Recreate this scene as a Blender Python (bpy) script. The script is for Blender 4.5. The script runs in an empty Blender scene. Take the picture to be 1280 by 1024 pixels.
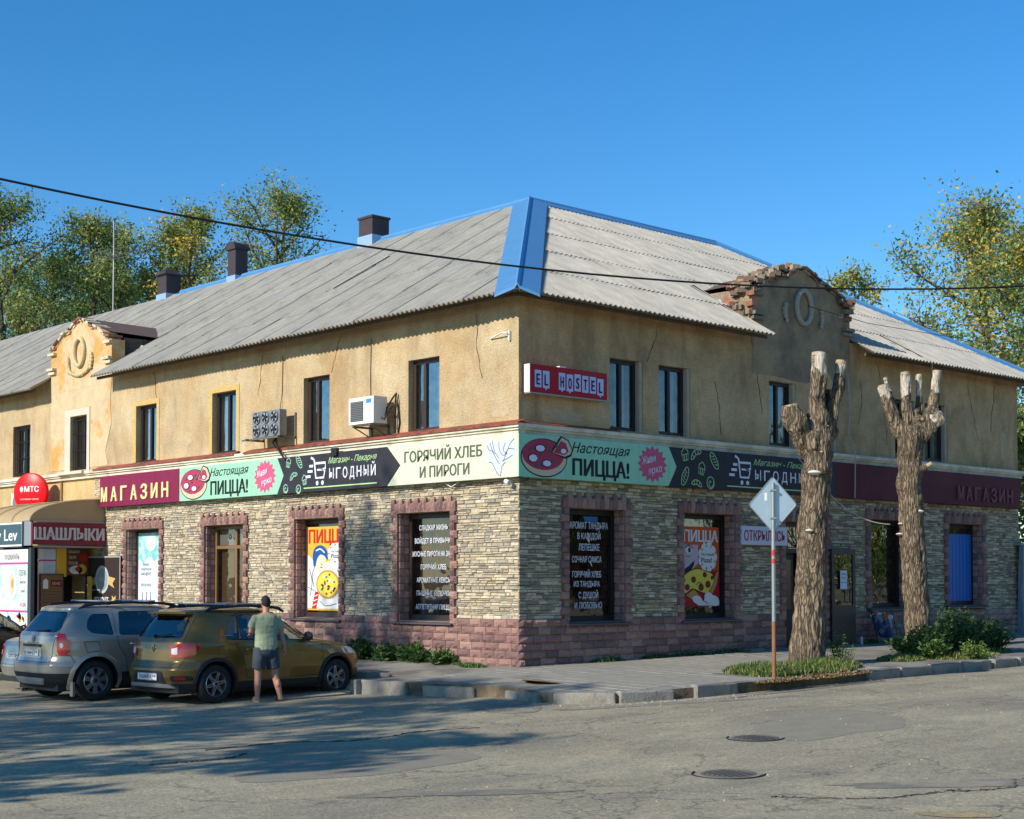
import bpy, bmesh, math, random
import numpy as np
from mathutils import Vector, Matrix, noise
from mathutils.geometry import tessellate_polygon

random.seed(7); np.random.seed(7)
SC = bpy.context.scene
COL = SC.collection
R = math.radians

# ------------------------------------------------------------------ camera
cam_data = bpy.data.cameras.new('camera')
cam = bpy.data.objects.new('camera', cam_data); COL.objects.link(cam)
AZ = math.atan2(.733, .680)
cam.location = (-19.13, -20.44, 1.82)
cam.rotation_euler = (R(92.0), 0, AZ - math.pi / 2)
cam_data.sensor_width = 36.0
cam_data.lens = 36.0 * 1910.0 / 1280.0
cam_data.shift_y = (660.3 - 512.0) / 1280.0
cam_data.clip_start = .1; cam_data.clip_end = 3000
SC.camera = cam

# ------------------------------------------------------------------ light
SUN_EL, SUN_OFF = 29.0, 4.0            # light travels along +x, 4 degrees towards -y
to_sun = Vector((-math.cos(R(SUN_OFF)), math.sin(R(SUN_OFF)), 0)) * math.cos(R(SUN_EL)) + Vector((0, 0, math.sin(R(SUN_EL))))
world = bpy.data.worlds.new('World'); SC.world = world; world.use_nodes = True
wn = world.node_tree
sky = wn.nodes.new('ShaderNodeTexSky'); sky.sky_type = 'NISHITA'; sky.sun_disc = False
sky.sun_elevation = R(SUN_EL)
sky.sun_rotation = math.atan2(to_sun.x, to_sun.y)
sky.altitude = 250; sky.air_density = 1.0; sky.dust_density = 0; sky.ozone_density = 4.0
bg = wn.nodes['Background']; bg.inputs['Strength'].default_value = .145
hs = wn.nodes.new('ShaderNodeHueSaturation'); hs.inputs['Saturation'].default_value = 1.3
wn.links.new(sky.outputs[0], hs.inputs['Color']); wn.links.new(hs.outputs[0], bg.inputs['Color'])
sun_d = bpy.data.lights.new('sun', 'SUN'); sun_d.energy = 4.5; sun_d.angle = R(.5); sun_d.color = (1.0, .93, .83)
sun = bpy.data.objects.new('sun', sun_d); COL.objects.link(sun)
sun.rotation_euler = to_sun.to_track_quat('Z', 'Y').to_euler()
SC.view_settings.view_transform = 'Standard'; SC.view_settings.look = 'None'
SC.view_settings.gamma = 1; SC.view_settings.exposure = .2
SC.cycles.max_bounces = 6; SC.cycles.transparent_max_bounces = 12

# ------------------------------------------------------------------ tags
def tag(o, label=None, cat=None, group=None, kind=None):
    if label: o['label'] = label
    if cat: o['category'] = cat
    if group: o['group'] = group
    if kind: o['kind'] = kind
    return o
def empty(name, loc=(0, 0, 0), rz=0, parent=None):
    o = bpy.data.objects.new(name, None); COL.objects.link(o)
    o.location = loc; o.rotation_euler = (0, 0, rz); o.empty_display_size = .2
    if parent: o.parent = parent
    return o
def copy_tree(o, parent=None):
    c = o.copy(); COL.objects.link(c)
    if parent: c.parent = parent
    for ch in list(o.children): copy_tree(ch, c)
    return c

# ------------------------------------------------------------------ materials
MATS = {}
def srgb(r, g, b):
    f = lambda c: (c / 255 / 12.92) if c <= 10 else ((c / 255 + .055) / 1.055) ** 2.4
    return (f(r), f(g), f(b))
def nd(nt, t, **kw):
    n = nt.nodes.new(t)
    for k, v in kw.items(): setattr(n, k, v)
    return n
def mat(name, col, rough=.7, metal=0, var=0, vscale=3., bump=0, bscale=40., island=0, col2=None, c2scale=1., c2lo=.45, c2hi=.6, rnd=0, spec=.5, coat=0, emit=None, trans=0, stretch=None):
    """Principled; var = brightness noise, col2 = second colour in patches, island/rnd = per-piece variation."""
    if name in MATS: return MATS[name]
    m = bpy.data.materials.new(name); m.use_nodes = True; nt = m.node_tree; L = nt.links
    b = nt.nodes['Principled BSDF']
    b.inputs['Roughness'].default_value = rough; b.inputs['Metallic'].default_value = metal
    if name.split('_')[0] in ('sign', 'print', 'poster', 'letter', 'film', 'board', 'menu') and spec == .5: spec = .22
    b.inputs['Specular IOR Level'].default_value = spec
    b.inputs['Coat Weight'].default_value = coat
    b.inputs['Coat Roughness'].default_value = .04
    tc = nd(nt, 'ShaderNodeTexCoord'); vec = tc.outputs['Object']
    if stretch:
        mp = nd(nt, 'ShaderNodeMapping'); mp.inputs['Scale'].default_value = stretch
        L.new(vec, mp.inputs['Vector']); vec = mp.outputs[0]
    rgb = nd(nt, 'ShaderNodeRGB'); rgb.outputs[0].default_value = (*col, 1); c = rgb.outputs[0]
    if col2:
        nz = nd(nt, 'ShaderNodeTexNoise'); nz.inputs['Scale'].default_value = c2scale; nz.inputs['Detail'].default_value = 6; nz.inputs['Roughness'].default_value = .65
        L.new(vec, nz.inputs['Vector'])
        mr = nd(nt, 'ShaderNodeMapRange'); mr.inputs[1].default_value = c2lo; mr.inputs[2].default_value = c2hi
        L.new(nz.outputs[0], mr.inputs[0])
        mx = nd(nt, 'ShaderNodeMix', data_type='RGBA'); L.new(mr.outputs[0], mx.inputs[0]); L.new(c, mx.inputs[6]); mx.inputs[7].default_value = (*col2, 1); c = mx.outputs[2]
    fac = None
    def addfac(sock, amt):
        nonlocal fac
        mr = nd(nt, 'ShaderNodeMapRange'); mr.inputs[3].default_value = 1 - amt; mr.inputs[4].default_value = 1 + amt; L.new(sock, mr.inputs[0])
        if fac is None: fac = mr.outputs[0]
        else:
            mm = nd(nt, 'ShaderNodeMath', operation='MULTIPLY'); L.new(fac, mm.inputs[0]); L.new(mr.outputs[0], mm.inputs[1]); fac = mm.outputs[0]
    if var:
        nz = nd(nt, 'ShaderNodeTexNoise'); nz.inputs['Scale'].default_value = vscale; nz.inputs['Detail'].default_value = 8; nz.inputs['Roughness'].default_value = .7
        L.new(vec, nz.inputs['Vector'])
        mr0 = nd(nt, 'ShaderNodeMapRange'); mr0.inputs[1].default_value = .3; mr0.inputs[2].default_value = .7; L.new(nz.outputs[0], mr0.inputs[0])
        addfac(mr0.outputs[0], var)
    if island:
        g = nd(nt, 'ShaderNodeNewGeometry'); addfac(g.outputs['Random Per Island'], island)
    if rnd:
        oi = nd(nt, 'ShaderNodeObjectInfo'); addfac(oi.outputs['Random'], rnd)
    if fac is not None:
        vm = nd(nt, 'ShaderNodeVectorMath', operation='SCALE'); L.new(c, vm.inputs[0]); L.new(fac, vm.inputs[3]); c = vm.outputs[0]
    L.new(c, b.inputs['Base Color'])
    if bump:
        nz = nd(nt, 'ShaderNodeTexNoise'); nz.inputs['Scale'].default_value = bscale; nz.inputs['Detail'].default_value = 5; nz.inputs['Roughness'].default_value = .6
        L.new(vec, nz.inputs['Vector'])
        bp = nd(nt, 'ShaderNodeBump'); bp.inputs['Strength'].default_value = 1; bp.inputs['Distance'].default_value = bump
        L.new(nz.outputs[0], bp.inputs['Height']); L.new(bp.outputs[0], b.inputs['Normal'])
    if emit:
        b.inputs['Emission Color'].default_value = (*col, 1); b.inputs['Emission Strength'].default_value = emit
    if trans:
        # leaf: part of the light passes through
        out = nt.nodes['Material Output']
        tr = nd(nt, 'ShaderNodeBsdfTranslucent'); L.new(c, tr.inputs[0])
        ms = nd(nt, 'ShaderNodeMixShader'); ms.inputs[0].default_value = trans
        L.new(b.outputs[0], ms.inputs[1]); L.new(tr.outputs[0], ms.inputs[2]); L.new(ms.outputs[0], out.inputs[0])
    MATS[name] = m
    return m
def crevices(m, scale, stretch, dark=.45, width=.18, bump=.03):
    nt = m.node_tree; L = nt.links; b = nt.nodes['Principled BSDF']; src = b.inputs['Base Color'].links[0].from_socket
    tc = nd(nt, 'ShaderNodeTexCoord'); mp = nd(nt, 'ShaderNodeMapping'); mp.inputs['Scale'].default_value = stretch; L.new(tc.outputs['Object'], mp.inputs[0])
    nw = nd(nt, 'ShaderNodeTexNoise'); nw.inputs['Scale'].default_value = 2.5; nw.inputs['Detail'].default_value = 4; L.new(mp.outputs[0], nw.inputs['Vector'])
    sc = nd(nt, 'ShaderNodeVectorMath', operation='SCALE'); sc.inputs[3].default_value = .55; L.new(nw.outputs['Color'], sc.inputs[0])
    ad = nd(nt, 'ShaderNodeVectorMath', operation='ADD'); L.new(mp.outputs[0], ad.inputs[0]); L.new(sc.outputs[0], ad.inputs[1])
    vo = nd(nt, 'ShaderNodeTexVoronoi', feature='DISTANCE_TO_EDGE'); vo.inputs['Scale'].default_value = scale; L.new(ad.outputs[0], vo.inputs['Vector'])
    mr = nd(nt, 'ShaderNodeMapRange'); mr.inputs[2].default_value = width; mr.inputs[3].default_value = dark; mr.inputs[4].default_value = 1.12; L.new(vo.outputs['Distance'], mr.inputs[0])
    vm = nd(nt, 'ShaderNodeVectorMath', operation='SCALE'); L.new(src, vm.inputs[0]); L.new(mr.outputs[0], vm.inputs[3]); L.new(vm.outputs[0], b.inputs['Base Color'])
    old = b.inputs['Normal'].links[0].from_node if b.inputs['Normal'].links else None
    bp = nd(nt, 'ShaderNodeBump'); bp.inputs['Strength'].default_value = 1; bp.inputs['Distance'].default_value = bump; L.new(mr.outputs[0], bp.inputs['Height'])
    if old: L.new(old.outputs[0], bp.inputs['Normal'])
    L.new(bp.outputs[0], b.inputs['Normal']); return m
def glass_mat(name, tint, refl=.1, rough=.02):
    if name in MATS: return MATS[name]
    m = bpy.data.materials.new(name); m.use_nodes = True; nt = m.node_tree; L = nt.links
    nt.nodes.remove(nt.nodes['Principled BSDF']); out = nt.nodes['Material Output']
    t = nd(nt, 'ShaderNodeBsdfTransparent'); t.inputs[0].default_value = (*tint, 1)
    g = nd(nt, 'ShaderNodeBsdfGlossy'); g.inputs['Roughness'].default_value = rough; g.inputs[0].default_value = (1, 1, 1, 1)
    lw = nd(nt, 'ShaderNodeLayerWeight'); lw.inputs[0].default_value = .35
    mr = nd(nt, 'ShaderNodeMapRange'); mr.inputs[3].default_value = refl; mr.inputs[4].default_value = .9
    pw = nd(nt, 'ShaderNodeMath', operation='POWER'); pw.inputs[1].default_value = 2.5
    L.new(lw.outputs['Facing'], pw.inputs[0]); L.new(pw.outputs[0], mr.inputs[0])
    # slight waviness of old panes
    tc = nd(nt, 'ShaderNodeTexCoord'); nz = nd(nt, 'ShaderNodeTexNoise'); nz.inputs['Scale'].default_value = 2.2; L.new(tc.outputs['Object'], nz.inputs['Vector'])
    bp = nd(nt, 'ShaderNodeBump'); bp.inputs['Distance'].default_value = .01; L.new(nz.outputs[0], bp.inputs['Height']); L.new(bp.outputs[0], g.inputs['Normal'])
    ms = nd(nt, 'ShaderNodeMixShader'); L.new(mr.outputs[0], ms.inputs[0]); L.new(t.outputs[0], ms.inputs[1]); L.new(g.outputs[0], ms.inputs[2]); L.new(ms.outputs[0], out.inputs[0])
    MATS[name] = m; return m
def ramp_mat(name, stops, rough=.85, bump=.004, bscale=60, var=.15, vscale=8, use='island', const=True):
    """each island (or object) takes one colour out of a palette"""
    if name in MATS: return MATS[name]
    m = mat(name, (1, 1, 1), rough=rough, bump=bump, bscale=bscale); nt = m.node_tree; L = nt.links
    b = nt.nodes['Principled BSDF']
    if use == 'island': s = nd(nt, 'ShaderNodeNewGeometry').outputs['Random Per Island']
    else: s = nd(nt, 'ShaderNodeObjectInfo').outputs['Random']
    cr = nd(nt, 'ShaderNodeValToRGB'); cr.color_ramp.interpolation = 'CONSTANT' if const else 'LINEAR'
    e = cr.color_ramp.elements
    while len(e) < len(stops): e.new(.5)
    for i, (p, c) in enumerate(stops): e[i].position = p; e[i].color = (*c, 1)
    L.new(s, cr.inputs[0])
    tc = nd(nt, 'ShaderNodeTexCoord'); nz = nd(nt, 'ShaderNodeTexNoise'); nz.inputs['Scale'].default_value = vscale; nz.inputs['Detail'].default_value = 6
    L.new(tc.outputs['Object'], nz.inputs['Vector'])
    mr = nd(nt, 'ShaderNodeMapRange'); mr.inputs[1].default_value = .3; mr.inputs[2].default_value = .7; mr.inputs[3].default_value = 1 - var; mr.inputs[4].default_value = 1 + var
    L.new(nz.outputs[0], mr.inputs[0])
    vm = nd(nt, 'ShaderNodeVectorMath', operation='SCALE'); L.new(cr.outputs[0], vm.inputs[0]); L.new(mr.outputs[0], vm.inputs[3])
    L.new(vm.outputs[0], b.inputs['Base Color'])
    return m

# ------------------------------------------------------------------ mesh builder
class MB:
    def __init__(s): s.v = []; s.f = []; s.m = []; s.mats = []
    def mi(s, m):
        if m not in s.mats: s.mats.append(m)
        return s.mats.index(m)
    def add(s, vs, fs, m, T=None):
        n = len(s.v); i = s.mi(m)
        if T is not None: vs = [tuple(T @ Vector(v)) for v in vs]
        s.v += [tuple(v) for v in vs]; s.f += [tuple(n + k for k in f) for f in fs]; s.m += [i] * len(fs)
        return s
    def box(s, a, b, m, T=None):
        x0, y0, z0 = a; x1, y1, z1 = b
        vs = [(x0, y0, z0), (x1, y0, z0), (x1, y1, z0), (x0, y1, z0), (x0, y0, z1), (x1, y0, z1), (x1, y1, z1), (x0, y1, z1)]
        return s.add(vs, [(0, 3, 2, 1), (4, 5, 6, 7), (0, 1, 5, 4), (1, 2, 6, 5), (2, 3, 7, 6), (3, 0, 4, 7)], m, T)
    def tube(s, pts, rad, m, n=8, T=None, caps=True, flat=1.0):
        pts = [Vector(p) for p in pts]
        if not hasattr(rad, '__len__'): rad = [rad] * len(pts)
        vs = []; prev = None
        for i, p in enumerate(pts):
            d = (pts[min(i + 1, len(pts) - 1)] - pts[max(i - 1, 0)]).normalized()
            if prev is None:
                a = d.cross(Vector((0, 0, 1)))
                if a.length < .1: a = d.cross(Vector((0, 1, 0)))
                a.normalize()
            else: a = (prev - d * prev.dot(d)).normalized()
            prev = a; bb = d.cross(a)
            for k in range(n):
                t = 2 * math.pi * k / n
                vs.append(p + (a * math.cos(t) + bb * math.sin(t) * flat) * rad[i])
        fs = [(i * n + k, i * n + (k + 1) % n, (i + 1) * n + (k + 1) % n, (i + 1) * n + k) for i in range(len(pts) - 1) for k in range(n)]
        if caps: fs += [tuple(range(n))[::-1], tuple((len(pts) - 1) * n + k for k in range(n))]
        return s.add(vs, fs, m, T)
    def lathe(s, prof, m, n=24, T=None, closed=False):
        """prof = [(r, h)] around local z"""
        vs = [(r * math.cos(2 * math.pi * k / n), r * math.sin(2 * math.pi * k / n), h) for r, h in prof for k in range(n)]
        q = len(prof); fs = [(i * n + k, i * n + (k + 1) % n, ((i + 1) % q) * n + (k + 1) % n, ((i + 1) % q) * n + k) for i in range(q if closed else q - 1) for k in range(n)]
        return s.add(vs, fs, m, T)
    def prism(s, pts, d0, d1, m, T=None):
        """2-D outline (local x, y) extruded from local z=d0 to d1"""
        n = len(pts); vs = [(x, y, d0) for x, y in pts] + [(x, y, d1) for x, y in pts]
        tris = tessellate_polygon([[Vector((x, y, 0)) for x, y in pts]])
        fs = [tuple(t) for t in tris] + [tuple(n + k for k in t)[::-1] for t in tris] + [(k, (k + 1) % n, n + (k + 1) % n, n + k) for k in range(n)]
        return s.add(vs, fs, m, T)
    def poly(s, pts, d, m, T=None):
        tris = tessellate_polygon([[Vector((x, y, 0)) for x, y in pts]])
        out = []
        for t in tris:
            a, b, c = [pts[k] for k in t]
            if (b[0] - a[0]) * (c[1] - a[1]) - (b[1] - a[1]) * (c[0] - a[0]) < 0: t = t[::-1]
            out.append(tuple(t))
        return s.add([(x, y, d) for x, y in pts], out, m, T)
    def build(s, name, parent=None, smooth=False, loc=None, fixn=True):
        me = bpy.data.meshes.new(name); me.from_pydata(s.v, [], s.f)
        for m in s.mats: me.materials.append(m)
        me.polygons.foreach_set('material_index', s.m)
        if fixn:
            bm = bmesh.new(); bm.from_mesh(me); bmesh.ops.recalc_face_normals(bm, faces=bm.faces); bm.to_mesh(me); bm.free()
        if smooth:
            me.polygons.foreach_set('use_smooth', [True] * len(me.polygons))
            me.set_sharp_from_angle(angle=R(smooth if smooth is not True else 45))
        o = bpy.data.objects.new(name, me); COL.objects.link(o)
        if parent: o.parent = parent
        if loc: o.location = loc
        return o
def link_mesh(name, me, parent=None, loc=(0, 0, 0), rot=(0, 0, 0), scale=(1, 1, 1)):
    o = bpy.data.objects.new(name, me); COL.objects.link(o)
    if parent: o.parent = parent
    o.location = loc; o.rotation_euler = rot; o.scale = scale
    return o
def ell(cx, cy, rx, ry, n=28, a0=0, a1=360, rot=0):
    o = []
    full = (a1 - a0) >= 360
    for k in range(n if full else n + 1):
        t = R(a0 + (a1 - a0) * k / n); x, y = rx * math.cos(t), ry * math.sin(t)
        o.append((cx + x * math.cos(R(rot)) - y * math.sin(R(rot)), cy + x * math.sin(R(rot)) + y * math.cos(R(rot))))
    return o
def bezier(pts, n=24):
    """smooth curve through 2-D points (catmull-rom)"""
    P = [pts[0]] + list(pts) + [pts[-1]]; out = []
    m = max(2, n // (len(pts) - 1))
    for i in range(1, len(P) - 2):
        for k in range(m):
            t = k / m
            out.append(tuple(.5 * ((2 * b) + (-a + c) * t + (2 * a - 5 * b + 4 * c - d) * t * t + (-a + 3 * b - 3 * c + d) * t ** 3) for a, b, c, d in zip(P[i - 1], P[i], P[i + 1], P[i + 2])))
    out.append(tuple(pts[-1])); return out

# frames on the facades: local x = reading direction, y = up, z = out of the wall
def MR(u, z, d=0): return Matrix.Translation((u, -d, z)) @ Matrix.Rotation(R(90), 4, 'X')
def ML(y, z, d=0): return Matrix.Translation((-d, y, z)) @ Matrix.Rotation(R(-90), 4, 'Z') @ Matrix.Rotation(R(90), 4, 'X')
LAY = .003
class Print:
    """flat print: outlines, strokes and lettering laid on a board"""
    def __init__(s, T): s.T = T; s.mb = MB(); s.txt = []
    def poly(s, pts, m, lay=1): s.mb.poly(pts, lay * LAY, m, s.T); return s
    def line(s, pts, w, m, lay=2, closed=False):
        if closed: pts = list(pts) + [pts[0]]
        P = [Vector(p) for p in pts]; n = len(P)
        Lf, Rt = [], []
        for i, p in enumerate(P):
            if closed and i in (0, n - 1): d = P[1] - P[n - 2]
            else: d = P[min(i + 1, n - 1)] - P[max(i - 1, 0)]
            if d.length < 1e-9: d = Vector((1, 0))
            d.normalize(); q = Vector((-d.y, d.x)) * w / 2
            Lf.append(p + q); Rt.append(p - q)
        vs = [(v.x, v.y, lay * LAY) for v in Lf + Rt]
        s.mb.add(vs, [(n + i, n + i + 1, i + 1, i) for i in range(n - 1)], m, s.T); return s
    def text(s, body, x, y, h, m, lay=2, sx=1., shear=0, bold=0, align='CENTER', w=None, rot=0, ext=0):
        s.txt.append((body, x, y, h, m, lay, sx, shear, bold, align, w, rot, ext)); return s
    def build(s, name, parent):
        o = None
        if s.mb.v: o = s.mb.build(name, parent, fixn=False)
        for body, x, y, h, m, lay, sx, shear, bold, align, w, rot, ext in s.txt:
            cu = bpy.data.curves.new('lettering', 'FONT'); cu.body = body; cu.size = 1.37; cu.shear = shear; cu.offset = min(bold, .012)
            cu.align_x = 'LEFT'; cu.resolution_u = 3; cu.extrude = ext / h if ext else 0
            to = bpy.data.objects.new('tmp', cu); COL.objects.link(to)
            me = bpy.data.meshes.new_from_object(to); COL.objects.unlink(to); bpy.data.objects.remove(to)
            me.name = 'lettering'
            co = np.empty(len(me.vertices) * 3); me.vertices.foreach_get('co', co); co = co.reshape(-1, 3)
            if not len(co): continue
            x0, x1 = co[:, 0].min(), co[:, 0].max()
            k = h; kx = (w / (x1 - x0)) if w else h * sx
            off = {'CENTER': (x0 + x1) / 2, 'LEFT': x0, 'RIGHT': x1}[align]
            co[:, 0] = (co[:, 0] - off) * kx; co[:, 1] *= k; co[:, 2] *= k
            c_, s_ = math.cos(R(rot)), math.sin(R(rot))
            X = co[:, 0] * c_ - co[:, 1] * s_ + x; Y = co[:, 0] * s_ + co[:, 1] * c_ + y
            co[:, 0] = X; co[:, 1] = Y; co[:, 2] += lay * LAY
            M = np.array(s.T)
            if bold > .012:      # heavy face: the glyphs struck twice, a stroke width apart
                nv = len(co); fs = [tuple(q.vertices) for q in me.polygons]; e = (bold - .012) * h * 1.6 * (.6 if w else 1)
                off2 = [(-e, 0), (e, 0)] + ([(0, e * .5)] if bold > .04 else [])
                V = []; F = []
                for i, (ex, ey) in enumerate(off2):
                    c2 = co.copy(); c2[:, 0] += ex * c_; c2[:, 1] += ey; c2[:, 2] += i * .0006
                    V.append(c2); F += [tuple(k + i * nv for k in q) for q in fs]
                bpy.data.meshes.remove(me); me = bpy.data.meshes.new('lettering'); co = np.concatenate(V)
                me.from_pydata(co.tolist(), [], F)
            co = co @ M[:3, :3].T + M[:3, 3]
            me.vertices.foreach_set('co', co.ravel()); me.materials.clear(); me.materials.append(m); me.update()
            t = bpy.data.objects.new('lettering', me); COL.objects.link(t)
            if parent: t.parent = parent
        return o

def remesh(mb, name, voxel, parent=None, smooth_it=0, disp=None, smooth=True):
    """melt overlapping closed shapes into one continuous skin"""
    o = mb.build(name, parent)
    md = o.modifiers.new('r', 'REMESH'); md.mode = 'VOXEL'; md.voxel_size = voxel
    if smooth_it:
        s2 = o.modifiers.new('s', 'SMOOTH'); s2.iterations = smooth_it; s2.factor = .5
    dg = bpy.context.evaluated_depsgraph_get(); ev = o.evaluated_get(dg)
    me = bpy.data.meshes.new_from_object(ev); o.modifiers.clear(); old = o.data; o.data = me; bpy.data.meshes.remove(old)
    me.name = name
    me.materials.clear()
    for m in mb.mats: me.materials.append(m)
    if disp:
        nrm = [v.normal.copy() for v in me.vertices]
        for v, nn in zip(me.vertices, nrm): v.co += nn * disp(v.co, nn)
    me.polygons.foreach_set('use_smooth', [bool(smooth)] * len(me.polygons)); me.update()
    return o

# ------------------------------------------------------------------ ground heights
def rz(x): return max(.028 * x, -.19) if x < 0 else .0135 * x
def sz(x, y): return .26 + .0135 * max(x, 0) - .04 * max(-x, 0) - .02 * max(-y, 0)
RIGHT = Vector((.733, -.680, 0)); FWD = Vector((.680, .733, 0))
# ------------------------------------------------------------------ ground, road, pavement
def grid_mesh(name, xs, ys, zf, m, kind='structure', parent=None):
    vs = [(x, y, zf(x, y)) for y in ys for x in xs]; n = len(xs)
    fs = [(j * n + i, j * n + i + 1, (j + 1) * n + i + 1, (j + 1) * n + i) for j in range(len(ys) - 1) for i in range(n - 1)]
    mb = MB(); mb.add(vs, fs, m); o = mb.build(name, parent, fixn=False)
    if kind: o['kind'] = kind
    return o
def asphalt():
    m = mat('asphalt', srgb(158, 148, 124), rough=.92, var=.10, vscale=.55, bump=.012, bscale=28, col2=srgb(170, 160, 134), c2scale=.35, c2lo=.42, c2hi=.62)
    nt = m.node_tree; L = nt.links; b = nt.nodes['Principled BSDF']
    src = b.inputs['Base Color'].links[0].from_socket
    tc = nd(nt, 'ShaderNodeTexCoord')
    # pale and dark stones in the binder
    vo = nd(nt, 'ShaderNodeTexVoronoi'); vo.inputs['Scale'].default_value = 34; L.new(tc.outputs['Object'], vo.inputs['Vector'])
    sep = nd(nt, 'ShaderNodeSeparateColor'); L.new(vo.outputs['Color'], sep.inputs[0])
    cr = nd(nt, 'ShaderNodeValToRGB'); e = cr.color_ramp.elements; e[0].position = 0; e[0].color = (.66, .66, .66, 1); e[1].position = 1; e[1].color = (1.35, 1.32, 1.25, 1)
    for p, v in ((.25, .88), (.7, 1.0), (.9, 1.12)): q = e.new(p); q.color = (v, v, v * .98, 1)
    L.new(sep.outputs[0], cr.inputs[0])
    mx = nd(nt, 'ShaderNodeMix', data_type='RGBA', blend_type='MULTIPLY'); mx.inputs[0].default_value = .85
    L.new(src, mx.inputs[6]); L.new(cr.outputs[0], mx.inputs[7])
    # dust and stain clouds, drawn out along the carriageway
    nz = nd(nt, 'ShaderNodeTexNoise'); nz.inputs['Scale'].default_value = .9; nz.inputs['Detail'].default_value = 9; nz.inputs['Roughness'].default_value = .72; nz.inputs['Distortion'].default_value = .6
    mp = nd(nt, 'ShaderNodeMapping'); mp.inputs['Scale'].default_value = (.35, 1.1, 1); mp.inputs['Rotation'].default_value = (0, 0, R(-20)); L.new(tc.outputs['Object'], mp.inputs[0]); L.new(mp.outputs[0], nz.inputs['Vector'])
    c2 = nd(nt, 'ShaderNodeValToRGB'); e = c2.color_ramp.elements; e[0].position = .35; e[0].color = (.74, .75, .77, 1); e[1].position = .68; e[1].color = (1.16, 1.13, 1.04, 1)
    L.new(nz.outputs[0], c2.inputs[0])
    m2 = nd(nt, 'ShaderNodeMix', data_type='RGBA', blend_type='MULTIPLY'); m2.inputs[0].default_value = 1; L.new(mx.outputs[2], m2.inputs[6]); L.new(c2.outputs[0], m2.inputs[7])
    # fine cracks
    v2 = nd(nt, 'ShaderNodeTexVoronoi', feature='DISTANCE_TO_EDGE'); v2.inputs['Scale'].default_value = .33
    nw = nd(nt, 'ShaderNodeTexNoise'); nw.inputs['Scale'].default_value = 1.6; nw.inputs['Detail'].default_value = 6
    va = nd(nt, 'ShaderNodeVectorMath', operation='ADD'); L.new(tc.outputs['Object'], va.inputs[0]); L.new(tc.outputs['Object'], nw.inputs['Vector'])
    vs_ = nd(nt, 'ShaderNodeVectorMath', operation='SCALE'); vs_.inputs[3].default_value = 1.5; L.new(nw.outputs['Color'], vs_.inputs[0]); L.new(vs_.outputs[0], va.inputs[1]); L.new(va.outputs[0], v2.inputs['Vector'])
    mr = nd(nt, 'ShaderNodeMapRange'); mr.inputs[1].default_value = .0; mr.inputs[2].default_value = .010; mr.inputs[3].default_value = .5; mr.inputs[4].default_value = 1; L.new(v2.outputs['Distance'], mr.inputs[0])
    vm = nd(nt, 'ShaderNodeVectorMath', operation='SCALE'); L.new(m2.outputs[2], vm.inputs[0]); L.new(mr.outputs[0], vm.inputs[3]); L.new(vm.outputs[0], b.inputs['Base Color'])
    return m
M_ASPH = asphalt()
M_CONC = mat('pavement_concrete', srgb(148, 142, 127), rough=.9, var=.15, vscale=1.2, bump=.008, bscale=30, col2=srgb(112, 106, 96), c2scale=.8)
M_KERB = mat('kerb_concrete', srgb(150, 145, 133), rough=.9, var=.18, vscale=4, bump=.012, bscale=25, rnd=.1, col2=srgb(124, 117, 104), c2scale=2.5)
M_TILE = mat('paving_tile', srgb(150, 144, 129), rough=.9, var=.12, vscale=2, bump=.004, bscale=50, rnd=.035)
M_TILE2 = mat('paving_tile_far', srgb(150, 144, 129), rough=.9, var=.12, vscale=2, bump=.004, bscale=50, island=.035)
M_DIRT = mat('bare_soil', srgb(118, 104, 82), rough=.95, var=.25, vscale=5, bump=.02, bscale=18, col2=srgb(92, 80, 62), c2scale=3)
xs = [-900, -300, -120, -60, -30, -20, -12, -9, -6.8, -4, -2, 0, 4, 10, 20, 40, 80, 200, 900]
ys = [-900, -300, -100, -50, -30, -20, -12, -8, -5, -2, 0, 4, 10, 20, 40, 80, 200, 900]
grid_mesh('ground', xs, ys, lambda x, y: rz(max(min(x, 40), -40)) - .03, mat('ground_soil', srgb(120, 112, 92), rough=.95, var=.2, vscale=.4, bump=.03, bscale=8))
road = grid_mesh('road', [-60, -30, -20, -12, -9, -6.8, -4, -2, -1, 0, 4, 10, 20, 40, 80], [-60, -40, -25, -18, -12, -8, -5, -2, 0, 4, 10, 20, 40, 60], lambda x, y: rz(x), M_ASPH)

KL = [(-2.15, 34), (-2.15, .95), (-2.45, .62), (-3.25, .50), (-2.85, -.73), (-2.55, -1.6), (-2.30, -2.18), (-2.50, -3.45), (-1.91, -4.23), (-.57, -4.64), (1.05, -4.72), (4.14, -4.66), (8.2, -4.8), (12, -4.72), (24, -4.6)]
# the pavement sheet: wall side to kerb side, built as a strip of quads
def kerb_pts(step=.35):
    out = []
    for (a, b) in zip(KL[:-1], KL[1:]):
        L_ = math.dist(a, b); n = max(1, int(L_ / step))
        for k in range(n): t = k / n; out.append((a[0] + (b[0] - a[0]) * t, a[1] + (b[1] - a[1]) * t))
    out.append(KL[-1]); return out
kp = kerb_pts(.5)
mb = MB(); vs = []; rows = 8
for (x, y) in kp:
    if y >= 0: w = (0.0, y)
    elif x >= 0: w = (x, 0.0)
    else: w = (0.0, 0.0)
    for r in range(rows + 1):
        t = r / rows; px, py = x + (w[0] - x) * t, y + (w[1] - y) * t
        vs.append((px, py, sz(px, py) + noise.noise(Vector((px * .6, py * .6, 0))) * .012))
fs = [(i * (rows + 1) + r, (i + 1) * (rows + 1) + r, (i + 1) * (rows + 1) + r + 1, i * (rows + 1) + r + 1) for i in range(len(kp) - 1) for r in range(rows)]
mb.add(vs, fs, M_CONC)
edge = [vs[i * (rows + 1)] for i in range(len(kp))]
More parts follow.
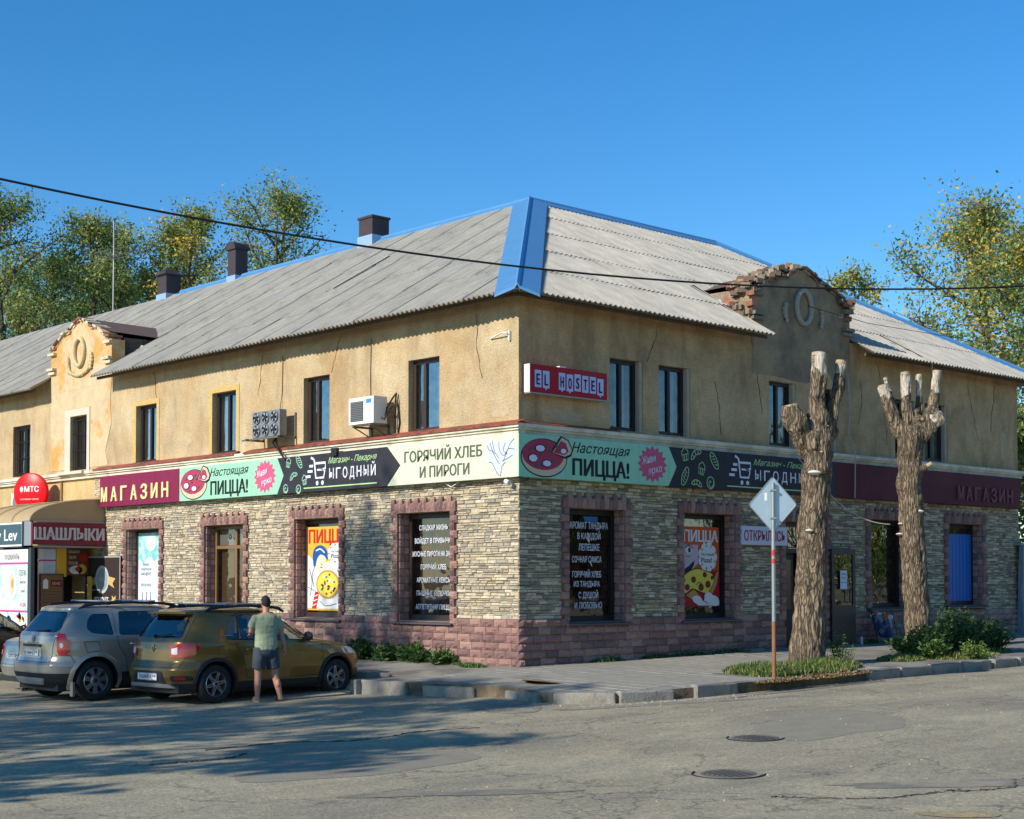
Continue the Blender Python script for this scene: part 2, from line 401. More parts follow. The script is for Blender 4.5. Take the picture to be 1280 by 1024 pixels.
mb.add(edge + [(x, y, rz(x) - .1) for x, y, z in edge], [(i, i + 1, len(edge) + i + 1, len(edge) + i) for i in range(len(edge) - 1)], M_DIRT)
pave = mb.build('pavement', smooth=True); pave['kind'] = 'structure'
mb = MB(); mb.box((18.2, -4.6, .0), (34, 8, .47), M_CONC); fp = mb.build('side_pavement'); fp['kind'] = 'structure'

# kerb stones, each a piece
kerb = empty('kerb'); kerb['kind'] = 'structure'
def kerb_stone_mesh(L_, k):
    bm = bmesh.new(); bmesh.ops.create_cube(bm, size=1)
    for v in bm.verts: v.co = Vector((v.co.x * L_, v.co.y * .15, v.co.z * .34))
    bmesh.ops.bevel(bm, geom=bm.edges[:], offset=.018, segments=1, affect='EDGES')
    bmesh.ops.subdivide_edges(bm, edges=[e for e in bm.edges if e.calc_length() > .5], cuts=4)
    rr = random.Random(k)
    for v in bm.verts: v.co += Vector((rr.uniform(-1, 1), rr.uniform(-1, 1), rr.uniform(-1, 1))) * .008
    me = bpy.data.meshes.new('kerb_stone'); bm.to_mesh(me); bm.free(); me.materials.append(M_KERB); return me
km = [kerb_stone_mesh(.97, k) for k in range(4)]
def walk(P, step):
    out = []; carry = 0
    for a, b in zip(P[:-1], P[1:]):
        L_ = math.dist(a, b); d = ((b[0] - a[0]) / L_, (b[1] - a[1]) / L_); t = carry
        while t + step <= L_ + .3: out.append((a[0] + d[0] * (t + step / 2), a[1] + d[1] * (t + step / 2), math.atan2(d[1], d[0]))); t += step
        carry = max(0, t - L_) if t > L_ else 0
    return out
for i, (x, y, a) in enumerate(walk(KL[3:], 1.0)):
    if x > 22: continue
    if 1.3 < x < 3.6 and y < -4: continue               # broken away under the trees
    low = .05 if -2.7 < y < -1.2 and x < -2 else 0
    t = sz(x, y) + .012 - .17
    jit = .02 if x > 3 else .008
    link_mesh('kerb_stone', km[i % 4], kerb, (x, y, t - low + random.uniform(-jit, jit)), (random.uniform(-.04, .04), random.uniform(-.015, .015), a + random.uniform(-.02, .02)))
for (x, y, a) in walk([(-2.15, 26), (-2.15, .95), (-2.45, .62), (-3.25, .5)], 1.0):
    link_mesh('kerb_stone', km[int(abs(y)) % 4], kerb, (x, y, sz(x, y) + .012 - .17), (0, 0, a))

# square paving tiles round the corner, each with its joint
def inside_kerb(x, y):
    if y > 0: return -2.0 < x < 0
    pts = KL[1:] + [(24, 0), (0, 0), (0, .95)]; c = False; n = len(pts)
    for i in range(n):
        (x1, y1), (x2, y2) = pts[i], pts[(i + 1) % n]
        if (y1 > y) != (y2 > y) and x < (x2 - x1) * (y - y1) / (y2 - y1) + x1: c = not c
    return c
tm = []
for k in range(3):
    bm = bmesh.new(); bmesh.ops.create_cube(bm, size=1)
    for v in bm.verts: v.co = Vector((v.co.x * .293, v.co.y * .293, v.co.z * .03))
    bmesh.ops.bevel(bm, geom=[e for e in bm.edges if all(v.co.z > 0 for v in e.verts)], offset=.006, segments=1, affect='EDGES')
    me = bpy.data.meshes.new('tile'); bm.to_mesh(me); bm.free(); me.materials.append(M_TILE); tm.append(me)
cells = []
for i in range(-9, 60):
    for j in range(-16, 0):
        x, y = (i + .5) * .3, (j + .5) * .3
        if not all(inside_kerb(x + a, y + b) for a in (-.22, .22) for b in (-.22, .22)): continue
        if ((x - 2.9) / 1.4) ** 2 + ((y + 3.9) / 1.0) ** 2 < 1: continue
        if x > 7 or (x > 5.2 and y < -2.2): continue
        if math.hypot(x + 1.55, y + 2.25) < .5: continue
        cells.append((math.hypot(x + 19, y + 20), x, y))
cells.sort(); mb = MB()
for n_, (d, x, y) in enumerate(cells):
    z = sz(x, y) - .009 + random.uniform(-.0015, .0015) + noise.noise(Vector((x * .6, y * .6, 0))) * .012
    tl = math.atan(.02)
    if n_ < 295: link_mesh('tile', tm[n_ % 3], pave, (x, y, z), (tl + random.uniform(-.004, .004), (-.04 if x < 0 else -.0135) + random.uniform(-.004, .004), random.uniform(-.004, .004)))
    else: mb.box((x - .144, y - .144, z - .015), (x + .144, y + .144, z + .014), M_TILE2)
if mb.v: t_ = mb.build('tile', pave); t_['kind'] = 'stuff'

# ------------------------------------------------------------------ the building
B = empty('corner_building')
tag(B, 'two-storey ochre corner building with stone-clad ground floor, hipped grey corrugated roof and blue ridge caps', 'building')
def plaster(name, base, dark, stain):
    m = mat(name, base, rough=.92, var=.13, vscale=2.4, bump=.022, bscale=34, col2=dark, c2scale=.8, c2lo=.44, c2hi=.66)
    nt = m.node_tree; L = nt.links; b = nt.nodes['Principled BSDF']; src = b.inputs['Base Color'].links[0].from_socket
    tc = nd(nt, 'ShaderNodeTexCoord')
    nz = nd(nt, 'ShaderNodeTexNoise'); nz.inputs['Scale'].default_value = 28; nz.inputs['Detail'].default_value = 4; L.new(tc.outputs['Object'], nz.inputs['Vector'])
    mr = nd(nt, 'ShaderNodeMapRange'); mr.inputs[1].default_value = .32; mr.inputs[2].default_value = .68; mr.inputs[3].default_value = .80; mr.inputs[4].default_value = 1.16; L.new(nz.outputs[0], mr.inputs[0])
    vm = nd(nt, 'ShaderNodeVectorMath', operation='SCALE'); L.new(src, vm.inputs[0]); L.new(mr.outputs[0], vm.inputs[3])
    # rain streaks and weather stains running down
    mp = nd(nt, 'ShaderNodeMapping'); mp.inputs['Scale'].default_value = (1.1, 1.1, .34); L.new(tc.outputs['Object'], mp.inputs[0])
    n2 = nd(nt, 'ShaderNodeTexNoise'); n2.inputs['Scale'].default_value = 1.3; n2.inputs['Detail'].default_value = 8; n2.inputs['Roughness'].default_value = .7; L.new(mp.outputs[0], n2.inputs['Vector'])
    m2 = nd(nt, 'ShaderNodeMapRange'); m2.inputs[1].default_value = .50; m2.inputs[2].default_value = .72; m2.inputs[4].default_value = .8; L.new(n2.outputs[0], m2.inputs[0])
    mx = nd(nt, 'ShaderNodeMix', data_type='RGBA'); L.new(m2.outputs[0], mx.inputs[0]); L.new(vm.outputs[0], mx.inputs[6]); mx.inputs[7].default_value = (*stain, 1)
    L.new(mx.outputs[2], b.inputs['Base Color']); return m
M_PL = plaster('ochre_plaster', srgb(200, 180, 142), srgb(194, 164, 118), srgb(160, 136, 102))
M_PR = plaster('weathered_plaster', srgb(208, 177, 132), srgb(184, 153, 108), srgb(126, 106, 80))
M_PLG = plaster('lower_plaster', srgb(206, 182, 130), srgb(196, 166, 112), srgb(180, 152, 104))
M_PED = mat('orange_plaster', srgb(206, 184, 144), rough=.92, var=.14, vscale=2.4, bump=.02, bscale=30, col2=srgb(206, 158, 88), c2scale=.7, c2lo=.50, c2hi=.58)
M_PED2 = mat('grey_brown_plaster', srgb(166, 142, 108), rough=.92, var=.2, vscale=1.6, bump=.02, bscale=26, col2=srgb(122, 106, 84), c2scale=.9, c2lo=.42, c2hi=.62)
M_REV = mat('reveal_plaster', srgb(178, 164, 140), rough=.9, var=.12, vscale=4, bump=.008, bscale=30)
M_CORN = mat('cornice_paint', srgb(222, 214, 190), rough=.8, var=.10, vscale=3, bump=.004, bscale=25, col2=srgb(196, 186, 160), c2scale=2)
M_FLASH = mat('rusty_flashing', srgb(158, 78, 56), rough=.65, metal=.1, var=.25, vscale=5, col2=srgb(110, 66, 52), c2scale=4)
M_DARKCORE = mat('mortar', srgb(118, 108, 92), rough=.95, var=.15, vscale=8)
M_ROOM = mat('dark_room', srgb(44, 38, 34), rough=.95)
M_FRAME = mat('brown_frame', srgb(62, 45, 38), rough=.45, var=.1, vscale=6)
M_FRAMED = mat('dark_frame', srgb(34, 28, 27), rough=.5)
M_WHITE = mat('white_paint', srgb(225, 224, 218), rough=.6, var=.05, vscale=4)
M_GL = glass_mat('window_glass', (.72, .78, .78), refl=.32)
M_GLR = glass_mat('shaded_glass', (.62, .68, .70), refl=.10); M_GLD = glass_mat('shop_glass', (.42, .42, .40), refl=.10)
M_CURT = mat('curtain', srgb(168, 176, 180), rough=.9, var=.15, vscale=9, stretch=(8, 8, .6))
M_CURTR = mat('red_curtain', srgb(150, 92, 74), rough=.9, var=.2, vscale=9, stretch=(8, 8, .6))

def wall_open(face, U0, U1, Z0, Z1, ops, m, name, thick=.34, m_rev=None):
    """wall along one facade with real openings; face 'L' runs along +y, 'R' along +x. ops = [(u0,u1,z0,z1)]"""
    P = (lambda u, d, z: (-d, u, z)) if face == 'L' else (lambda u, d, z: (u, -d, z))
    us = sorted({U0, U1} | {o[0] for o in ops} | {o[1] for o in ops}); zs = sorted({Z0, Z1} | {o[2] for o in ops} | {o[3] for o in ops})
    us = [u for u in us if U0 <= u <= U1]; zs = [z for z in zs if Z0 <= z <= Z1]
    mb = MB()
    isop = lambda u, z: any(o[0] < u < o[1] and o[2] < z < o[3] for o in ops)
    for ua, ub in zip(us[:-1], us[1:]):
        for za, zb in zip(zs[:-1], zs[1:]):
            if isop((ua + ub) / 2, (za + zb) / 2): continue
            for d in (0, -thick):
                mb.add([P(ua, d, za), P(ub, d, za), P(ub, d, zb), P(ua, d, zb)], [(0, 1, 2, 3)], m)
    mr = m_rev or m
    for (a, b, c, e) in ops:
        c2, e2 = max(c, Z0), min(e, Z1)
        mb.add([P(a, 0, c2), P(a, -thick, c2), P(a, -thick, e2), P(a, 0, e2)], [(0, 1, 2, 3)], mr)
        mb.add([P(b, 0, c2), P(b, -thick, c2), P(b, -thick, e2), P(b, 0, e2)], [(0, 1, 2, 3)], mr)
        mb.add([P(a, 0, e2), P(b, 0, e2), P(b, -thick, e2), P(a, -thick, e2)], [(0, 1, 2, 3)], mr)
        mb.add([P(a, 0, c2), P(b, 0, c2), P(b, -thick, c2), P(a, -thick, c2)], [(0, 1, 2, 3)], mr)
    for u in (U1,): mb.add([P(u, 0, Z0), P(u, -thick, Z0), P(u, -thick, Z1), P(u, 0, Z1)], [(0, 1, 2, 3)], m)
    mb.add([P(U0, 0, Z1), P(U1, 0, Z1), P(U1, -thick, Z1), P(U0, -thick, Z1)], [(0, 1, 2, 3)], m)
    return mb.build(name, B, fixn=False)
UL = [(2.26, 3.22), (5.87, 6.82), (9.48, 10.5), (13.06, 14.07), (16.63, 17.56), (20.0, 21.1), (23.6, 24.6), (27.2, 28.2)]
UR = [(2.43, 3.39), (3.86, 4.84), (7.45, 8.41), (9.0, 9.95), (12.3, 13.25), (13.6, 14.62)]
GLo = [(1.89, 3.50, 1.05, 3.17), (5.47, 7.08, 1.05, 3.16), (9.1, 10.75, .30, 3.12), (12.84, 14.46, .30, 3.12)]
GRo = [(1.27, 2.82, 1.05, 3.21), (4.57, 6.22, 1.05, 3.22), (7.95, 9.45, .36, 3.13), (11.2, 12.8, 1.2, 3.27), (14.57, 16.18, 1.22, 3.26)]
XE, YE = 18.05, 40.0
wall_open('L', 0, YE, 4.60, 7.33, [(a, b, 4.78, 6.22) for a, b in UL], M_PL, 'upper_wall')
wall_open('R', 0, XE, 4.60, 7.33, [(a, b, 4.78, 6.19) for a, b in UR], M_PR, 'upper_wall')
wall_open('L', 0, 15.9, -.4, 4.60, GLo, M_DARKCORE, 'lower_wall', .36, M_DARKCORE)
wall_open('R', 0, XE, -.4, 4.60, GRo, M_DARKCORE, 'lower_wall', .36, M_DARKCORE)
wall_open('L', 15.9, YE, -.4, 4.60, [(18.0, 19.6, .3, 2.5)], M_PLG, 'lower_wall')
mb = MB(); mb.box((XE - .3, .34, -.4), (XE, 11.3, 7.2), M_PR); mb.box((11.0, 11.3, -.4), (11.3, YE, 7.2), M_PL); mb.box((11.3, 11.0, -.4), (XE, 11.3, 7.2), M_PL); mb.box((.34, YE - .3, -.4), (11.3, YE, 7.2), M_PL)
mb.build('rear_wall', B)
mb = MB()
mb.box((1.6, 1.6, -.3), (1.7, YE - .5, 7.0), M_ROOM); mb.box((1.6, 1.6, -.3), (XE - .5, 1.7, 7.0), M_ROOM)
mb.box((.35, .35, 3.9), (XE - .4, 1.6, 4.1), M_ROOM); mb.box((.35, .35, 3.9), (1.6, YE - .4, 4.1), M_ROOM)
mb.box((.35, .35, .2), (XE - .4, 1.6, .3), M_ROOM); mb.box((.35, .35, .2), (1.6, YE - .4, .3), M_ROOM)
mb.box((.36, .36, 6.9), (XE - .4, 1.6, 7.0), M_ROOM); mb.box((.36, .36, 6.9), (1.6, YE - .4, 7.0), M_ROOM)
mb.build('interior_wall', B)

def FP(face): return (lambda u, d, z: Vector((-d, u, z))) if face == 'L' else (lambda u, d, z: Vector((u, -d, z)))
def fbox(mb, face, u0, u1, d0, d1, z0, z1, m):
    if face == 'L': mb.box((-d1, u0, z0), (-d0, u1, z1), m)
    else: mb.box((u0, -d1, z0), (u1, -d0, z1), m)
# ---- cornice
mb = MB()
for z0, z1, d in ((4.53, 4.60, .09), (4.60, 4.645, .13), (4.645, 4.72, .17)):
    fbox(mb, 'L', -d, YE, 0.003, d, z0, z1, M_CORN); fbox(mb, 'R', 0.003, XE + .05, 0.003, d, z0, z1, M_CORN)
mb.build('cornice', B)
mb = MB()
for (a, b) in ((-.19, 8.9), (9.3, 16.0)):
    mb.add([(-.2, a, 4.722), (-.2, b, 4.722), (.0, b, 4.80), (.0, a, 4.80), (-.2, a, 4.690), (-.2, b, 4.690)], [(0, 1, 2, 3), (4, 5, 1, 0)], M_FLASH)
mb.build('flashing', B)
mb = MB()
mb.add([(-.2, -.19, 4.724), (2.6, -.19, 4.724), (2.6, 0, 4.79), (0, 0, 4.79)], [(0, 1, 2, 3)], M_FLASH)
mb.build('flashing', B)
# ---- ledge stones (several thousand: one piece of real geometry per facade)
CREAM = [(0, srgb(196, 182, 152)), (.18, srgb(186, 172, 144)), (.36, srgb(176, 164, 140)), (.5, srgb(204, 192, 164)), (.64, srgb(164, 154, 134)), (.76, srgb(190, 174, 142)), (.87, srgb(152, 145, 130)), (.95, srgb(182, 162, 130))]
STONE_SHADED = [(0, srgb(196, 182, 152)), (.18, srgb(178, 163, 132)), (.36, srgb(160, 148, 122)), (.5, srgb(206, 194, 164)), (.64, srgb(146, 136, 114)), (.76, srgb(188, 170, 132)), (.87, srgb(134, 124, 106)), (.95, srgb(172, 152, 116))]  # same cladding, shade of the right facade worked into a darker palette
M_STL = ramp_mat('ledge_stone_cream', CREAM, bump=.01, bscale=45, var=.2, vscale=14)
M_STR = ramp_mat('ledge_stone_shaded', STONE_SHADED, bump=.01, bscale=45, var=.2, vscale=14)
SUR = .27
def blocked(u0, u1, z0, z1, ops):
    for (a, b, c, e) in ops:
        if u1 > a - .12 and u0 < b + .12 and z0 < e + .19 and z1 > c - .3: return True
        if e <= z0 < e + .19 and u1 > a - .2 and u0 < b + .2: return True
    return False
def ledge(face, U1, ops, m, z0=1.12, z1=4.5):
    vs = []; fs = []; rr = random.Random(5 if face == 'L' else 6); P = FP(face); z = z0
    while z < z1:
        h = rr.choice((.034, .040, .048, .058, .070)); u = -rr.uniform(0, .2) * 0 - .02
        while u < U1:
            w = rr.uniform(.10, .34); ub = min(u + w, U1)
            zz = z + rr.uniform(-.006, .006); hh = h - rr.uniform(.004, .009)
            if rr.random() < .18: hh *= rr.choice((.5, 1.5))
            u_, ub_ = u, ub
            for (oa, ob, oc, oe) in ops:        # stones are cut to meet the surrounds
                if zz + hh > oc - .3 and zz < oe + .22:
                    e_ = .175 if zz < oe else .165
                    if ub_ > oa - e_ and u_ < ob + e_:
                        if u_ < oa - e_: ub_ = oa - e_
                        elif ub_ > ob + e_: u_ = ob + e_
                        else: ub_ = u_
            if ub_ - u_ > .04:
                d = rr.uniform(.012, .028); n = len(vs); c = .008
                a, b = u_ + .004, ub_ - .004; t = rr.uniform(-.006, .006)
                for (uu, dd, z_) in ((a, 0, zz), (b, 0, zz), (b, 0, zz + hh), (a, 0, zz + hh), (a + c, d + t, zz + c), (b - c, d - t, zz + c), (b - c * 1.5, d - t - .004, zz + hh - c), (a + c, d + t, zz + hh - c)):
                    vs.append(P(uu, dd, z_))
                fs += [tuple(n + k for k in f) for f in ((4, 5, 6, 7), (0, 1, 5, 4), (1, 2, 6, 5), (2, 3, 7, 6), (3, 0, 4, 7))]
            u = ub
        z += h
    mb = MB(); mb.add(vs, fs, m); o = mb.build('ledge_stones', B); o['kind'] = 'stuff'
ledge('L', 16.2, GLo, M_STL); ledge('R', XE, GRo, M_STR)
# ---- rock-faced plinth blocks and window surrounds: pieces of one family of meshes
PINK = [(0, srgb(150, 118, 114)), (.2, srgb(134, 106, 104)), (.4, srgb(160, 128, 120)), (.6, srgb(124, 98, 98)), (.75, srgb(146, 110, 106)), (.9, srgb(168, 138, 128))]
PINK = [(p, tuple(v * k for v, k in zip(c, (1.18, 1.12, 1.0)))) for p, c in PINK]
M_PINK = ramp_mat('pink_block', PINK, bump=.012, bscale=38, var=.22, vscale=16, use='object')
M_PINKI = ramp_mat('pink_block_far', PINK, bump=.012, bscale=38, var=.22, vscale=16, use='island')
def block_verts(rr):
    """unit block: x -.5...5, z -.5...5, front towards -y, pillowed and chipped"""
    nx, nz = 4, 3; vs = []; fs = []
    for j in range(nz + 1):
        for i in range(nx + 1):
            x, z = i / nx - .5, j / nz - .5; edge = i in (0, nx) or j in (0, nz)
            y = 0 if edge else -(.5 + rr.uniform(-.35, .5))
            vs.append((x * (.97 if edge else 1), y - .5, z * (.95 if edge else 1)))
    for j in range(nz):
        for i in range(nx): a = j * (nx + 1) + i; fs.append((a, a + 1, a + nx + 2, a + nx + 1))
    n = len(vs); e = .485, .475
    vs += [(-e[0], .5, -e[1]), (e[0], .5, -e[1]), (e[0], .5, e[1]), (-e[0], .5, e[1])]
    c = [0, nx, (nz + 1) * (nx + 1) - 1, nz * (nx + 1)]
    bot = list(range(0, nx + 1)); top = [nz * (nx + 1) + i for i in range(nx + 1)]; lf = [j * (nx + 1) for j in range(nz + 1)]; rt = [j * (nx + 1) + nx for j in range(nz + 1)]
    fs += [tuple([n, n + 1] + bot[::-1]), tuple([n + 2, n + 3] + top), tuple([n + 3, n] + lf), tuple([n + 1, n + 2] + rt[::-1])]
    return vs, fs
rr = random.Random(3); BV = [block_verts(rr) for _ in range(6)]; BME = []
for vs, fs in BV:
    mb = MB(); mb.add(vs, fs, M_PINK); o = mb.build('brick_proto', fixn=True); me = o.data; bpy.data.objects.remove(o); me.name = 'brick'; BME.append(me)
def place_block(name, face, u, z, w, h, depth, as_part, far, d0=0.0):
    """depth = how far the joint edge stands proud of the wall"""
    k = random.randrange(6)
    if as_part:
        if face == 'R': link_mesh(name, BME[k], B, (u, -d0 - depth / 2, z), (0, 0, 0), (w, depth, h))
        else: link_mesh(name, BME[k], B, (-d0 - depth / 2, u, z), (0, 0, R(-90)), (w, depth, h))
    else:
        vs, fs = BV[k]; T = Matrix.Translation((u, -d0 - depth / 2, z)) if face == 'R' else Matrix.Translation((-d0 - depth / 2, u, z)) @ Matrix.Rotation(R(-90), 4, 'Z')
        far.add([tuple(T @ Vector((x * w, y * depth, zz * h))) for x, y, zz in vs], fs, M_PINKI)
cand = []
def plinth(face, U1, ops):
    for r in range(8):
        zc = 1.12 - .072 - r * .144; u = -.05 if r % 2 else -.05 - .0
        first = True
        while u < U1:
            w = .36 if not (r % 2 and first) else .2
            w += random.uniform(-.05, .05); first = False
            a, b = u, min(u + w, U1)
            for (oa, ob, oc, oe) in ops:          # clip against openings
                if zc > oc - .09:
                    if a < ob and b > oa:
                        if a < oa: b = oa
                        elif b > ob: a = ob
                        else: a = b
            if b - a > .06: cand.append((face, (a + b) / 2, zc, b - a, .144))
            u += w
plinth('L', 15.9, GLo); plinth('R', XE, GRo)
def dist_cam(face, u, z):
    p = (-.05, u) if face == 'L' else (u, -.05); return math.hypot(p[0] + 19.13, p[1] + 20.44)
cand = [c for c in cand if c[2] > (sz(c[1], 0) if c[0] == 'R' else .26) - .1]
cand.sort(key=lambda c: dist_cam(c[0], c[1], c[2])); far = MB()
for n_, (face, u, z, w, h) in enumerate(cand): place_block('brick', face, u, z, w, h, .05, n_ < 296, far)
o = far.build('brick', B); o['kind'] = 'stuff'
far = MB(); nj = 0; nl = 0
for face, ops in (('L', GLo), ('R', GRo)):
    for (a, b, c, e) in ops:
        z = max(c, 1.05); r = 0
        while z < e - .02:
            h = .146; w1, w2 = ((.21, .13) if r % 2 else (.13, .21))
            for (uu, w) in ((a - w1 / 2 - .003, w1), (b + w2 / 2 + .003, w2)):
                place_block('jamb_brick', face, uu, z + h / 2, w, h, .052, True, far); nj += 1
            z += h; r += 1
        u = a - .16; r = 0
        while u < b + .14:
            hh = .30 if r % 2 else .2
            place_block('lintel_brick', face, u + .062, e + hh / 2 + .003, .122, hh, .050, True, far); nl += 1
            u += .124; r += 1
        # rows of small bricks lining the reveals
        for uu, sgn in ((a, 1), (b, -1)):
            rb = MB(); z = c; P = FP(face)
            while z < e - .02:
                for d0 in (.0, .13):
                    dd = 0.012 + random.uniform(0, .012); zz0, zz1 = z + .006, min(z + .138, e)
                    q = [P(uu, -d0 - .002, zz0), P(uu, -d0 - .122, zz0), P(uu, -d0 - .122, zz1), P(uu, -d0 - .002, zz1)]
                    q += [P(uu + sgn * dd, -d0 - .012, zz0 + .01), P(uu + sgn * dd, -d0 - .112, zz0 + .01), P(uu + sgn * dd, -d0 - .112, zz1 - .01), P(uu + sgn * dd, -d0 - .012, zz1 - .01)]
                    rb.add(q, [(4, 5, 6, 7), (0, 1, 5, 4), (1, 2, 6, 5), (2, 3, 7, 6), (3, 0, 4, 7)], M_PINKI)
                z += .146
            o = rb.build('reveal_bricks', B); o['kind'] = 'stuff'
print('blocks', len(cand), nj, nl)

# ---- windows
def window(face, u0, u1, z0, z1, d, mull=(), trans=(), fr=.07, m=M_FRAME, glass=M_GL, name='window', depth=.07, sill=None):
    """frame bars set d behind the face, panes as children"""
    mb = MB(); dd0, dd1 = -d - depth, -d
    fbox(mb, face, u0, u0 + fr, dd0, dd1, z0, z1, m); fbox(mb, face, u1 - fr, u1, dd0, dd1, z0, z1, m)
    fbox(mb, face, u0 + fr, u1 - fr, dd0, dd1, z0, z0 + fr, m); fbox(mb, face, u0 + fr, u1 - fr, dd0, dd1, z1 - fr, z1, m)
    us = [u0 + fr] + [x for t in mull for x in (t - fr * .55, t + fr * .55)] + [u1 - fr]
    for t in mull: fbox(mb, face, t - fr * .55, t + fr * .55, dd0, dd1 + .004, z0 + fr, z1 - fr, m)
    for t in trans: 
        for k in range(0, len(us), 2): fbox(mb, face, us[k], us[k + 1], dd0, dd1 + .002, t - fr * .5, t + fr * .5, m)
    w = mb.build(name, B)
    zs = [z0 + fr] + [x for t in trans for x in (t - fr * .5, t + fr * .5)] + [z1 - fr]
    for k in range(0, len(us), 2):
        for q in range(0, len(zs), 2):
            p = MB(); P = FP(face); off = -d - depth / 2
            p.add([P(us[k] - .01, off, zs[q] - .01), P(us[k + 1] + .01, off, zs[q] - .01), P(us[k + 1] + .01, off, zs[q + 1] + .01), P(us[k] - .01, off, zs[q + 1] + .01)], [(0, 1, 2, 3)], glass)
            p.build('pane', w, fixn=False)
    return w
def curtain(face, u0, u1, z0, z1, d, m, parent, amp=.03, waves=7, name='curtain'):
    P = FP(face); n = waves * 6; vs = []
    for k in range(n + 1):
        u = u0 + (u1 - u0) * k / n; a = amp * math.sin(2 * math.pi * k / 6 + .5 * math.sin(k * .7))
        vs += [P(u, -d + a * .6, z0), P(u, -d + a, z1)]
    mb = MB(); mb.add(vs, [(2 * k, 2 * k + 2, 2 * k + 3, 2 * k + 1) for k in range(n)], m); return mb.build(name, parent, smooth=80, fixn=False)
for i, (a, b) in enumerate(UL):
    dark = i in (2, 3)
    w = window('L', a + .01, b - .01, 4.79, 6.21, .13, mull=((a + b) / 2 + (.12 if i < 2 else 0),) if i not in (4, 5) else ((a + b) / 2,), m=M_FRAMED if dark else M_FRAME, trans=())
    if i in (0, 1): curtain('L', a + .1, (a + b) / 2 - .05, 4.85, 6.15, .30, mat('green_blind', srgb(96, 120, 120), rough=.8, stretch=(8, 8, .5), var=.3, vscale=8), w)
    if i in (2, 3): curtain('L', a + .45, b - .05, 4.85, 6.15, .30, M_CURT, w, .05)
    if i == 3:
        mb = MB(); mb.prism([(0, 0), (.5, 0), (.25, .2)], 0, .2, mat('pink_cloth', srgb(214, 130, 124), rough=.9), ML(b - .25, 4.84, -.42) @ Matrix.Scale(-1, 4, (1, 0, 0)) @ Matrix.Scale(.8, 4)); mb.build('ornament', w)
# a tilted-in blue reflecting sash on two windows
for i, (a, b) in enumerate(UR):
    w = window('R', a + .01, b - .10, 4.79, 6.18, .12, mull=((a + b) / 2 - .06,), m=M_FRAMED, glass=M_GLR)
    mb = MB(); fbox(mb, 'R', b - .095, b - .003, -.30, -.02, 4.783, 6.187, M_REV); mb.build('reveal_lining', w)
    if i == 0:
        curtain('R', a + .42, b - .25, 4.85, 6.15, .28, mat('blue_grey_blind', srgb(120, 138, 150), rough=.8, var=.35, vscale=12, stretch=(1.5, 1.5, 12)), w, .01)
    elif i == 1: curtain('R', a + .05, b - .55, 4.85, 6.0, .29, M_CURTR, w); curtain('R', a + .52, b - .2, 4.85, 6.15, .29, M_CURT, w)
    elif i != 3: curtain('R', a + .08, a + .4, 4.85, 6.15, .29, M_CURTR if i != 5 else M_CURT, w, .03, 4); curtain('R', a + .45, b - .18, 4.85, 6.15, .27, M_CURT, w, .03, 4)
# yellow bands of fresh plaster round two windows
M_YEL = mat('yellow_band', srgb(206, 176, 108), rough=.95, var=.15, vscale=10, bump=.02, bscale=45)
for (a, b) in (UL[2], UL[3]):
    mb = MB()
    fbox(mb, 'L', a - .13, a - .0, .001, .012, 4.81, 6.34, M_YEL); fbox(mb, 'L', b, b + .13, .001, .012, 4.81, 6.34, M_YEL); fbox(mb, 'L', a, b, .001, .012, 6.222, 6.34, M_YEL)
    mb.build('plaster_band', B)
# white surround and iron bars
mb = MB(); M_WSUR = mat('white_surround', srgb(204, 194, 172), rough=.8, var=.08, vscale=4)
fbox(mb, 'L', 16.48, 16.63, .001, .035, 4.73, 6.42, M_WSUR); fbox(mb, 'L', 17.56, 17.88, .001, .035, 4.73, 6.42, M_WSUR); fbox(mb, 'L', 16.63, 17.56, .001, .035, 6.23, 6.42, M_WSUR); fbox(mb, 'L', 16.5, 17.9, .17, .24, 4.66, 4.735, M_WSUR)
mb.build('window_surround', B)
M_IRON = mat('black_iron', srgb(30, 31, 30), rough=.6, metal=.5)
for (a, b) in (UL[4], UL[5]):
    mb = MB()
    for z in (4.86, 5.3, 5.75, 6.12): mb.tube([FP('L')(a + .01, -.05, z), FP('L')(b - .01, -.05, z)], .011, M_IRON, 5)
    n = 8
    for k in range(n + 1):
        u = a + .03 + (b - a - .06) * k / n; mb.tube([FP('L')(u, -.05, 4.8), FP('L')(u, -.05, 6.12)], .010, M_IRON, 5)
        if k < n:
            uc = u + (b - a - .06) / n / 2
            mb.tube([FP('L')(uc + .04 * math.cos(t * .7), -.05, 6.15 + .04 * math.sin(t * .7)) for t in range(10)], .007, M_IRON, 4)
    mb.build('window_bars', B)

M_CRK = mat('wall_crack', srgb(92, 76, 58), rough=.95); M_FLAKE = mat('flaked_plaster', srgb(192, 170, 134), rough=.95, var=.2, vscale=9, bump=.02, bscale=30)
rc = random.Random(21)
def crack(face, u, z, dz, du):
    pts = [(u, z)]; n = int(abs(dz) / .09)
    for k in range(n): pts.append((pts[-1][0] + du / n + rc.uniform(-.035, .035), pts[-1][1] + dz / n + rc.uniform(-.02, .02)))
    P = FP(face); mb = MB(); mb.tube([P(a_, .003, b_) for a_, b_ in pts], [rc.uniform(.004, .011) for _ in pts], M_CRK, 4); mb.build('crack', B)
for q in (('L', 16.5, 6.4, -.9, -.5), ('L', 13.0, 6.2, .8, .25), ('L', 5.8, 6.25, .7, -.3), ('L', 3.3, 4.8, -.02, .1), ('L', 1.2, 6.9, -1.3, -.2), ('R', 3.5, 6.2, .8, .3), ('R', 7.0, 6.9, -1.4, .2), ('R', 5.6, 6.0, -1.1, .25), ('R', 11.6, 6.9, -1.9, .35), ('R', 15.6, 6.8, -1.4, .5), ('R', 16.9, 6.9, -1.2, -.2), ('R', 10.9, 6.5, -1.0, -.2), ('L', 8.4, 6.9, -.9, .15)): crack(*q)
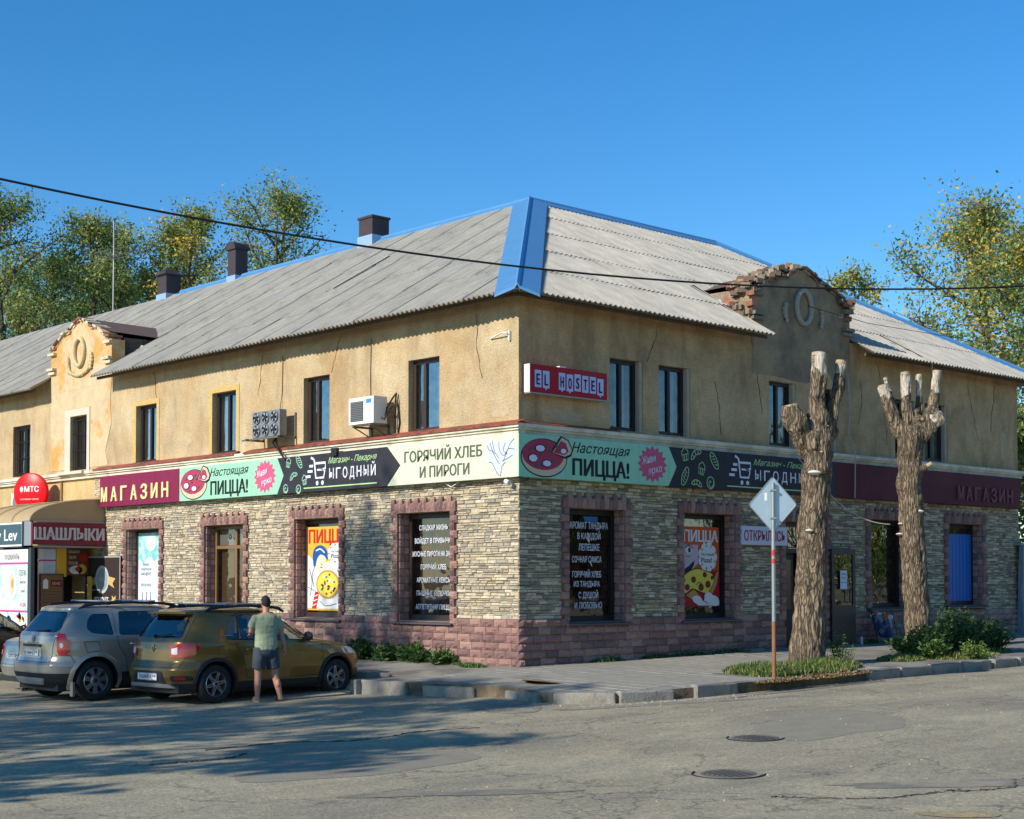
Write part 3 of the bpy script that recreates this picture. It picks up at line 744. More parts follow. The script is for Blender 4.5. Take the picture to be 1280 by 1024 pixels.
for (face, u, z, w_, h_) in (('L', 18.2, 5.9, .5, .9), ('L', 16.2, 6.35, .10, .22), ('L', 11.6, 5.2, .22, .16), ('L', .5, 5.0, .3, .12), ('R', 9.6, 6.6, .3, .2), ('R', 12.9, 5.1, .25, .16), ('R', 1.2, 4.95, .5, .10), ('R', 17.3, 5.4, .16, .4)):
    pts = [(w_ * (1 + rc.uniform(-.3, .3)) * math.cos(t) , h_ * (1 + rc.uniform(-.3, .3)) * math.sin(t)) for t in np.linspace(0, 6.283, 22)[:-1]]
    mb = MB(); mb.prism(pts, .001, .005, M_FLAKE, ML(u, z, 0) if face == 'L' else MR(u, z, 0)); mb.build('plaster_patch', B)
# ---- ground-floor windows: a brown frame, a deep reveal, a metal sill
def sill(face, a, b, z, parent):
    mb = MB(); P = FP(face)
    mb.add([P(a - .12, .13, z - .065), P(b + .12, .13, z - .065), P(b + .12, .13, z - .035), P(a - .12, .13, z - .035), P(a - .02, -.25, z + .02), P(b + .02, -.25, z + .02), P(a - .12, -.01, z - .065), P(b + .12, -.01, z - .065)],
           [(0, 1, 2, 3), (3, 2, 5, 4), (0, 6, 7, 1), (0, 3, 4, 6), (1, 7, 5, 2)], mat('sill_metal', srgb(96, 84, 86), rough=.5, metal=.2, var=.1, vscale=4)); return mb.build('sill', parent)
GWD = .24
gw = {}
for face, ops in (('L', GLo[:2]), ('R', [GRo[0], GRo[1], GRo[3], GRo[4]])):
    for (a, b, c, e) in ops:
        w = window(face, a + .01, b - .01, c + .02, e - .01, GWD, fr=.09, m=M_FRAMED if face == 'R' else M_FRAME, glass=M_GLD); sill(face, a, b, c, w); gw[(face, a)] = w
M_SHEL = mat('shop_shelf', srgb(120, 110, 92), rough=.7, var=.4, vscale=5)
# curtains behind the lettered left window, shelves behind the others
curtain('L', 2.0, 3.4, 1.15, 3.05, .45, mat('gold_curtain', srgb(150, 112, 48), rough=.7, var=.4, vscale=3, stretch=(4, 4, .15)), gw[('L', 1.89)], .06, 9)
for (a, b) in ((11.3, 12.7),):
    mb = MB()
    for k, z in enumerate((1.35, 1.75, 2.2, 2.7)):
        mb.box((a, .9, z), (b, 1.3, z + .05), M_SHEL)
    mb.box((a, .95, 1.4), (b, 1.2, 1.7), mat('white_goods', srgb(190, 188, 182), rough=.6, var=.2, vscale=3)); mb.box((a + .05, .9, 1.45), (a + .75, .94, 1.62), mat('red_goods', srgb(170, 50, 42), rough=.5)); mb.box((a + .5, .9, 1.22), (a + 1.2, .95, 1.34), mat('red_goods', srgb(170, 50, 42), rough=.5))
    mb.build('shelf', gw[('R', 11.2)])
# ---- left doors
def door_open(face, a, b, c, e):
    return
# GL3: glazed double door, orange panel inside, white transom blind
a, b, c, e = GLo[2]
w = window('L', a + .01, b - .01, .3, e - .01, GWD, mull=((a + b) / 2 - .1,), trans=(2.62,), fr=.075, m=mat('oak_frame', srgb(128, 96, 58), rough=.5, var=.1, vscale=5), glass=M_GLD, name='door')
mb = MB(); fbox(mb, 'L', a + .10, a + .95, -.40, -.36, .35, 2.35, mat('orange_board', srgb(206, 142, 48), rough=.6, var=.08, vscale=2)); mb.build('panel', w)
mb = MB(); fbox(mb, 'L', b - .62, b - .10, -.42, -.38, .35, 2.55, mat('tan_board', srgb(150, 118, 76), rough=.6, var=.1, vscale=2)); mb.build('panel', w)
mb = MB(); fbox(mb, 'L', a + .09, b - .09, -.36, -.33, 2.67, 3.02, M_WHITE); mb.build('transom_blind', w)
mb = MB(); mb.tube([FP('L')(b - .7, -GWD + .02 + .03 * math.cos(t * .63), 2.86 + .05 * math.sin(t * .63)) for t in range(11)], .014, mat('badge_green', srgb(70, 74, 40), rough=.6), 6); mb.build('badge', w)
# GL4: window covered by a printed film
a, b, c, e = GLo[3]
w4 = window('L', a + .01, b - .01, .3, e - .01, GWD, fr=.07, m=M_FRAME, glass=M_GLD)
M_FILM = mat('film_white', srgb(214, 226, 232), rough=.5, var=.03, vscale=2); M_TEAL = mat('film_teal', srgb(120, 196, 190), rough=.5, col2=srgb(190, 224, 222), c2scale=4); M_NAVY = mat('film_blue', srgb(52, 84, 132), rough=.5); M_INK = mat('film_ink', srgb(60, 62, 70), rough=.5)
PW, PH = b - a - .18, 2.7
p = Print(ML(b - .09, .36, -.262))
p.poly([(0, 0), (PW, 0), (PW, PH), (0, PH)], M_FILM, 1)
p.poly([(0, 2.05), (.25, 1.9), (.5, 2.1), (.8, 1.95), (1.1, 2.15), (PW, 2.0), (PW, PH), (0, PH)], M_TEAL, 2)
p.poly(ell(.62, 2.42, .24, .2), M_FILM, 3)
for k, x in enumerate((.22, .42, .62, 1.18, 1.3)):
    p.poly([(x - .035, .2), (x + .035, .2), (x + .035, .95), (x + .012, 1.05), (x + .012, 1.2), (x - .012, 1.2), (x - .012, 1.05), (x - .035, .95)], M_NAVY, 3)
for y, t, h in ((1.86, 'ВАША', .06), (1.74, 'КОНДИТЕРСКАЯ', .06), (1.62, 'АКЦЕНТ', .07), (1.34, 'ВКУСНО ЖИТЬ', .07)): p.text(t, .4, y, h, M_INK, 4, w=.5 if len(t) > 5 else .3)
for y, t in ((1.78, '-30%'), (1.62, '-С-'), (1.34, 'НА ВСЁ')): p.text(t, 1.12, y, .08, M_INK, 4, w=.3)
p.build('printed_film', w4)

# ---- right entrance: dark opening with arched fanlight, one leaf swung open against the wall
a, b, c, e = GRo[2]
mb = MB(); M_DOOR = mat('brown_door', srgb(52, 36, 30), rough=.45, var=.08, vscale=5)
fbox(mb, 'R', a, a + .09, -.24, -.16, c, e, M_DOOR); fbox(mb, 'R', b - .09, b, -.24, -.16, c, e, M_DOOR); fbox(mb, 'R', a + .09, b - .09, -.24, -.16, e - .09, e, M_DOOR); fbox(mb, 'R', a + .09, b - .09, -.24, -.16, 2.45, 2.55, M_DOOR)
fr_ = mb.build('entrance_frame', B)
mb = MB(); mb.box((a + .09, .2, 2.55), (b - .09, .205, e - .09), M_GLD); mb.build('pane', fr_)
mb = MB()
for k in range(7): 
    t = R(180 * k / 6); mb.tube([(a + .75, .16, 2.58), (a + .75 + .62 * math.cos(t), .16, 2.58 + .45 * math.sin(t))], .012, M_DOOR, 5)
mb.build('fanlight_bar', fr_)
mb = MB(); mb.box((a + .1, .30, c), (a + .72, .34, 2.45), M_DOOR); dl = mb.build('door', B)
mb = MB(); mb.box((a + .2, .29, 1.2), (a + .62, .298, 2.3), mat('door_dark_glass', srgb(26, 26, 28), rough=.1)); mb.build('pane', dl)
mb = MB(); mb.tube([(a + .26, .26, 1.2), (a + .26, .26, 1.7)], .014, M_WHITE, 6); mb.build('handle', dl)
# open leaf (hinged at b), swings out beside the opening
x0, x1, z0, z1, yy = 9.47, 10.38, .40, 2.55, -.12
mb = MB()
mb.box((x0, yy - .05, z0), (x0 + .1, yy, z1), M_DOOR); mb.box((x1 - .1, yy - .05, z0), (x1, yy, z1), M_DOOR); mb.box((x0 + .1, yy - .05, z1 - .12), (x1 - .1, yy, z1), M_DOOR); mb.box((x0 + .1, yy - .05, z0), (x1 - .1, yy, z0 + .88), M_DOOR)
dl = mb.build('door', B)
mb = MB(); mb.box((x0 + .1, yy - .03, z0 + .88), (x1 - .1, yy - .02, z1 - .12), M_GLD); mb.build('pane', dl)
mb = MB(); mb.tube([(x1 - .17, yy - .1, 1.35), (x1 - .3, yy - .1, 1.35), (x1 - .3, yy - .1, 1.65), (x1 - .17, yy - .1, 1.65)], .014, mat('handle_dark', srgb(30, 30, 30), rough=.3, metal=.6), 6)
mb.build('handle', dl)
p = Print(MR(x0 + .42, 1.85, .187)); M_PAPER = mat('paper', srgb(216, 222, 240), rough=.7)
p.poly([(-.13, -.2), (.13, -.2), (.13, .22), (-.13, .22)], M_PAPER, 1); p.text('РЕЖИМ', 0, .12, .035, M_INK, 2); p.text('9-21', 0, .02, .06, M_INK, 2); p.text('без выходных', 0, -.06, .025, M_INK, 2)
p.build('notice', dl)

# ---- roof sheets
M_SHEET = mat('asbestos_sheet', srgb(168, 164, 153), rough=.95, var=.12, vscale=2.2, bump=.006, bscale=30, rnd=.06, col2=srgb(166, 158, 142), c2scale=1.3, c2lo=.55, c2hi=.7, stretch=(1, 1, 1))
def valley_shade(m):  # wave valleys shaded in the colour itself, then random streaks along the sheet
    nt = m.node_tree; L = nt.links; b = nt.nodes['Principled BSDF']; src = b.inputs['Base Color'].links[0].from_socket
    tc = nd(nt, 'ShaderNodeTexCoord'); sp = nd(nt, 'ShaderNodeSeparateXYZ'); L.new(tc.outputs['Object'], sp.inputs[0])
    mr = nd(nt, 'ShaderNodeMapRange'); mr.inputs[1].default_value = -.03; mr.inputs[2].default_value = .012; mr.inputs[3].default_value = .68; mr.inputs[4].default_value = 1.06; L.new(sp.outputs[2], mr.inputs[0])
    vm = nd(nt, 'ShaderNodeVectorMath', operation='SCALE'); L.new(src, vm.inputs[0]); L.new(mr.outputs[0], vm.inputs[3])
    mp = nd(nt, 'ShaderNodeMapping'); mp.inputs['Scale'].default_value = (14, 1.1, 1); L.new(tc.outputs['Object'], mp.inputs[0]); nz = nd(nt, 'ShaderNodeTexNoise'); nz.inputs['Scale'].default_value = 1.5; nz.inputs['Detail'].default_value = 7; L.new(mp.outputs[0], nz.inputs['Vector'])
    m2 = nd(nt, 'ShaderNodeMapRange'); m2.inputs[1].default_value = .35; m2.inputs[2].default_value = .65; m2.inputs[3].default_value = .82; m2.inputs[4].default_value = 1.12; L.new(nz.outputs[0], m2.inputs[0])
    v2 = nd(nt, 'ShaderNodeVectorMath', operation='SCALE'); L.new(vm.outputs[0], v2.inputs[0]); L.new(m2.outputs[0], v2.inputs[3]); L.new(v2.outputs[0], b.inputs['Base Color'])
valley_shade(M_SHEET)
def world_blotch(m, scale, lo, hi, dark, light):
    nt = m.node_tree; L = nt.links; b = nt.nodes['Principled BSDF']; src = b.inputs['Base Color'].links[0].from_socket
    g = nd(nt, 'ShaderNodeNewGeometry'); nz = nd(nt, 'ShaderNodeTexNoise'); nz.inputs['Scale'].default_value = scale; nz.inputs['Detail'].default_value = 9; nz.inputs['Roughness'].default_value = .7; L.new(g.outputs['Position'], nz.inputs['Vector'])
    cr = nd(nt, 'ShaderNodeValToRGB'); e = cr.color_ramp.elements; e[0].position = lo; e[0].color = (*dark, 1); e[1].position = hi; e[1].color = (*light, 1); L.new(nz.outputs[0], cr.inputs[0])
    mx = nd(nt, 'ShaderNodeMix', data_type='RGBA', blend_type='MULTIPLY'); mx.inputs[0].default_value = 1; L.new(src, mx.inputs[6]); L.new(cr.outputs[0], mx.inputs[7]); L.new(mx.outputs[2], b.inputs['Base Color'])
world_blotch(M_SHEET, .8, .35, .68, (.86, .87, .87), (1.08, 1.05, .99))
world_blotch(M_PL, .45, .36, .66, (.84, .80, .74), (1.08, 1.08, 1.08)); world_blotch(M_PR, .5, .36, .66, (.78, .76, .74), (1.12, 1.10, 1.05))
M_BLUE = mat('blue_sheet_metal', srgb(92, 148, 192), rough=.45, metal=.15, var=.08, vscale=3)
M_WOOD = mat('roof_boards', srgb(96, 80, 62), rough=.9, var=.2, vscale=6)
ov, ez, d0, rzz = .6, 7.0, 5.66, 10.8
sl = (rzz - ez) / (d0 + ov); sang = math.atan(sl); cs = math.cos(sang)
SWD, SLN, EXP = 1.12, 1.62, 1.50
def sheet_bm(n_waves=8):
    """local x across (0..SWD), y up the slope (0..SLN), z out of the roof"""
    bm = bmesh.new(); n = n_waves * 6; amp = .030
    rows_ = []
    for y in (0, SLN / 2, SLN):
        for t in (0, -.013):
            rows_.append([bm.verts.new(((SWD + .012) * k / n - .006, y, amp * math.cos(2 * math.pi * k / 6) + t)) for k in range(n + 1)])
    for r in (0, 2):
        for k in range(n):
            bm.faces.new((rows_[r][k], rows_[r][k + 1], rows_[r + 2][k + 1], rows_[r + 2][k])); bm.faces.new((rows_[r + 1][k], rows_[r + 3][k], rows_[r + 3][k + 1], rows_[r + 1][k + 1]))
    for k in range(n): bm.faces.new((rows_[0][k], rows_[1][k], rows_[1][k + 1], rows_[0][k + 1]))
    return bm
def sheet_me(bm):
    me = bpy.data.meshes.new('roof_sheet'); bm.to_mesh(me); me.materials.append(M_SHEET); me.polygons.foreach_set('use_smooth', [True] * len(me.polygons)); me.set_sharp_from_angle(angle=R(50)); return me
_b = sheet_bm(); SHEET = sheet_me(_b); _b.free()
def slope_frame(o, xd, up):
    """4x4 with x along the eave, y up the slope"""
    xd = Vector(xd).normalized(); up = Vector(up).normalized(); z = xd.cross(up).normalized()
    M = Matrix((xd, up, z)).transposed().to_4x4(); M.translation = Vector(o); return M
n_sheets = 0
def lay_slope(F, nu, nrows, cuts, holes=(), u_start=0, tilt=-.015):
    """cuts: world planes (point, normal) - keep the side the normal points to; holes: (u0,u1,y1): remove below slope y1"""
    global n_sheets
    Fi = F.inverted()
    for r in range(nrows):
        for k in range(nu):
            u = u_start + k * SWD; y = r * EXP
            M = F @ Matrix.Translation((u + random.uniform(-.003, .003), y + random.uniform(-.02, .02), .055 + random.uniform(0, .006))) @ Matrix.Rotation(tilt + random.uniform(-.003, .003), 4, 'X') @ Matrix.Rotation(random.uniform(-.0012, .0012), 4, 'Z')
            corners = [M @ Vector(c) for c in ((0, 0, 0), (SWD, 0, 0), (SWD, SLN, 0), (0, SLN, 0))]
            need = []; skip = False
            for (p, n) in cuts:
                p, n = Vector(p), Vector(n); s = [(c - p).dot(n) for c in corners]
                if max(s) <= .0: skip = True
                elif min(s) < 0: need.append((p, n))
            if skip: continue
            hits = [h for h in holes if u < h[1] and u + SWD > h[0] and y < h[2]]
            if not need and not hits:
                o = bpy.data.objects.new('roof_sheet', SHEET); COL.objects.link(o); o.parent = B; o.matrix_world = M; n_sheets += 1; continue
            pieces = [sheet_bm()]; Mi = M.inverted()
            for (p, n) in need:
                pl = Mi @ p; nl = (Mi.to_3x3() @ n).normalized()
                bmesh.ops.bisect_plane(pieces[0], geom=pieces[0].verts[:] + pieces[0].edges[:] + pieces[0].faces[:], plane_co=pl, plane_no=nl, clear_inner=True)
            for (h0, h1, hy) in hits:
                new = []
                for bm in pieces:
                    for co, no, lim in (((h0 - u, 0, 0), (1, 0, 0), 'L'), ((h1 - u, 0, 0), (-1, 0, 0), 'R'), (None, None, 'U')):
                        c = bm.copy(); g = lambda: c.verts[:] + c.edges[:] + c.faces[:]
                        if lim == 'L':      # part left of the hole
                            if h0 - u <= 0: c.free(); continue
                            bmesh.ops.bisect_plane(c, geom=g(), plane_co=co, plane_no=no, clear_outer=True)
                        elif lim == 'R':
                            if h1 - u >= SWD: c.free(); continue
                            bmesh.ops.bisect_plane(c, geom=g(), plane_co=co, plane_no=no, clear_outer=True)
                        else:
                            if hy - y >= SLN: c.free(); continue
                            bmesh.ops.bisect_plane(c, geom=g(), plane_co=(0, hy - y, 0), plane_no=(0, -1, 0), clear_outer=True)
                            if h0 - u > 0: bmesh.ops.bisect_plane(c, geom=g(), plane_co=(h0 - u, 0, 0), plane_no=(-1, 0, 0), clear_outer=True)
                            if h1 - u < SWD: bmesh.ops.bisect_plane(c, geom=g(), plane_co=(h1 - u, 0, 0), plane_no=(1, 0, 0), clear_outer=True)
                        if len(c.faces): new.append(c)
                        else: c.free()
                pieces = new
            for bm in pieces:
                if len(bm.faces):
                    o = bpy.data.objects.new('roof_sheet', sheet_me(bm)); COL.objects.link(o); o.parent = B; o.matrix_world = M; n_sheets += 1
                bm.free()
PL_, PR_ = (15.35, 18.75), (6.85, 10.45)
hy_ = (ov + .05) / cs
# right slope: x along +x, up = (0, cos, sin)
FR_ = slope_frame((-ov, -ov, ez), (1, 0, 0), (0, cs, math.sin(sang)))
hipn = Vector((1, -1, 0)).normalized()
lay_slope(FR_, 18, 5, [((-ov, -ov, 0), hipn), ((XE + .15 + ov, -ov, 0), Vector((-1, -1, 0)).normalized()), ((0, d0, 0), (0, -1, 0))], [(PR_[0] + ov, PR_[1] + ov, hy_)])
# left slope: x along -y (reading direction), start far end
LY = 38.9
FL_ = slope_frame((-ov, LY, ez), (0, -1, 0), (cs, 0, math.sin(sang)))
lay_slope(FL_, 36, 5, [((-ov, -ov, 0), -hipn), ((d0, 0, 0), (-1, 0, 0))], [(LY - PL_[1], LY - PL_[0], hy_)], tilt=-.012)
# end slope towards +x (hip end) and rear slopes as boards
FE_ = slope_frame((XE + .15 + ov, -ov, ez), (0, 1, 0), (-cs, 0, math.sin(sang)))
lay_slope(FE_, 11, 5, [((XE + .15 + ov, -ov, 0), Vector((1, 1, 0)).normalized()), ((XE + .15 + ov, 11.3 + ov, 0), Vector((1, -1, 0)).normalized())])
print('sheets', n_sheets)
xe = XE + .15 - d0
mb = MB(); q = .045
A, A2 = (d0, d0, rzz - q), (xe, d0, rzz - q)
LZ = 40.0
w0 = .36; zb = ez + sl * (ov + w0) - .04
mb.add([(w0, w0, zb), A, A2, (XE + .15 - w0, w0, zb)], [(0, 1, 2, 3)], M_WOOD)
mb.add([(w0, w0, zb), A, (d0, LZ, rzz - q), (w0, LZ, zb)], [(0, 1, 2, 3)], M_WOOD)
mb.add([(XE + .15 - w0, w0, zb), A2, (XE + .15 - w0, 11.3 - w0, zb)], [(0, 1, 2)], M_WOOD)
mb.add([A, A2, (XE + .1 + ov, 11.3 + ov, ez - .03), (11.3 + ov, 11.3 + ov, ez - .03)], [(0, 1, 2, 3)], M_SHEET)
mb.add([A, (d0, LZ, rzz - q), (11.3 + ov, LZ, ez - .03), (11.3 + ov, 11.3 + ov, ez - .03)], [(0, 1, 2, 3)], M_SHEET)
mb.add([(-ov + .05, LZ, ez - .03), (d0, LZ, rzz - q), (11.3 + ov, LZ, ez - .03)], [(0, 1, 2)], M_WOOD)
mb.build('roof_boarding', B, fixn=False)
# a narrow board set back under the sheets
mb = MB()
for (a, b) in ((-ov + .2, PL_[0] - .02), (PL_[1] + .02, LZ)): mb.box((-ov + .16, a, ez - .02), (-ov + .20, b, ez + .05), M_WOOD)
for (a, b) in ((-ov + .20, PR_[0] - .02), (PR_[1] + .02, XE + ov)): mb.box((a, -ov + .16, ez - .02), (b, -ov + .20, ez + .05), M_WOOD)
mb.build('eave_board', B)['kind'] = 'stuff'

# ridge and hip caps
def cap(p0, p1, n1, n2, w, name, lift=.07, roll=.035):
    """folded strip along p0-p1; n1/n2 = directions down either slope"""
    p0, p1 = Vector(p0), Vector(p1); up = Vector((0, 0, 1)); n1, n2 = Vector(n1).normalized(), Vector(n2).normalized()
    mb = MB(); L0 = []
    for p in (p0, p1):
        t = p + up * lift
        L0.append([t + n1 * w, t + n1 * .05 + up * .01, t + up * (roll + .02), t + n2 * .05 + up * .01, t + n2 * w])
    fs = [(k, k + 1, 5 + k + 1, 5 + k) for k in range(4)]
    mb.add(L0[0] + L0[1], fs, M_BLUE)
    for i in (0, 4):
        for a, b in ((0, 1),): mb.add([L0[a][i], L0[b][i], L0[b][i] - up * .06, L0[a][i] - up * .06], [(0, 1, 2, 3)], M_BLUE)
    for j in (0, 1): mb.add(L0[j] + [v - up * .05 for v in L0[j]], [(k, k + 1, 6 + k, 5 + k) for k in range(4)], M_BLUE)
    return mb.build(name, B, fixn=False)
dR = Vector((0, -cs, -math.sin(sang))); dL = Vector((-cs, 0, -math.sin(sang))); dRb = Vector((0, cs, -math.sin(sang))); dLb = Vector((cs, 0, -math.sin(sang)))
hv = (Vector((d0, d0, rzz)) - Vector((-ov, -ov, ez))).normalized()
sR = (hv.cross(Vector((0, -math.sin(sang), cs)))).normalized(); sL = (hv.cross(Vector((-math.sin(sang), 0, cs)))).normalized()
if sR.x < 0: sR = -sR
if sL.y < 0: sL = -sL
c0 = Vector((-ov, -ov, ez)) - hv * .06
cap(c0, (d0, d0, rzz), sL, sR, .44, 'hip_cap', .125, .05)
cap((d0, d0, rzz), (xe, d0, rzz), dR, dRb, .2, 'ridge_cap', .10)
cap((d0, d0, rzz), (d0, 21.6, rzz), dL, dLb, .2, 'ridge_cap', .10)
hv2 = (Vector((xe, d0, rzz)) - Vector((XE + .15 + ov, -ov, ez))).normalized()
s1 = hv2.cross(Vector((0, -math.sin(sang), cs))).normalized(); s2 = hv2.cross(Vector((math.sin(sang), 0, cs))).normalized()
if s1.x > 0: s1 = -s1
if s2.y < 0: s2 = -s2
cap(Vector((XE + .15 + ov, -ov, ez)), (xe, d0, rzz), s1, s2, .26, 'hip_cap', .10)
mb = MB(); mb.add([(d0 - .2, 21.6, rzz - .07), (d0, 21.6, rzz + .06), (d0 + .2, 21.6, rzz - .07), (d0 - .2, LZ, rzz - .07), (d0, LZ, rzz + .06), (d0 + .2, LZ, rzz - .07)], [(0, 1, 4, 3), (1, 2, 5, 4)], mat('old_ridge', srgb(98, 84, 74), rough=.8, var=.3, vscale=4)); mb.build('ridge_cap', B)

# loose, slipped pieces and dark cracks between sheets on the left slope
mb = MB()
F_ = FL_
for (u, y, l, a) in ((LY - 8.6, 3.1, 2.6, .0), ):
    T = F_ @ Matrix.Translation((u, y, .085)) @ Matrix.Rotation(R(a), 4, 'Z')
    mb.box((0, 0, 0), (.11, l * .75, .02), M_SHEET, T)
mb.build('loose_batten', B)

# ---- pediments
def pediment(face, a, b, m, m_side, name):
    P = FP(face); c = (a + b) / 2; hw = (b - a) / 2; mb = MB()
    out = [(-hw, 6.95), (-hw, 8.08), (-hw + .30, 8.12), (-hw + .33, 8.20)]
    out += [(-hw + .33 + (hw - .88) * t, 8.20 + .28 * math.sin(t * math.pi / 2)) for t in (.25, .5, .75, 1.)]
    out += [(-.52, 8.55), (0, 8.76)]
    full = out + [(-x, z) for x, z in out[::-1][1:]]
    T = (ML(c, 0, 0) if face == 'L' else MR(c, 0, 0))
    mb.prism(full, -.36, .014, m, T)
    # the wall below, flush with the pediment
    o = mb.build(name, B)
    # cornice along its top: bricks and broken plaster
    rr = random.Random(9 if face == 'L' else 10)
    top = full[1:-1]; mbk = MB()
    M_BRK = ramp_mat('old_brick', [(0, srgb(140, 96, 76)), (.22, srgb(128, 114, 94)), (.48, srgb(150, 128, 100)), (.66, srgb(96, 86, 72)), (.82, srgb(166, 150, 122))], bump=.01, bscale=40, var=.3, use='island') if face == 'R' else ramp_mat('pale_brick', [(0, srgb(208, 190, 156)), (.35, srgb(190, 170, 136)), (.6, srgb(214, 200, 168)), (.82, srgb(150, 100, 84))], bump=.01, bscale=40, var=.3, use='island')
    for (x0, z0), (x1, z1) in zip(top[:-1], top[1:]):
        L_ = math.dist((x0, z0), (x1, z1)); n = max(1, int(L_ / .14)); ang = math.atan2(z1 - z0, x1 - x0)
        for k in range(n):
            t = (k + .5) / n; x, z = x0 + (x1 - x0) * t, z0 + (z1 - z0) * t
            for lay in range(2):
                if rr.random() < .14: continue
                TT = T @ Matrix.Translation((x, z, 0)) @ Matrix.Rotation(ang + rr.uniform(-.1, .1), 4, 'Z')
                mbk.box((-L_ / n * .46, .002 + lay * .055, -.34 + rr.uniform(0, .05)), (L_ / n * .46, .052 + lay * .055 + rr.uniform(-.006, .008), .05 + lay * .05 + rr.uniform(-.03, .03)), M_BRK, TT)
    ob = mbk.build('coping_bricks', B); ob['kind'] = 'stuff'
    # shoulder mouldings
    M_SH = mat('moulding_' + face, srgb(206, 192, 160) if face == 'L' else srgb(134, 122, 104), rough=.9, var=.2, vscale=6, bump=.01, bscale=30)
    for s in (-1, 1):
        for z, dd in ((7.46, .07), (7.56, .12), (7.98, .09)):
            u0, u1 = sorted((s * (hw - .32), s * (hw + .04))); ms = MB(); ms.box((u0, z, .015), (u1, z + .07, .02 + dd), M_SH, T); ms.build('shoulder_moulding', B)
    # oval ring and garland
    mr = MB(); ring = [T @ Vector((.27 * math.cos(t), 7.92 + .0 + .37 * math.sin(t), .06)) for t in np.linspace(0, 2 * math.pi, 33)]
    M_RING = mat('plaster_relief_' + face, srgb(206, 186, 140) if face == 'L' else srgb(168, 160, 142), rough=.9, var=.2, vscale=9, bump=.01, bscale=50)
    mr.tube(ring, .058, M_RING, 8, caps=False); ro = mr.build('oval_ring', B, smooth=60)
    mg = MB()
    gar = [(-.62, 7.75), (-.58, 7.5), (-.4, 7.38), (0, 7.30), (.4, 7.38), (.58, 7.5), (.62, 7.75)] if face == 'L' else None
    if gar:
        pts = bezier(gar, 36)
        for k, (x, z) in enumerate(pts): mg.lathe([(0.0, -.05), (.05 + .02 * rr.random(), -.02), (.045, .03), (0, .05)], M_RING, 6, T @ Matrix.Translation((x, z, .06)) @ Matrix.Rotation(rr.random(), 4, 'X'))
    for s in (-1, 1):
        if face == 'R': mg = MB()
        for k in range(5): 
            z = 7.9 - k * .085; mg.lathe([(0, -.05), (.07 - .011 * abs(k - 1.4), -.02), (.06, .03), (0, .06)], M_RING, 6, T @ Matrix.Translation((s * (.66 + .03 * math.sin(k)), z if face == 'R' else z - .1, .05)))
        if face == 'R': mg.build('garland', B, smooth=50)
    if face == 'L': mg.build('garland', B, smooth=50)
    # small gabled roof behind it and its side walls
    z_at = lambda d: ez + sl * (d + ov)
    md = MB()
    def PP(u, d, z): return T @ Vector((u, z, -d))
    zr = 8.74; dr = (zr - ez) / sl - ov; zs = 8.12; ds = (zs - ez) / sl - ov
    if face == 'R':
        rb = MB()
        for k in range(70):
            t, q = rr.random(), rr.random() ** .7; u = -hw * t - .05; zt_ = 8.74 - .62 * t ** 1.3 + .10
            rb.box((-.11, -.06, -.05), (.11, .06, .05), M_BRK, Matrix.Translation(PP(u, q * .75 - .1, zt_ + rr.uniform(-.05, .06))) @ Matrix.Rotation(rr.uniform(-3, 3), 4, 'Z') @ Matrix.Rotation(rr.uniform(-.4, .4), 4, 'X'))
        for k in range(30): 
            t = rr.random(); rb.box((-.11, -.06, -.05), (.11, .06, .05), M_BRK, Matrix.Translation(PP(-hw - .02 + rr.uniform(-.06, .12), rr.random() * .6 - .05, 7.4 + rr.random() * .8)) @ Matrix.Rotation(rr.uniform(-3, 3), 4, 'Z'))
        for k in range(24): rb.box((-.11, -.06, -.05), (.11, .06, .05), M_BRK, Matrix.Translation(PP(hw - .5 + rr.random() * .5, rr.uniform(-.1, .3), 8.1 + rr.uniform(-.25, .22))) @ Matrix.Rotation(rr.uniform(-3, 3), 4, 'Z'))
        rb.build('rubble_bricks', B)['kind'] = 'stuff'
    M_RUST = mat('rusty_roof_sheet', srgb(112, 88, 76), rough=.85, metal=.05, var=.35, vscale=3, col2=srgb(92, 72, 62), c2scale=3)
    md.add([PP(0, -.1, zr + .10), PP(0, dr + .1, zr + .07), PP(-hw - .05, ds + .75, zs + .10), PP(-hw + .05, -.02, zs + .16)], [(0, 1, 2, 3)], M_RUST)
    md.add([PP(0, -.1, zr + .10), PP(0, dr + .1, zr + .07), PP(hw + .05, ds + .75, zs + .10), PP(hw - .05, -.02, zs + .16)], [(0, 1, 2, 3)], M_RUST)
    md.build('dormer_roof', B)
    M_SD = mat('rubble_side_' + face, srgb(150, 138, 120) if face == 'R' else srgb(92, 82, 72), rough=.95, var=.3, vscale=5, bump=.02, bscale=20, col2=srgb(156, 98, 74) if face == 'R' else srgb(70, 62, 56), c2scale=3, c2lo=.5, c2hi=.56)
    for s in (-1, 1):
        u = s * (hw - .06); mw = MB()
        mw.add([PP(u, .35, z_at(.35) - .2), PP(u, .35, 8.16), PP(u, ds + .7, 8.18), PP(u, ds + .7, z_at(ds + .7) - .2)], [(0, 1, 2, 3)], M_SD); mw.build('dormer_side', B, fixn=False)
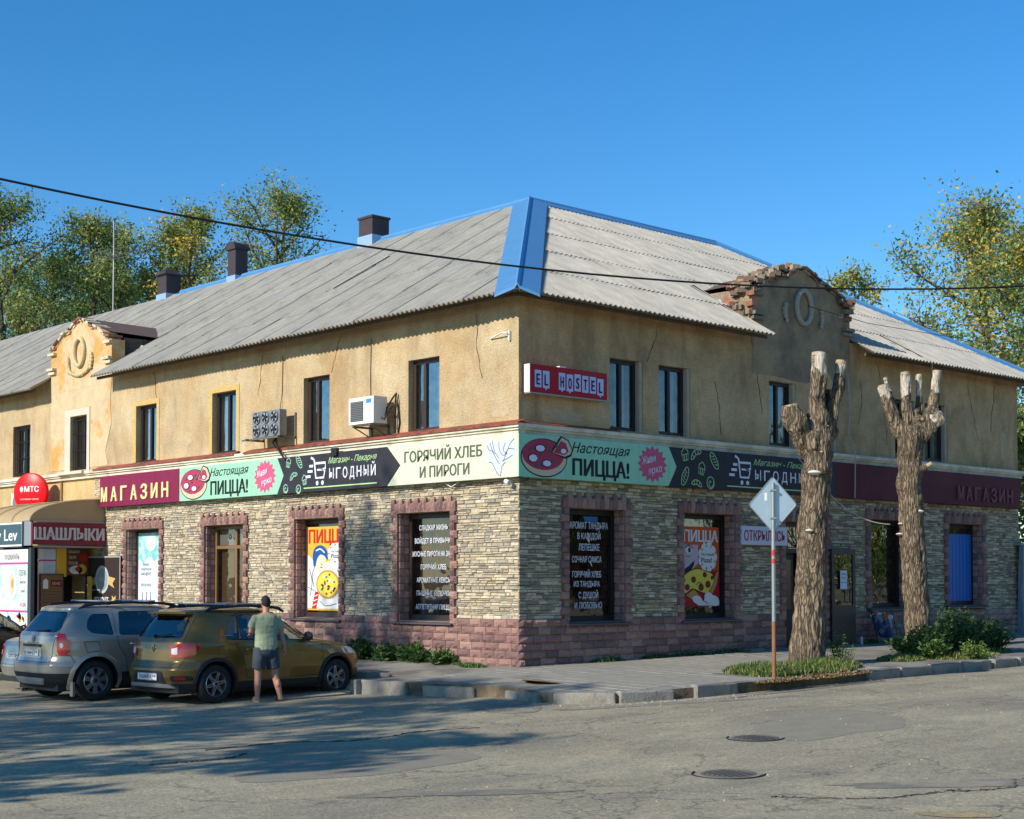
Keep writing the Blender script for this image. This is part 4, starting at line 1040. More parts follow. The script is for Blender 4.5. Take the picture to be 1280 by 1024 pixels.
    # one piece of corrugated sheet patched into the side
    for s in ((1,) if face == 'L' else (-1,)):
        M = Matrix.Translation(PP(s * (hw - .02), .45, 7.45)) ; 
        mb2 = MB()
        for k in range(5): 
            mb2.tube([PP(s * (hw - .03), .62 + k * .12, 7.62 + .05 * k), PP(s * (hw + .03), .86 + k * .12, 7.98 + .02 * k)], .045, mat('pale_sheet', srgb(196, 192, 182), rough=.9), 6)
        mb2.build('patch_sheet', B)
        mb3 = MB(); mb3.add([PP(s * (hw + .02), -.55, z_at(-.55) + .06), PP(s * (hw + .02), 1.6, z_at(1.6) + .09), PP(s * (hw + .30), 1.5, z_at(1.5) + .07), PP(s * (hw + .14), -.5, z_at(-.5) + .06)], [(0, 1, 2, 3)], M_RUST); mb3.build('valley_flashing', B)
pediment('L', *PL_, M_PED, None, 'pediment'); pediment('R', *PR_, M_PED2, None, 'pediment')
# bare zones of plaster under each pediment, flush patches of an older coat
mb = MB(); mb.prism([(-1.7, 4.82), (-1.7, 6.94), (-1.6, 6.948), (1.6, 6.948), (1.7, 6.94), (1.62, 6.6), (1.7, 5.9), (1.4, 5.2), (1.55, 4.82), (.57, 4.82), (.57, 6.43), (-.84, 6.43), (-.84, 4.82)], .001, .012, M_PED, ML(17.05, 0, 0)); mb.build('plaster_coat', B)
mb = MB(); mb.prism([(-1.8, 6.3), (-1.79, 6.948), (1.79, 6.948), (1.8, 6.5), (1.3, 6.25), (.9, 6.6), (.2, 6.25), (-.3, 6.25), (-.9, 6.3)], .001, .012, M_PED2, MR(8.65, 0, 0)); mb.build('plaster_coat', B)

# ---- chimneys
M_CHIM = mat('brown_metal', srgb(70, 58, 56), rough=.55, metal=.3, var=.15, vscale=3)
for (y0, y1, zt, hood, hx_) in ((11.40, 11.98, 11.50, 0, .28), (18.1, 18.52, 11.80, 1, .21), (22.0, 22.55, 11.50, 2, .26)):
    x0, x1 = d0 - hx_, d0 + hx_; mb = MB(); yc, xc = (y0 + y1) / 2, (x0 + x1) / 2
    mb.box((x0, y0, 10.4), (x1, y1, zt), M_CHIM)
    if hood == 0: mb.box((x0 - .03, y0 - .03, zt - .06), (x1 + .03, y1 + .03, zt), M_CHIM)
    c = mb.build('chimney', B)
    mb = MB(); mb.box((x0 - .03, y0 - .03, 10.4), (x1 + .03, y1 + .03, 10.98 if hood == 0 else 10.9), mat('pale_blue_metal', srgb(150, 176, 200), rough=.5, metal=.2)); mb.build('chimney_flashing', c)
    mb = MB()
    if hood == 1:
        n = 12; a = [(x0 - .05, yc + .26 * math.cos(t), zt - .12 + .24 * math.sin(t)) for t in np.linspace(0, math.pi, n)]; b_ = [(x1 + .05, v[1], v[2]) for v in a]
        mb.add(a + b_, [(k, k + 1, n + k + 1, n + k) for k in range(n - 1)] + [tuple(range(n)), tuple(n + k for k in range(n))], M_CHIM)
    if hood == 2: mb.add([(x0 - .08, y0 - .08, zt), (x1 + .08, y0 - .08, zt), (x1 + .08, y1 + .08, zt), (x0 - .08, y1 + .08, zt), (x0 + .08, yc - .08, zt + .2), (x1 - .08, yc - .08, zt + .2), (x1 - .08, yc + .08, zt + .2), (x0 + .08, yc + .08, zt + .2)], [(0, 1, 5, 4), (1, 2, 6, 5), (2, 3, 7, 6), (3, 0, 4, 7), (4, 5, 6, 7), (0, 3, 2, 1)], M_CHIM)
    if mb.v: mb.build('chimney_hood', c, smooth=40)
# ------------------------------------------------------------------ shop signs
M_MINT = mat('sign_mint', srgb(158, 214, 178), rough=.45, var=.04, vscale=2); M_DARK = mat('sign_dark', srgb(50, 49, 55), rough=.6, var=.05, vscale=2)
M_CREAM = mat('sign_cream', srgb(218, 220, 190), rough=.45, var=.04, vscale=1.5); M_MAR = mat('sign_maroon', srgb(132, 34, 70), rough=.45, var=.05, vscale=2); M_MARD = mat('sign_maroon_dark', srgb(86, 22, 36), rough=.6, var=.1, vscale=1.5, col2=srgb(98, 32, 44), c2scale=.7)
M_BLACK = mat('print_black', srgb(36, 38, 38), rough=.5); M_PINKB = mat('print_pink', srgb(206, 92, 124), rough=.5); M_PZ = mat('print_salami', srgb(176, 60, 88), rough=.5); M_CR = mat('print_crust', srgb(214, 194, 160), rough=.5)
M_LIL = mat('print_white', srgb(222, 226, 236), rough=.5); M_GRN = mat('print_green', srgb(46, 112, 84), rough=.5); M_LG = mat('print_light_green', srgb(176, 216, 152), rough=.5); M_OLV = mat('print_olive', srgb(92, 98, 78), rough=.5)
for _m, _c in ((M_MINT, .86), (M_CREAM, .88), (M_MAR, .8), (M_DARK, 1.35)):
    nt = _m.node_tree; L = nt.links; b_ = nt.nodes['Principled BSDF']; src = b_.inputs['Base Color'].links[0].from_socket
    tc = nd(nt, 'ShaderNodeTexCoord'); mp = nd(nt, 'ShaderNodeMapping'); mp.inputs['Scale'].default_value = (5, 5, .7); L.new(tc.outputs['Object'], mp.inputs[0])
    nz = nd(nt, 'ShaderNodeTexNoise'); nz.inputs['Scale'].default_value = 1.4; nz.inputs['Detail'].default_value = 8; nz.inputs['Roughness'].default_value = .7; L.new(mp.outputs[0], nz.inputs['Vector'])
    mr = nd(nt, 'ShaderNodeMapRange'); mr.inputs[1].default_value = .45; mr.inputs[2].default_value = .75; mr.inputs[3].default_value = 1; mr.inputs[4].default_value = _c; L.new(nz.outputs[0], mr.inputs[0])
    vm = nd(nt, 'ShaderNodeVectorMath', operation='SCALE'); L.new(src, vm.inputs[0]); L.new(mr.outputs[0], vm.inputs[3]); L.new(vm.outputs[0], b_.inputs['Base Color'])
M_EDGE = mat('sign_edge', srgb(170, 168, 158), rough=.5, metal=.2)
SZ0, SZ1, SD = 3.73, 4.515, .2
SH = SZ1 - SZ0
def board(name, face, u0, u1, face_m, label, group='sign boards round the corner', shape=None, z0=SZ0, z1=SZ1, d=SD):
    t = empty(name, (0, (u0 + u1) / 2, z0) if face == 'L' else ((u0 + u1) / 2, 0, z0)); tag(t, label, 'sign', group)
    return t
def sign(name, face, a, b, m, label, shape=None, z0=SZ0, z1=SZ1, d=SD, back=.02, cat='sign'):
    """a..b in facade coordinates, reading direction handled by the frame; the root sits at world origin axes"""
    T = ML(b, z0, d) if face == 'L' else MR(a, z0, d)
    W = b - a; H = z1 - z0
    root = empty(name, tuple(T.translation)); tag(root, label, cat)
    Ti = Matrix.Translation(-T.translation) @ T
    mb = MB(); pts = shape or [(0, 0), (W, 0), (W, H), (0, H)]
    mb.prism(pts, -(d - back), 0, m, Ti); mb.build('board', root)
    return root, Ti, W, H
def pizza(p, cx, cy, s=1.):
    e = lambda x, y, rx, ry, **k: ell(cx + x * s, cy + y * s, rx * s, ry * s, **k)
    p.poly(e(0, -.03, .60, .36), M_BLACK, 1); p.poly(e(0, -.03, .575, .335), M_CR, 2); p.poly(e(-.03, .03, .535, .285), M_PZ, 3)
    p.poly([(cx + x * s, cy + y * s) for x, y in ((.15, .08), (.42, .40), (.62, .34), (.74, .16), (.70, .04), (.55, -.02))], M_BLACK, 4)
    p.poly([(cx + x * s, cy + y * s) for x, y in ((.2, .08), (.44, .37), (.60, .32), (.71, .16), (.67, .07), (.52, .02))], M_CR, 5)
    p.poly([(cx + x * s, cy + y * s) for x, y in ((.22, .08), (.42, .31), (.55, .27), (.62, .12), (.52, .05))], M_PZ, 6)
    for x, y, rx, ry in ((-.12, .14, .14, .075), (-.3, -.05, .13, .085), (.05, -.13, .13, .07), (.48, .12, .09, .06)): p.poly(e(x, y, rx, ry, n=7), M_BLACK, 7); p.poly(e(x, y, rx * .86, ry * .82, n=7), M_LIL, 8)
    for x, y in ((-.32, .12), (-.08, .02), (.14, .10), (.22, -.10), (-.18, -.17), (.3, .2), (.06, .18)): p.poly(e(x, y, .05, .035, n=4, rot=30), M_GRN, 7)
def star(cx, cy, rx, ry, n=16, k=.78): return [(cx + (rx if i % 2 == 0 else rx * k) * math.cos(math.pi * i / n), cy + (ry if i % 2 == 0 else ry * k) * math.sin(math.pi * i / n)) for i in range(2 * n)]
def pizza_sign(face, a, b, label):
    W = b - a; t = .24
    r, T, W, H = sign('pizza_sign', face, a, b, M_MINT, label, [(0, 0), (W - t, 0), (W, SH / 2), (W - t, SH), (0, SH)], d=SD + .012)
    p = Print(T); pizza(p, .64, .40, 1.)
    p.text('Настоящая', 2.16, .52, .19, M_BLACK, 1, w=1.62, shear=.35, bold=.012)
    p.text('ПИЦЦА!', 2.16, .09, .31, M_BLACK, 1, w=1.55, bold=.06)
    p.poly(star(3.62, .41, .44, .37), M_PINKB, 1); p.text('Живи', 3.52, .43, .15, M_LIL, 3, w=.42, rot=12, shear=.2, bold=.01); p.text('ярко', 3.70, .24, .14, M_LIL, 3, w=.42, rot=12, shear=.2, bold=.01)
    p.build('print', r); return r
def pastry(p, x, y, k, s, rot, m, lay=1):
    c_, s_ = math.cos(R(rot)), math.sin(R(rot)); q = lambda L_: [(x + (a * c_ - b * s_) * s, y + (a * s_ + b * c_) * s) for a, b in L_]
    w = .018
    if k == 0:      # loaf
        p.line(q(ell(0, 0, .2, .085, 22)), w, m, lay, True)
        for t in (-.1, -.03, .04, .11): p.line(q([(t - .03, -.03), (t + .02, .045)]), w, m, lay)
    elif k == 1:    # cupcake
        p.line(q([(-.07, -.12), (.07, -.12), (.10, .0), (-.10, .0)]), w, m, lay, True); p.line(q([(-.10, .0), (-.09, .07), (0, .14), (.09, .07), (.10, 0)]), w, m, lay)
        for t in (-.03, .03): p.line(q([(t, -.11), (t * 1.2, -.01)]), w, m, lay)
    elif k == 2:    # croissant
        p.line(q(ell(0, -.05, .19, .16, 14, 15, 165)), w, m, lay); p.line(q([(-.18, -.01), (-.1, -.02), (0, .02), (.1, -.02), (.18, -.01)]), w, m, lay)
        for t in (-.08, 0, .08): p.line(q([(t, .0), (t * 1.3, .1)]), w, m, lay)
    else:           # rolled bun
        p.line(q([(.015 * k_ * math.cos(k_ * .7) * .8, .015 * k_ * math.sin(k_ * .7)) for k_ in range(11)]), w, m, lay); p.line(q(ell(0, 0, .12, .13, 20)), w, m, lay, True)
def logo(p, x0, wl, txt='ЫГОДНЫЙ'):
    """shopping-trolley mark that doubles as the letter, then the name"""
    y = .12; L_ = M_LIL; w = .05
    q = lambda L2: [(x0 + .30 + a, y + b) for a, b in L2]
    p.line(q([(-.06, .60), (.02, .57), (.06, .54), (.12, .16), (.40, .16), (.44, .30), (.30, .33), (.46, .35), (.46, .47), (.09, .47)]), w, L_, 2)
    p.line(q([(.16, .33), (.40, .325)]), w * .8, L_, 2)
    for a in (.17, .36): p.poly(ell(x0 + .30 + a, y + .05, .048, .048, 12), L_, 2)
    for k, (a, b) in enumerate(((-.02, .42), (-.08, .31), (-.15, .20))): p.line(q([(a - .10, b), (a + (.04 if k == 0 else .08), b)]), .055, L_, 2)
    tx = x0 + .86; n = len(txt)
    for i, ch in enumerate(txt):
        cw = wl / n; p.text(ch, tx + cw * (i + .5), y + .12, .22, L_, 2, w=cw * .66, bold=.022)
        if i < n - 1: p.poly(ell(tx + cw * (i + 1), y + .2, .014, .016, 6), M_PINKB, 2)
    p.text('Магазин - Пекарня', tx + wl * .5, .56, .13, M_LG, 2, w=wl * 1.0, shear=.4, bold=.004)
    p.line([(x0 - .02, .08), (tx + wl, .08)], .026, M_LG, 2)
def logo_sign(face, a, b, off, wl, label, arrow=True):
    W = b - a; t = .42
    shp = [(0, 0), (W - t, 0), (W, SH / 2), (W - t, SH), (0, SH)] if arrow else None
    r, T, W, H = sign('bakery_sign', face, a, b, M_DARK, label, shp, d=SD + (.006 if arrow else 0))
    p = Print(T); logo(p, off, wl)
    ic = [(.42, .66, 1, .8, -15), (.62, .34, 2, .8, 25), (.82, .66, 0, .8, -55), (1.02, .26, 1, .8, 10), (.32, .1, 3, .7, 0), (.80, .07, 3, .7, 0)] if off < 1.2 else [(.5, .66, 1, 1, 12), (.85, .66, 2, 1, 30), (1.42, .58, 0, 1, -55), (.50, .22, 0, 1, 65), (1.02, .40, 1, 1, -12), (1.30, .12, 3, .95, 0), (.86, .06, 2, .9, -10)]
    for x, y, k, s, ro in ic: pastry(p, x, y, k, s, ro, M_LG if off > 1.2 else M_MINT)
    p.build('print', r); return r
# left facade, read from the far end to the corner
r, T, W, H = sign('shop_sign', 'L', 11.60, 15.56, M_MAR, 'magenta МАГАЗИН sign with raised cream letters at the far end of the sunlit facade')
p = Print(T); M_CRL = mat('letter_cream', srgb(232, 216, 150), rough=.4)
for i, ch in enumerate('МАГАЗИН'): p.text(ch, .27 + i * .505, .13, .36, M_CRL, 3, w=.30, bold=.05, ext=.02)
p.build('print', r)
pizza_sign('L', 7.26, 11.60, 'pale green pizza sign between the magenta sign and the dark bakery sign')
logo_sign('L', 3.22, 7.50, 1.02, 1.66, 'dark arrow-ended bakery sign with trolley logo under the fan unit and the air conditioner')
r, T, W, H = sign('bread_sign', 'L', -.20, 3.80, M_CREAM, 'cream sign for hot bread and pies wrapping up to the building corner', d=SD - .002)
p = Print(T)
p.text('ГОРЯЧИЙ ХЛЕБ', 1.86, .43, .215, M_OLV, 1, w=2.30, bold=.05); p.text('И ПИРОГИ', 1.92, .11, .215, M_OLV, 1, w=1.46, bold=.05)
M_LB = mat('print_pale_blue', srgb(200, 212, 226), rough=.5); M_LINE = mat('print_brown_line', srgb(118, 96, 100), rough=.5)
p.poly(bezier([(3.18, .30), (3.12, .5), (3.22, .7), (3.5, .66), (3.75, .72), (3.95, .55), (3.9, .36), (3.72, .3), (3.62, .25), (3.52, .03), (3.44, .1), (3.3, .27)], 40), M_LB, 1)
for q in ([(3.2, .3), (3.3, .28), (3.42, .1), (3.52, .03), (3.56, .2), (3.66, .28)], [(3.16, .62), (3.22, .52), (3.3, .5), (3.42, .34), (3.5, .26)], [(3.3, .7), (3.36, .5), (3.48, .36)], [(3.48, .66), (3.5, .5), (3.62, .4), (3.74, .52), (3.9, .5)], [(3.66, .64), (3.6, .5), (3.72, .42)], [(3.9, .7), (3.78, .6), (3.7, .46), (3.6, .3)], [(3.56, .3), (3.7, .34), (3.86, .4)], [(3.24, .66), (3.28, .56), (3.36, .44)]):
    p.line(bezier(q, 12), .014, M_LINE, 2)
p.build('print', r)
# right facade
pizza_sign('R', -.195, 4.15, 'shaded green pizza sign beside the corner under the red hostel sign')
logo_sign('R', 3.92, 9.60, 1.85, 2.15, 'dark bakery sign with trolley logo and pastry drawings behind the road sign', arrow=False)
r, T, W, H = sign('shop_sign', 'R', 9.60, 17.82, M_MARD, 'long dark maroon МАГАЗИН sign with faded letters behind the pollarded trunks')
p = Print(T); M_FAD = mat('letter_faded', srgb(112, 64, 72), rough=.5, var=.2, vscale=6)
for i, ch in enumerate('МАГАЗИН'): p.text(ch, 5.25 + i * .395, .12, .34, M_FAD, 3, w=.26, bold=.05, ext=.02)
p.build('print', r)
mb = MB(); mb.tube([T @ Vector(v) for v in ((2.75, .75, .05), (2.76, .3, .06), (2.78, -.05, .05))], .012, M_EDGE, 5); mb.build('cable', r)
# hostel light box
r, T, W, H = sign('hostel_sign', 'R', .10, 2.14, mat('sign_red', srgb(176, 12, 24), rough=.35), 'red EL HOSTEL light box with white tiles on the upper corner wall', z0=5.30, z1=5.82, d=.20, back=.05)
p = Print(T); M_TL = mat('letter_tile_white', srgb(196, 202, 240), rough=.4)
for i, ch in enumerate('EL HOSTEL'):
    if ch == ' ': continue
    x = .20 + i * .207; dy = (.0, -.0, 0, -.0, -.01, .01, 0, 0, -.02)[i]
    p.poly([(x - .085, .10 + dy), (x + .085, .10 + dy), (x + .085, .42 + dy), (x - .085, .42 + dy)], M_TL, 1)
    if i in (1, 3, 4, 8): p.poly([(x - .03, .101 + dy), (x + .03, .101 + dy), (x, .055 + dy)][::-1], M_TL, 1)
    p.text(ch, x, .15 + dy, .21, mat('letter_dark', srgb(60, 14, 40), rough=.5), 3, w=.085, bold=.035)
p.build('print', r)
mb = MB(); mb.box((-.012, .0, -.0), (.0, .15, H), M_WHITE); mb.build('side_panel', r)
mb = MB(); mb.prism([(0, -.02), (W, -.02), (W, 0), (0, 0)], -.15, .004, M_EDGE, T); mb.prism([(.78, H), (.95, H), (.95, H + .03), (.78, H + .03)], -.1, -.02, M_WHITE, T); mb.build('trim', r)
# ОТКРЫЛИСЬ board
r, T, W, H = sign('notice_board', 'R', 6.36, 7.93, mat('board_white', srgb(206, 208, 218), rough=.5, var=.03, vscale=2), 'white ОТКРЫЛИСЬ board with red letters left of the shop entrance', z0=2.60, z1=3.0, d=.10, back=.05)
p = Print(T); M_REDL = mat('letter_red', srgb(164, 30, 58), rough=.5); p.text('ОТКРЫЛИСЬ', W / 2, .09, .22, M_REDL, 1, w=W * .9, bold=.03); p.build('print', r)

# ---- window posters and lettering (on the inside of the glass)
M_OR = mat('poster_orange', srgb(226, 176, 62), rough=.5); M_ORD = mat('poster_deep_orange', srgb(206, 92, 34), rough=.5); M_PW = mat('poster_white', srgb(226, 226, 222), rough=.5); M_PR2 = mat('poster_red', srgb(200, 44, 36), rough=.5); M_PB = mat('poster_blue', srgb(36, 88, 150), rough=.5); M_SK = mat('poster_skin', srgb(232, 212, 178), rough=.5); M_PY = mat('poster_yellow', srgb(226, 206, 76), rough=.5); M_CRU = mat('poster_crust', srgb(190, 146, 88), rough=.5); M_SAL = mat('poster_salami', srgb(132, 40, 44), rough=.5); M_PL2 = mat('poster_lilac', srgb(196, 178, 190), rough=.5)
def poster_root(face, a, b, z0, z1, d, label, cat='poster', name='pizza_poster', m=None):
    T = ML(b, z0, d) if face == 'L' else MR(a, z0, d); W, H = b - a, z1 - z0
    mb = MB(); Ti = Matrix.Translation(-T.translation) @ T; mb.prism([(0, 0), (W, 0), (W, H), (0, H)], -.004, 0, m or M_PW, Ti)
    o = mb.build(name, loc=T.translation); tag(o, label, cat); return o, Ti, W, H
o, T, W, H = poster_root('L', 5.58, 7.01, 1.20, 3.0, -.245, 'orange pizza poster with a blue-haired cook, in the window behind the olive car', m=M_OR)
p = Print(T)
p.text('ПИЦЦА', W / 2 + .03, H - .35, .29, M_PR2, 2, w=W * .94, bold=.05)
p.poly(bezier([(0, .04), (0, 1.1), (.12, 1.15), (.3, 1.02), (.5, .95), (.8, 1.05), (1.05, 1.0), (1.4, 1.0), (1.43, .5), (1.43, .04)], 40), M_PW, 1)
p.poly(ell(.50, 1.05, .2, .27), M_SK, 2); p.poly(bezier([(.25, .95), (.22, 1.2), (.32, 1.36), (.55, 1.40), (.74, 1.28), (.76, 1.08), (.66, 1.16), (.5, 1.2), (.38, 1.1), (.33, .95)], 30), M_PB, 3)
p.line(bezier([(.34, 1.28), (.5, 1.32), (.66, 1.24)], 10), .03, M_PW, 4)
p.line([(.52, 1.0), (.58, .98)], .015, M_BLACK, 4); p.line([(.5, .93), (.58, .92)], .02, M_PR2, 4)
for k in range(9): a_ = 40 * k; p.poly(ell(1.08 + .2 * math.cos(R(a_)), 1.22 + .14 * math.sin(R(a_)), .12, .09, 12), M_PW, 4 )
p.poly(ell(1.08, 1.22, .24, .17), M_PW, 5); p.text('Настоящая', 1.08, 1.24, .05, M_BLACK, 6, w=.34); p.text('Pizza!', 1.08, 1.12, .09, M_BLACK, 6, w=.34, bold=.02)
p.poly(ell(.78, .56, .42, .31), M_CRU, 5); p.poly(ell(.78, .56, .37, .265), M_PY, 6)
rr = random.Random(4)
for k in range(26):
    t, q = rr.uniform(0, 6.28), math.sqrt(rr.random()) * .9; p.poly(ell(.78 + .35 * q * math.cos(t), .56 + .245 * q * math.sin(t), .036, .027, 8), (M_PR2, M_GRN, M_PW, M_SAL)[k % 4], 7)
for q in ([(.1, .9), (.2, .6), (.12, .3)], [(.3, .95), (.2, .75), (.28, .5)], [(1.1, .9), (1.25, .6), (1.2, .2)], [(.5, .2), (.7, .1), (1.1, .15)], [(.05, .5), (.3, .42), (.4, .35)]): p.line(bezier(q, 8), .012, M_BLACK, 4)
p.poly([(.2, .04), (.36, .04), (.46, .4), (.32, .4)], M_PR2, 4)
for k in range(3): p.line([(.24 + .03 * k, .1 + .1 * k), (.38 + .03 * k, .14 + .1 * k)], .02, M_PW, 5)
p.build('print', o)
o, T, W, H = poster_root('R', 4.84, 6.02, 1.30, 2.96, -.245, 'shaded orange poster of a white hand holding a pizza slice left of the ОТКРЫЛИСЬ board', m=M_ORD)
p = Print(T)
p.poly([(0, 0), (W, 0), (W, .75), (0, .75)], mat('poster_deep_red', srgb(178, 28, 44), rough=.5), 1)
p.poly([(0, .7), (.32, .78), (.5, .9), (.5, 1.28), (0, 1.28)], M_PL2, 1)
p.text('ПИЦЦА', W / 2, H - .31, .24, M_PW, 2, w=W * .93, bold=.05)
p.poly(ell(.2, 1.17, .10, .07), M_PW, 2); p.poly(ell(.22, 1.17, .045, .055), mat('poster_dark_teal', srgb(30, 60, 72), rough=.5), 3)
p.line(bezier([(.08, 1.22), (.2, 1.27), (.34, 1.2)], 10), .02, M_BLACK, 3); p.line(bezier([(.1, 1.06), (.18, 1.03), (.26, 1.06)], 8), .012, M_SAL, 3)
p.poly([(.02, .76), (.2, .84), (.38, .96), (.36, .86), (.24, .72), (.1, .7)], M_BLACK, 3)
for k in range(9): p.poly(ell(.80 + .21 * math.cos(R(40 * k)), 1.03 + .22 * math.sin(R(40 * k)), .10, .10, 12), M_PW, 3)
p.poly(ell(.80, 1.03, .22, .22), M_PW, 4); p.text('Настоящая', .80, 1.06, .06, M_BLACK, 5, w=.42); p.text('Pizza!', .76, .92, .10, M_BLACK, 5, w=.34, bold=.02)
p.poly([(.95, .5), (1.12, .74), (1.16, .72), (1.08, .44), (.9, .2), (.75, .3)], M_CRU, 2)
p.poly(bezier([(.0, .62), (.2, .74), (.45, .80), (.7, .76), (.95, .70), (1.02, .55), (.92, .38), (.75, .26), (.5, .30), (.3, .36), (.1, .26), (.0, .3)], 40), M_BLACK, 3)
p.poly(bezier([(.01, .61), (.2, .72), (.45, .78), (.7, .74), (.93, .68), (1.0, .55), (.9, .39), (.75, .28), (.5, .33), (.3, .38), (.1, .28), (.01, .32)], 40), M_PY, 4)
for x, y, r_ in ((.34, .56, .075), (.14, .40, .075), (.58, .40, .085), (.80, .46, .085), (.70, .66, .065), (.94, .6, .05), (.03, .55, .05)): p.poly(ell(x, y, r_, r_ * .9, 14), M_BLACK, 5); p.poly(ell(x, y, r_ * .82, r_ * .74, 14), M_SAL, 6)
p.line(bezier([(.42, .44), (.5, .5), (.6, .48)], 8), .02, M_GRN, 6)
p.poly([(.1, .24), (.35, .36), (.6, .16), (.3, .14)], M_CRU, 5)
p.poly(bezier([(.33, .10), (.3, .2), (.5, .22), (.66, .12), (.7, .26), (.82, .3), (.95, .24), (1.12, .18), (1.14, -.0 + .02), (.8, .02), (.5, .02)], 40), M_PW, 6)
p.line([(.6, .14), (.8, .06)], .015, M_BLACK, 7)
p.build('print', o)
def letter_window(face, a, b, lines, label, z_off, m):
    T = ML(b, 0, -.262) if face == 'L' else MR(a, 0, -.262)
    r = empty('window_lettering', tuple(T.translation)); tag(r, label, 'lettering'); Ti = Matrix.Translation(-T.translation) @ T
    p = Print(Ti); dx = z_off
    for (t, x, y, h, w) in lines: p.text(t, x + dx, y, h, m, 1, w=w, bold=.015)
    p.build('print', r); return r, Ti
M_LW = mat('letter_white', srgb(224, 228, 236), rough=.5)
letter_window('L', 1.89, 3.50, [(t, .86, y - .04, .10, w) for t, y, w in (('СЛАДКАЯ ЖИЗНЬ', 2.88, .88), ('ВОЙДЕТ В ПРИВЫЧКУ', 2.62, 1.16), ('ВКУСНЫЕ ПИРОГИ НА ЗАКАЗ', 2.36, 1.36), ('ГОРЯЧИЙ ХЛЕБ', 2.10, .78), ('АРОМАТНЫЕ КЕКСЫ', 1.84, 1.04), ('ПЫШНЫЕ БУЛОЧКИ', 1.58, 1.04), ('АППЕТИТНАЯ ПИЦЦА', 1.31, 1.1))], 'rows of small white lettering on the glass nearest the corner, sunny side', -.10, M_LW)
letter_window('R', 1.27, 2.82, [('АРОМАТ ТАНДЫРА', .62, 2.84, .13, 1.06), ('В КАЖДОЙ', .62, 2.64, .12, .64), ('ЛЕПЕШКЕ', .62, 2.42, .13, .58), ('СОЧНАЯ САМСА', .56, 2.19, .12, .82), ('ГОРЯЧИЙ ХЛЕБ', .56, 1.90, .12, .80), ('ИЗ ТАНДЫРА', .56, 1.72, .11, .72), ('С ДУШОЙ', .60, 1.50, .12, .54), ('И ЛЮБОВЬЮ', .60, 1.30, .12, .76)], 'large white lettering on the dark glass right of the building corner', .22, M_LW)
mb = MB(); T = MR(0, 0, -.26); mb.prism([(2.0, 2.98), (2.35, 2.98), (2.35, 3.08), (1.95, 3.08)], -.01, 0, mat('blue_tag', srgb(44, 110, 170), rough=.5), T); o = mb.build('open_tag'); tag(o, 'small blue tag at the top of the lettered window right of the corner', 'tag')
# blue roller panel
mb = MB(); mb.box((14.66, .245, 1.30), (16.08, .27, 3.02), mat('blue_panel', srgb(14, 108, 190), rough=.5, var=.05, vscale=3, stretch=(6, 6, .3)))
for k in range(9): mb.box((14.70 + k * .165, .240, 1.30), (14.708 + k * .165, .245, 3.02), mat('blue_panel_rib', srgb(16, 94, 170), rough=.5))
o = mb.build('shutter_panel'); tag(o, 'plain blue panel filling the last window of the shaded facade', 'panel')

# ------------------------------------------------------------------ things fixed to the wall
M_ACW = mat('appliance_white', srgb(226, 226, 220), rough=.4, var=.03, vscale=3); M_GRILL = mat('appliance_grille', srgb(120, 122, 120), rough=.5, var=.05, vscale=10)
# air conditioner on the left facade
ac = empty('air_conditioner', (-.0, 4.55, 4.98)); tag(ac, 'white air conditioner on the sunlit wall above the dark bakery sign', 'air conditioner')
def at(root): l = root.location; return Matrix.Translation(-l)
mb = MB(); mb.box((-.50, 4.28, 4.99), (-.16, 5.10, 5.53), M_ACW, at(ac)); mb.build('casing', ac)
mb = MB(); mb.box((-.508, 4.62, 5.05), (-.501, 5.03, 5.45), mat('grille_dark', srgb(84, 86, 86), rough=.6), at(ac)); c = mb.build('grille', ac)
for k in range(11): mb = MB(); mb.box((-.522, 4.62, 5.06 + k * .036), (-.509, 5.03, 5.075 + k * .036), M_GRILL, at(ac)); mb.build('louvre', c)
mb = MB(); mb.box((-.506, 4.36, 5.40), (-.501, 4.52, 5.48), mat('blue_label', srgb(60, 140, 190), rough=.4), at(ac)); mb.build('label_plate', ac)
mb = MB(); M_BRK2 = mat('bracket_steel', srgb(120, 116, 104), rough=.5, metal=.4)
for y in (4.40, 4.95): mb.box((-.5, y, 4.93), (-.003, y + .04, 4.97), M_BRK2, at(ac)); mb.box((-.04, y, 4.7), (-.003, y + .04, 5.0), M_BRK2, at(ac)); mb.tube([Vector((-.45, y + .02, 4.93)) - ac.location, Vector((-.02, y + .02, 4.74)) - ac.location], .014, M_BRK2, 5)
mb.build('bracket', ac)
mb = MB()
for q in ([(-.2, 4.27, 5.15), (-.26, 4.16, 5.3), (-.15, 4.1, 5.5), (-.05, 4.12, 5.6), (-.03, 4.2, 5.3), (-.03, 4.2, 4.8)], [(-.3, 4.27, 5.1), (-.32, 4.18, 5.05), (-.2, 4.15, 5.25), (-.05, 4.1, 5.45), (-.02, 4.05, 5.0), (-.03, 4.1, 4.8)]): mb.tube([Vector(v) - ac.location for v in q], .018, M_BLACK, 6)
mb.build('hose', ac)
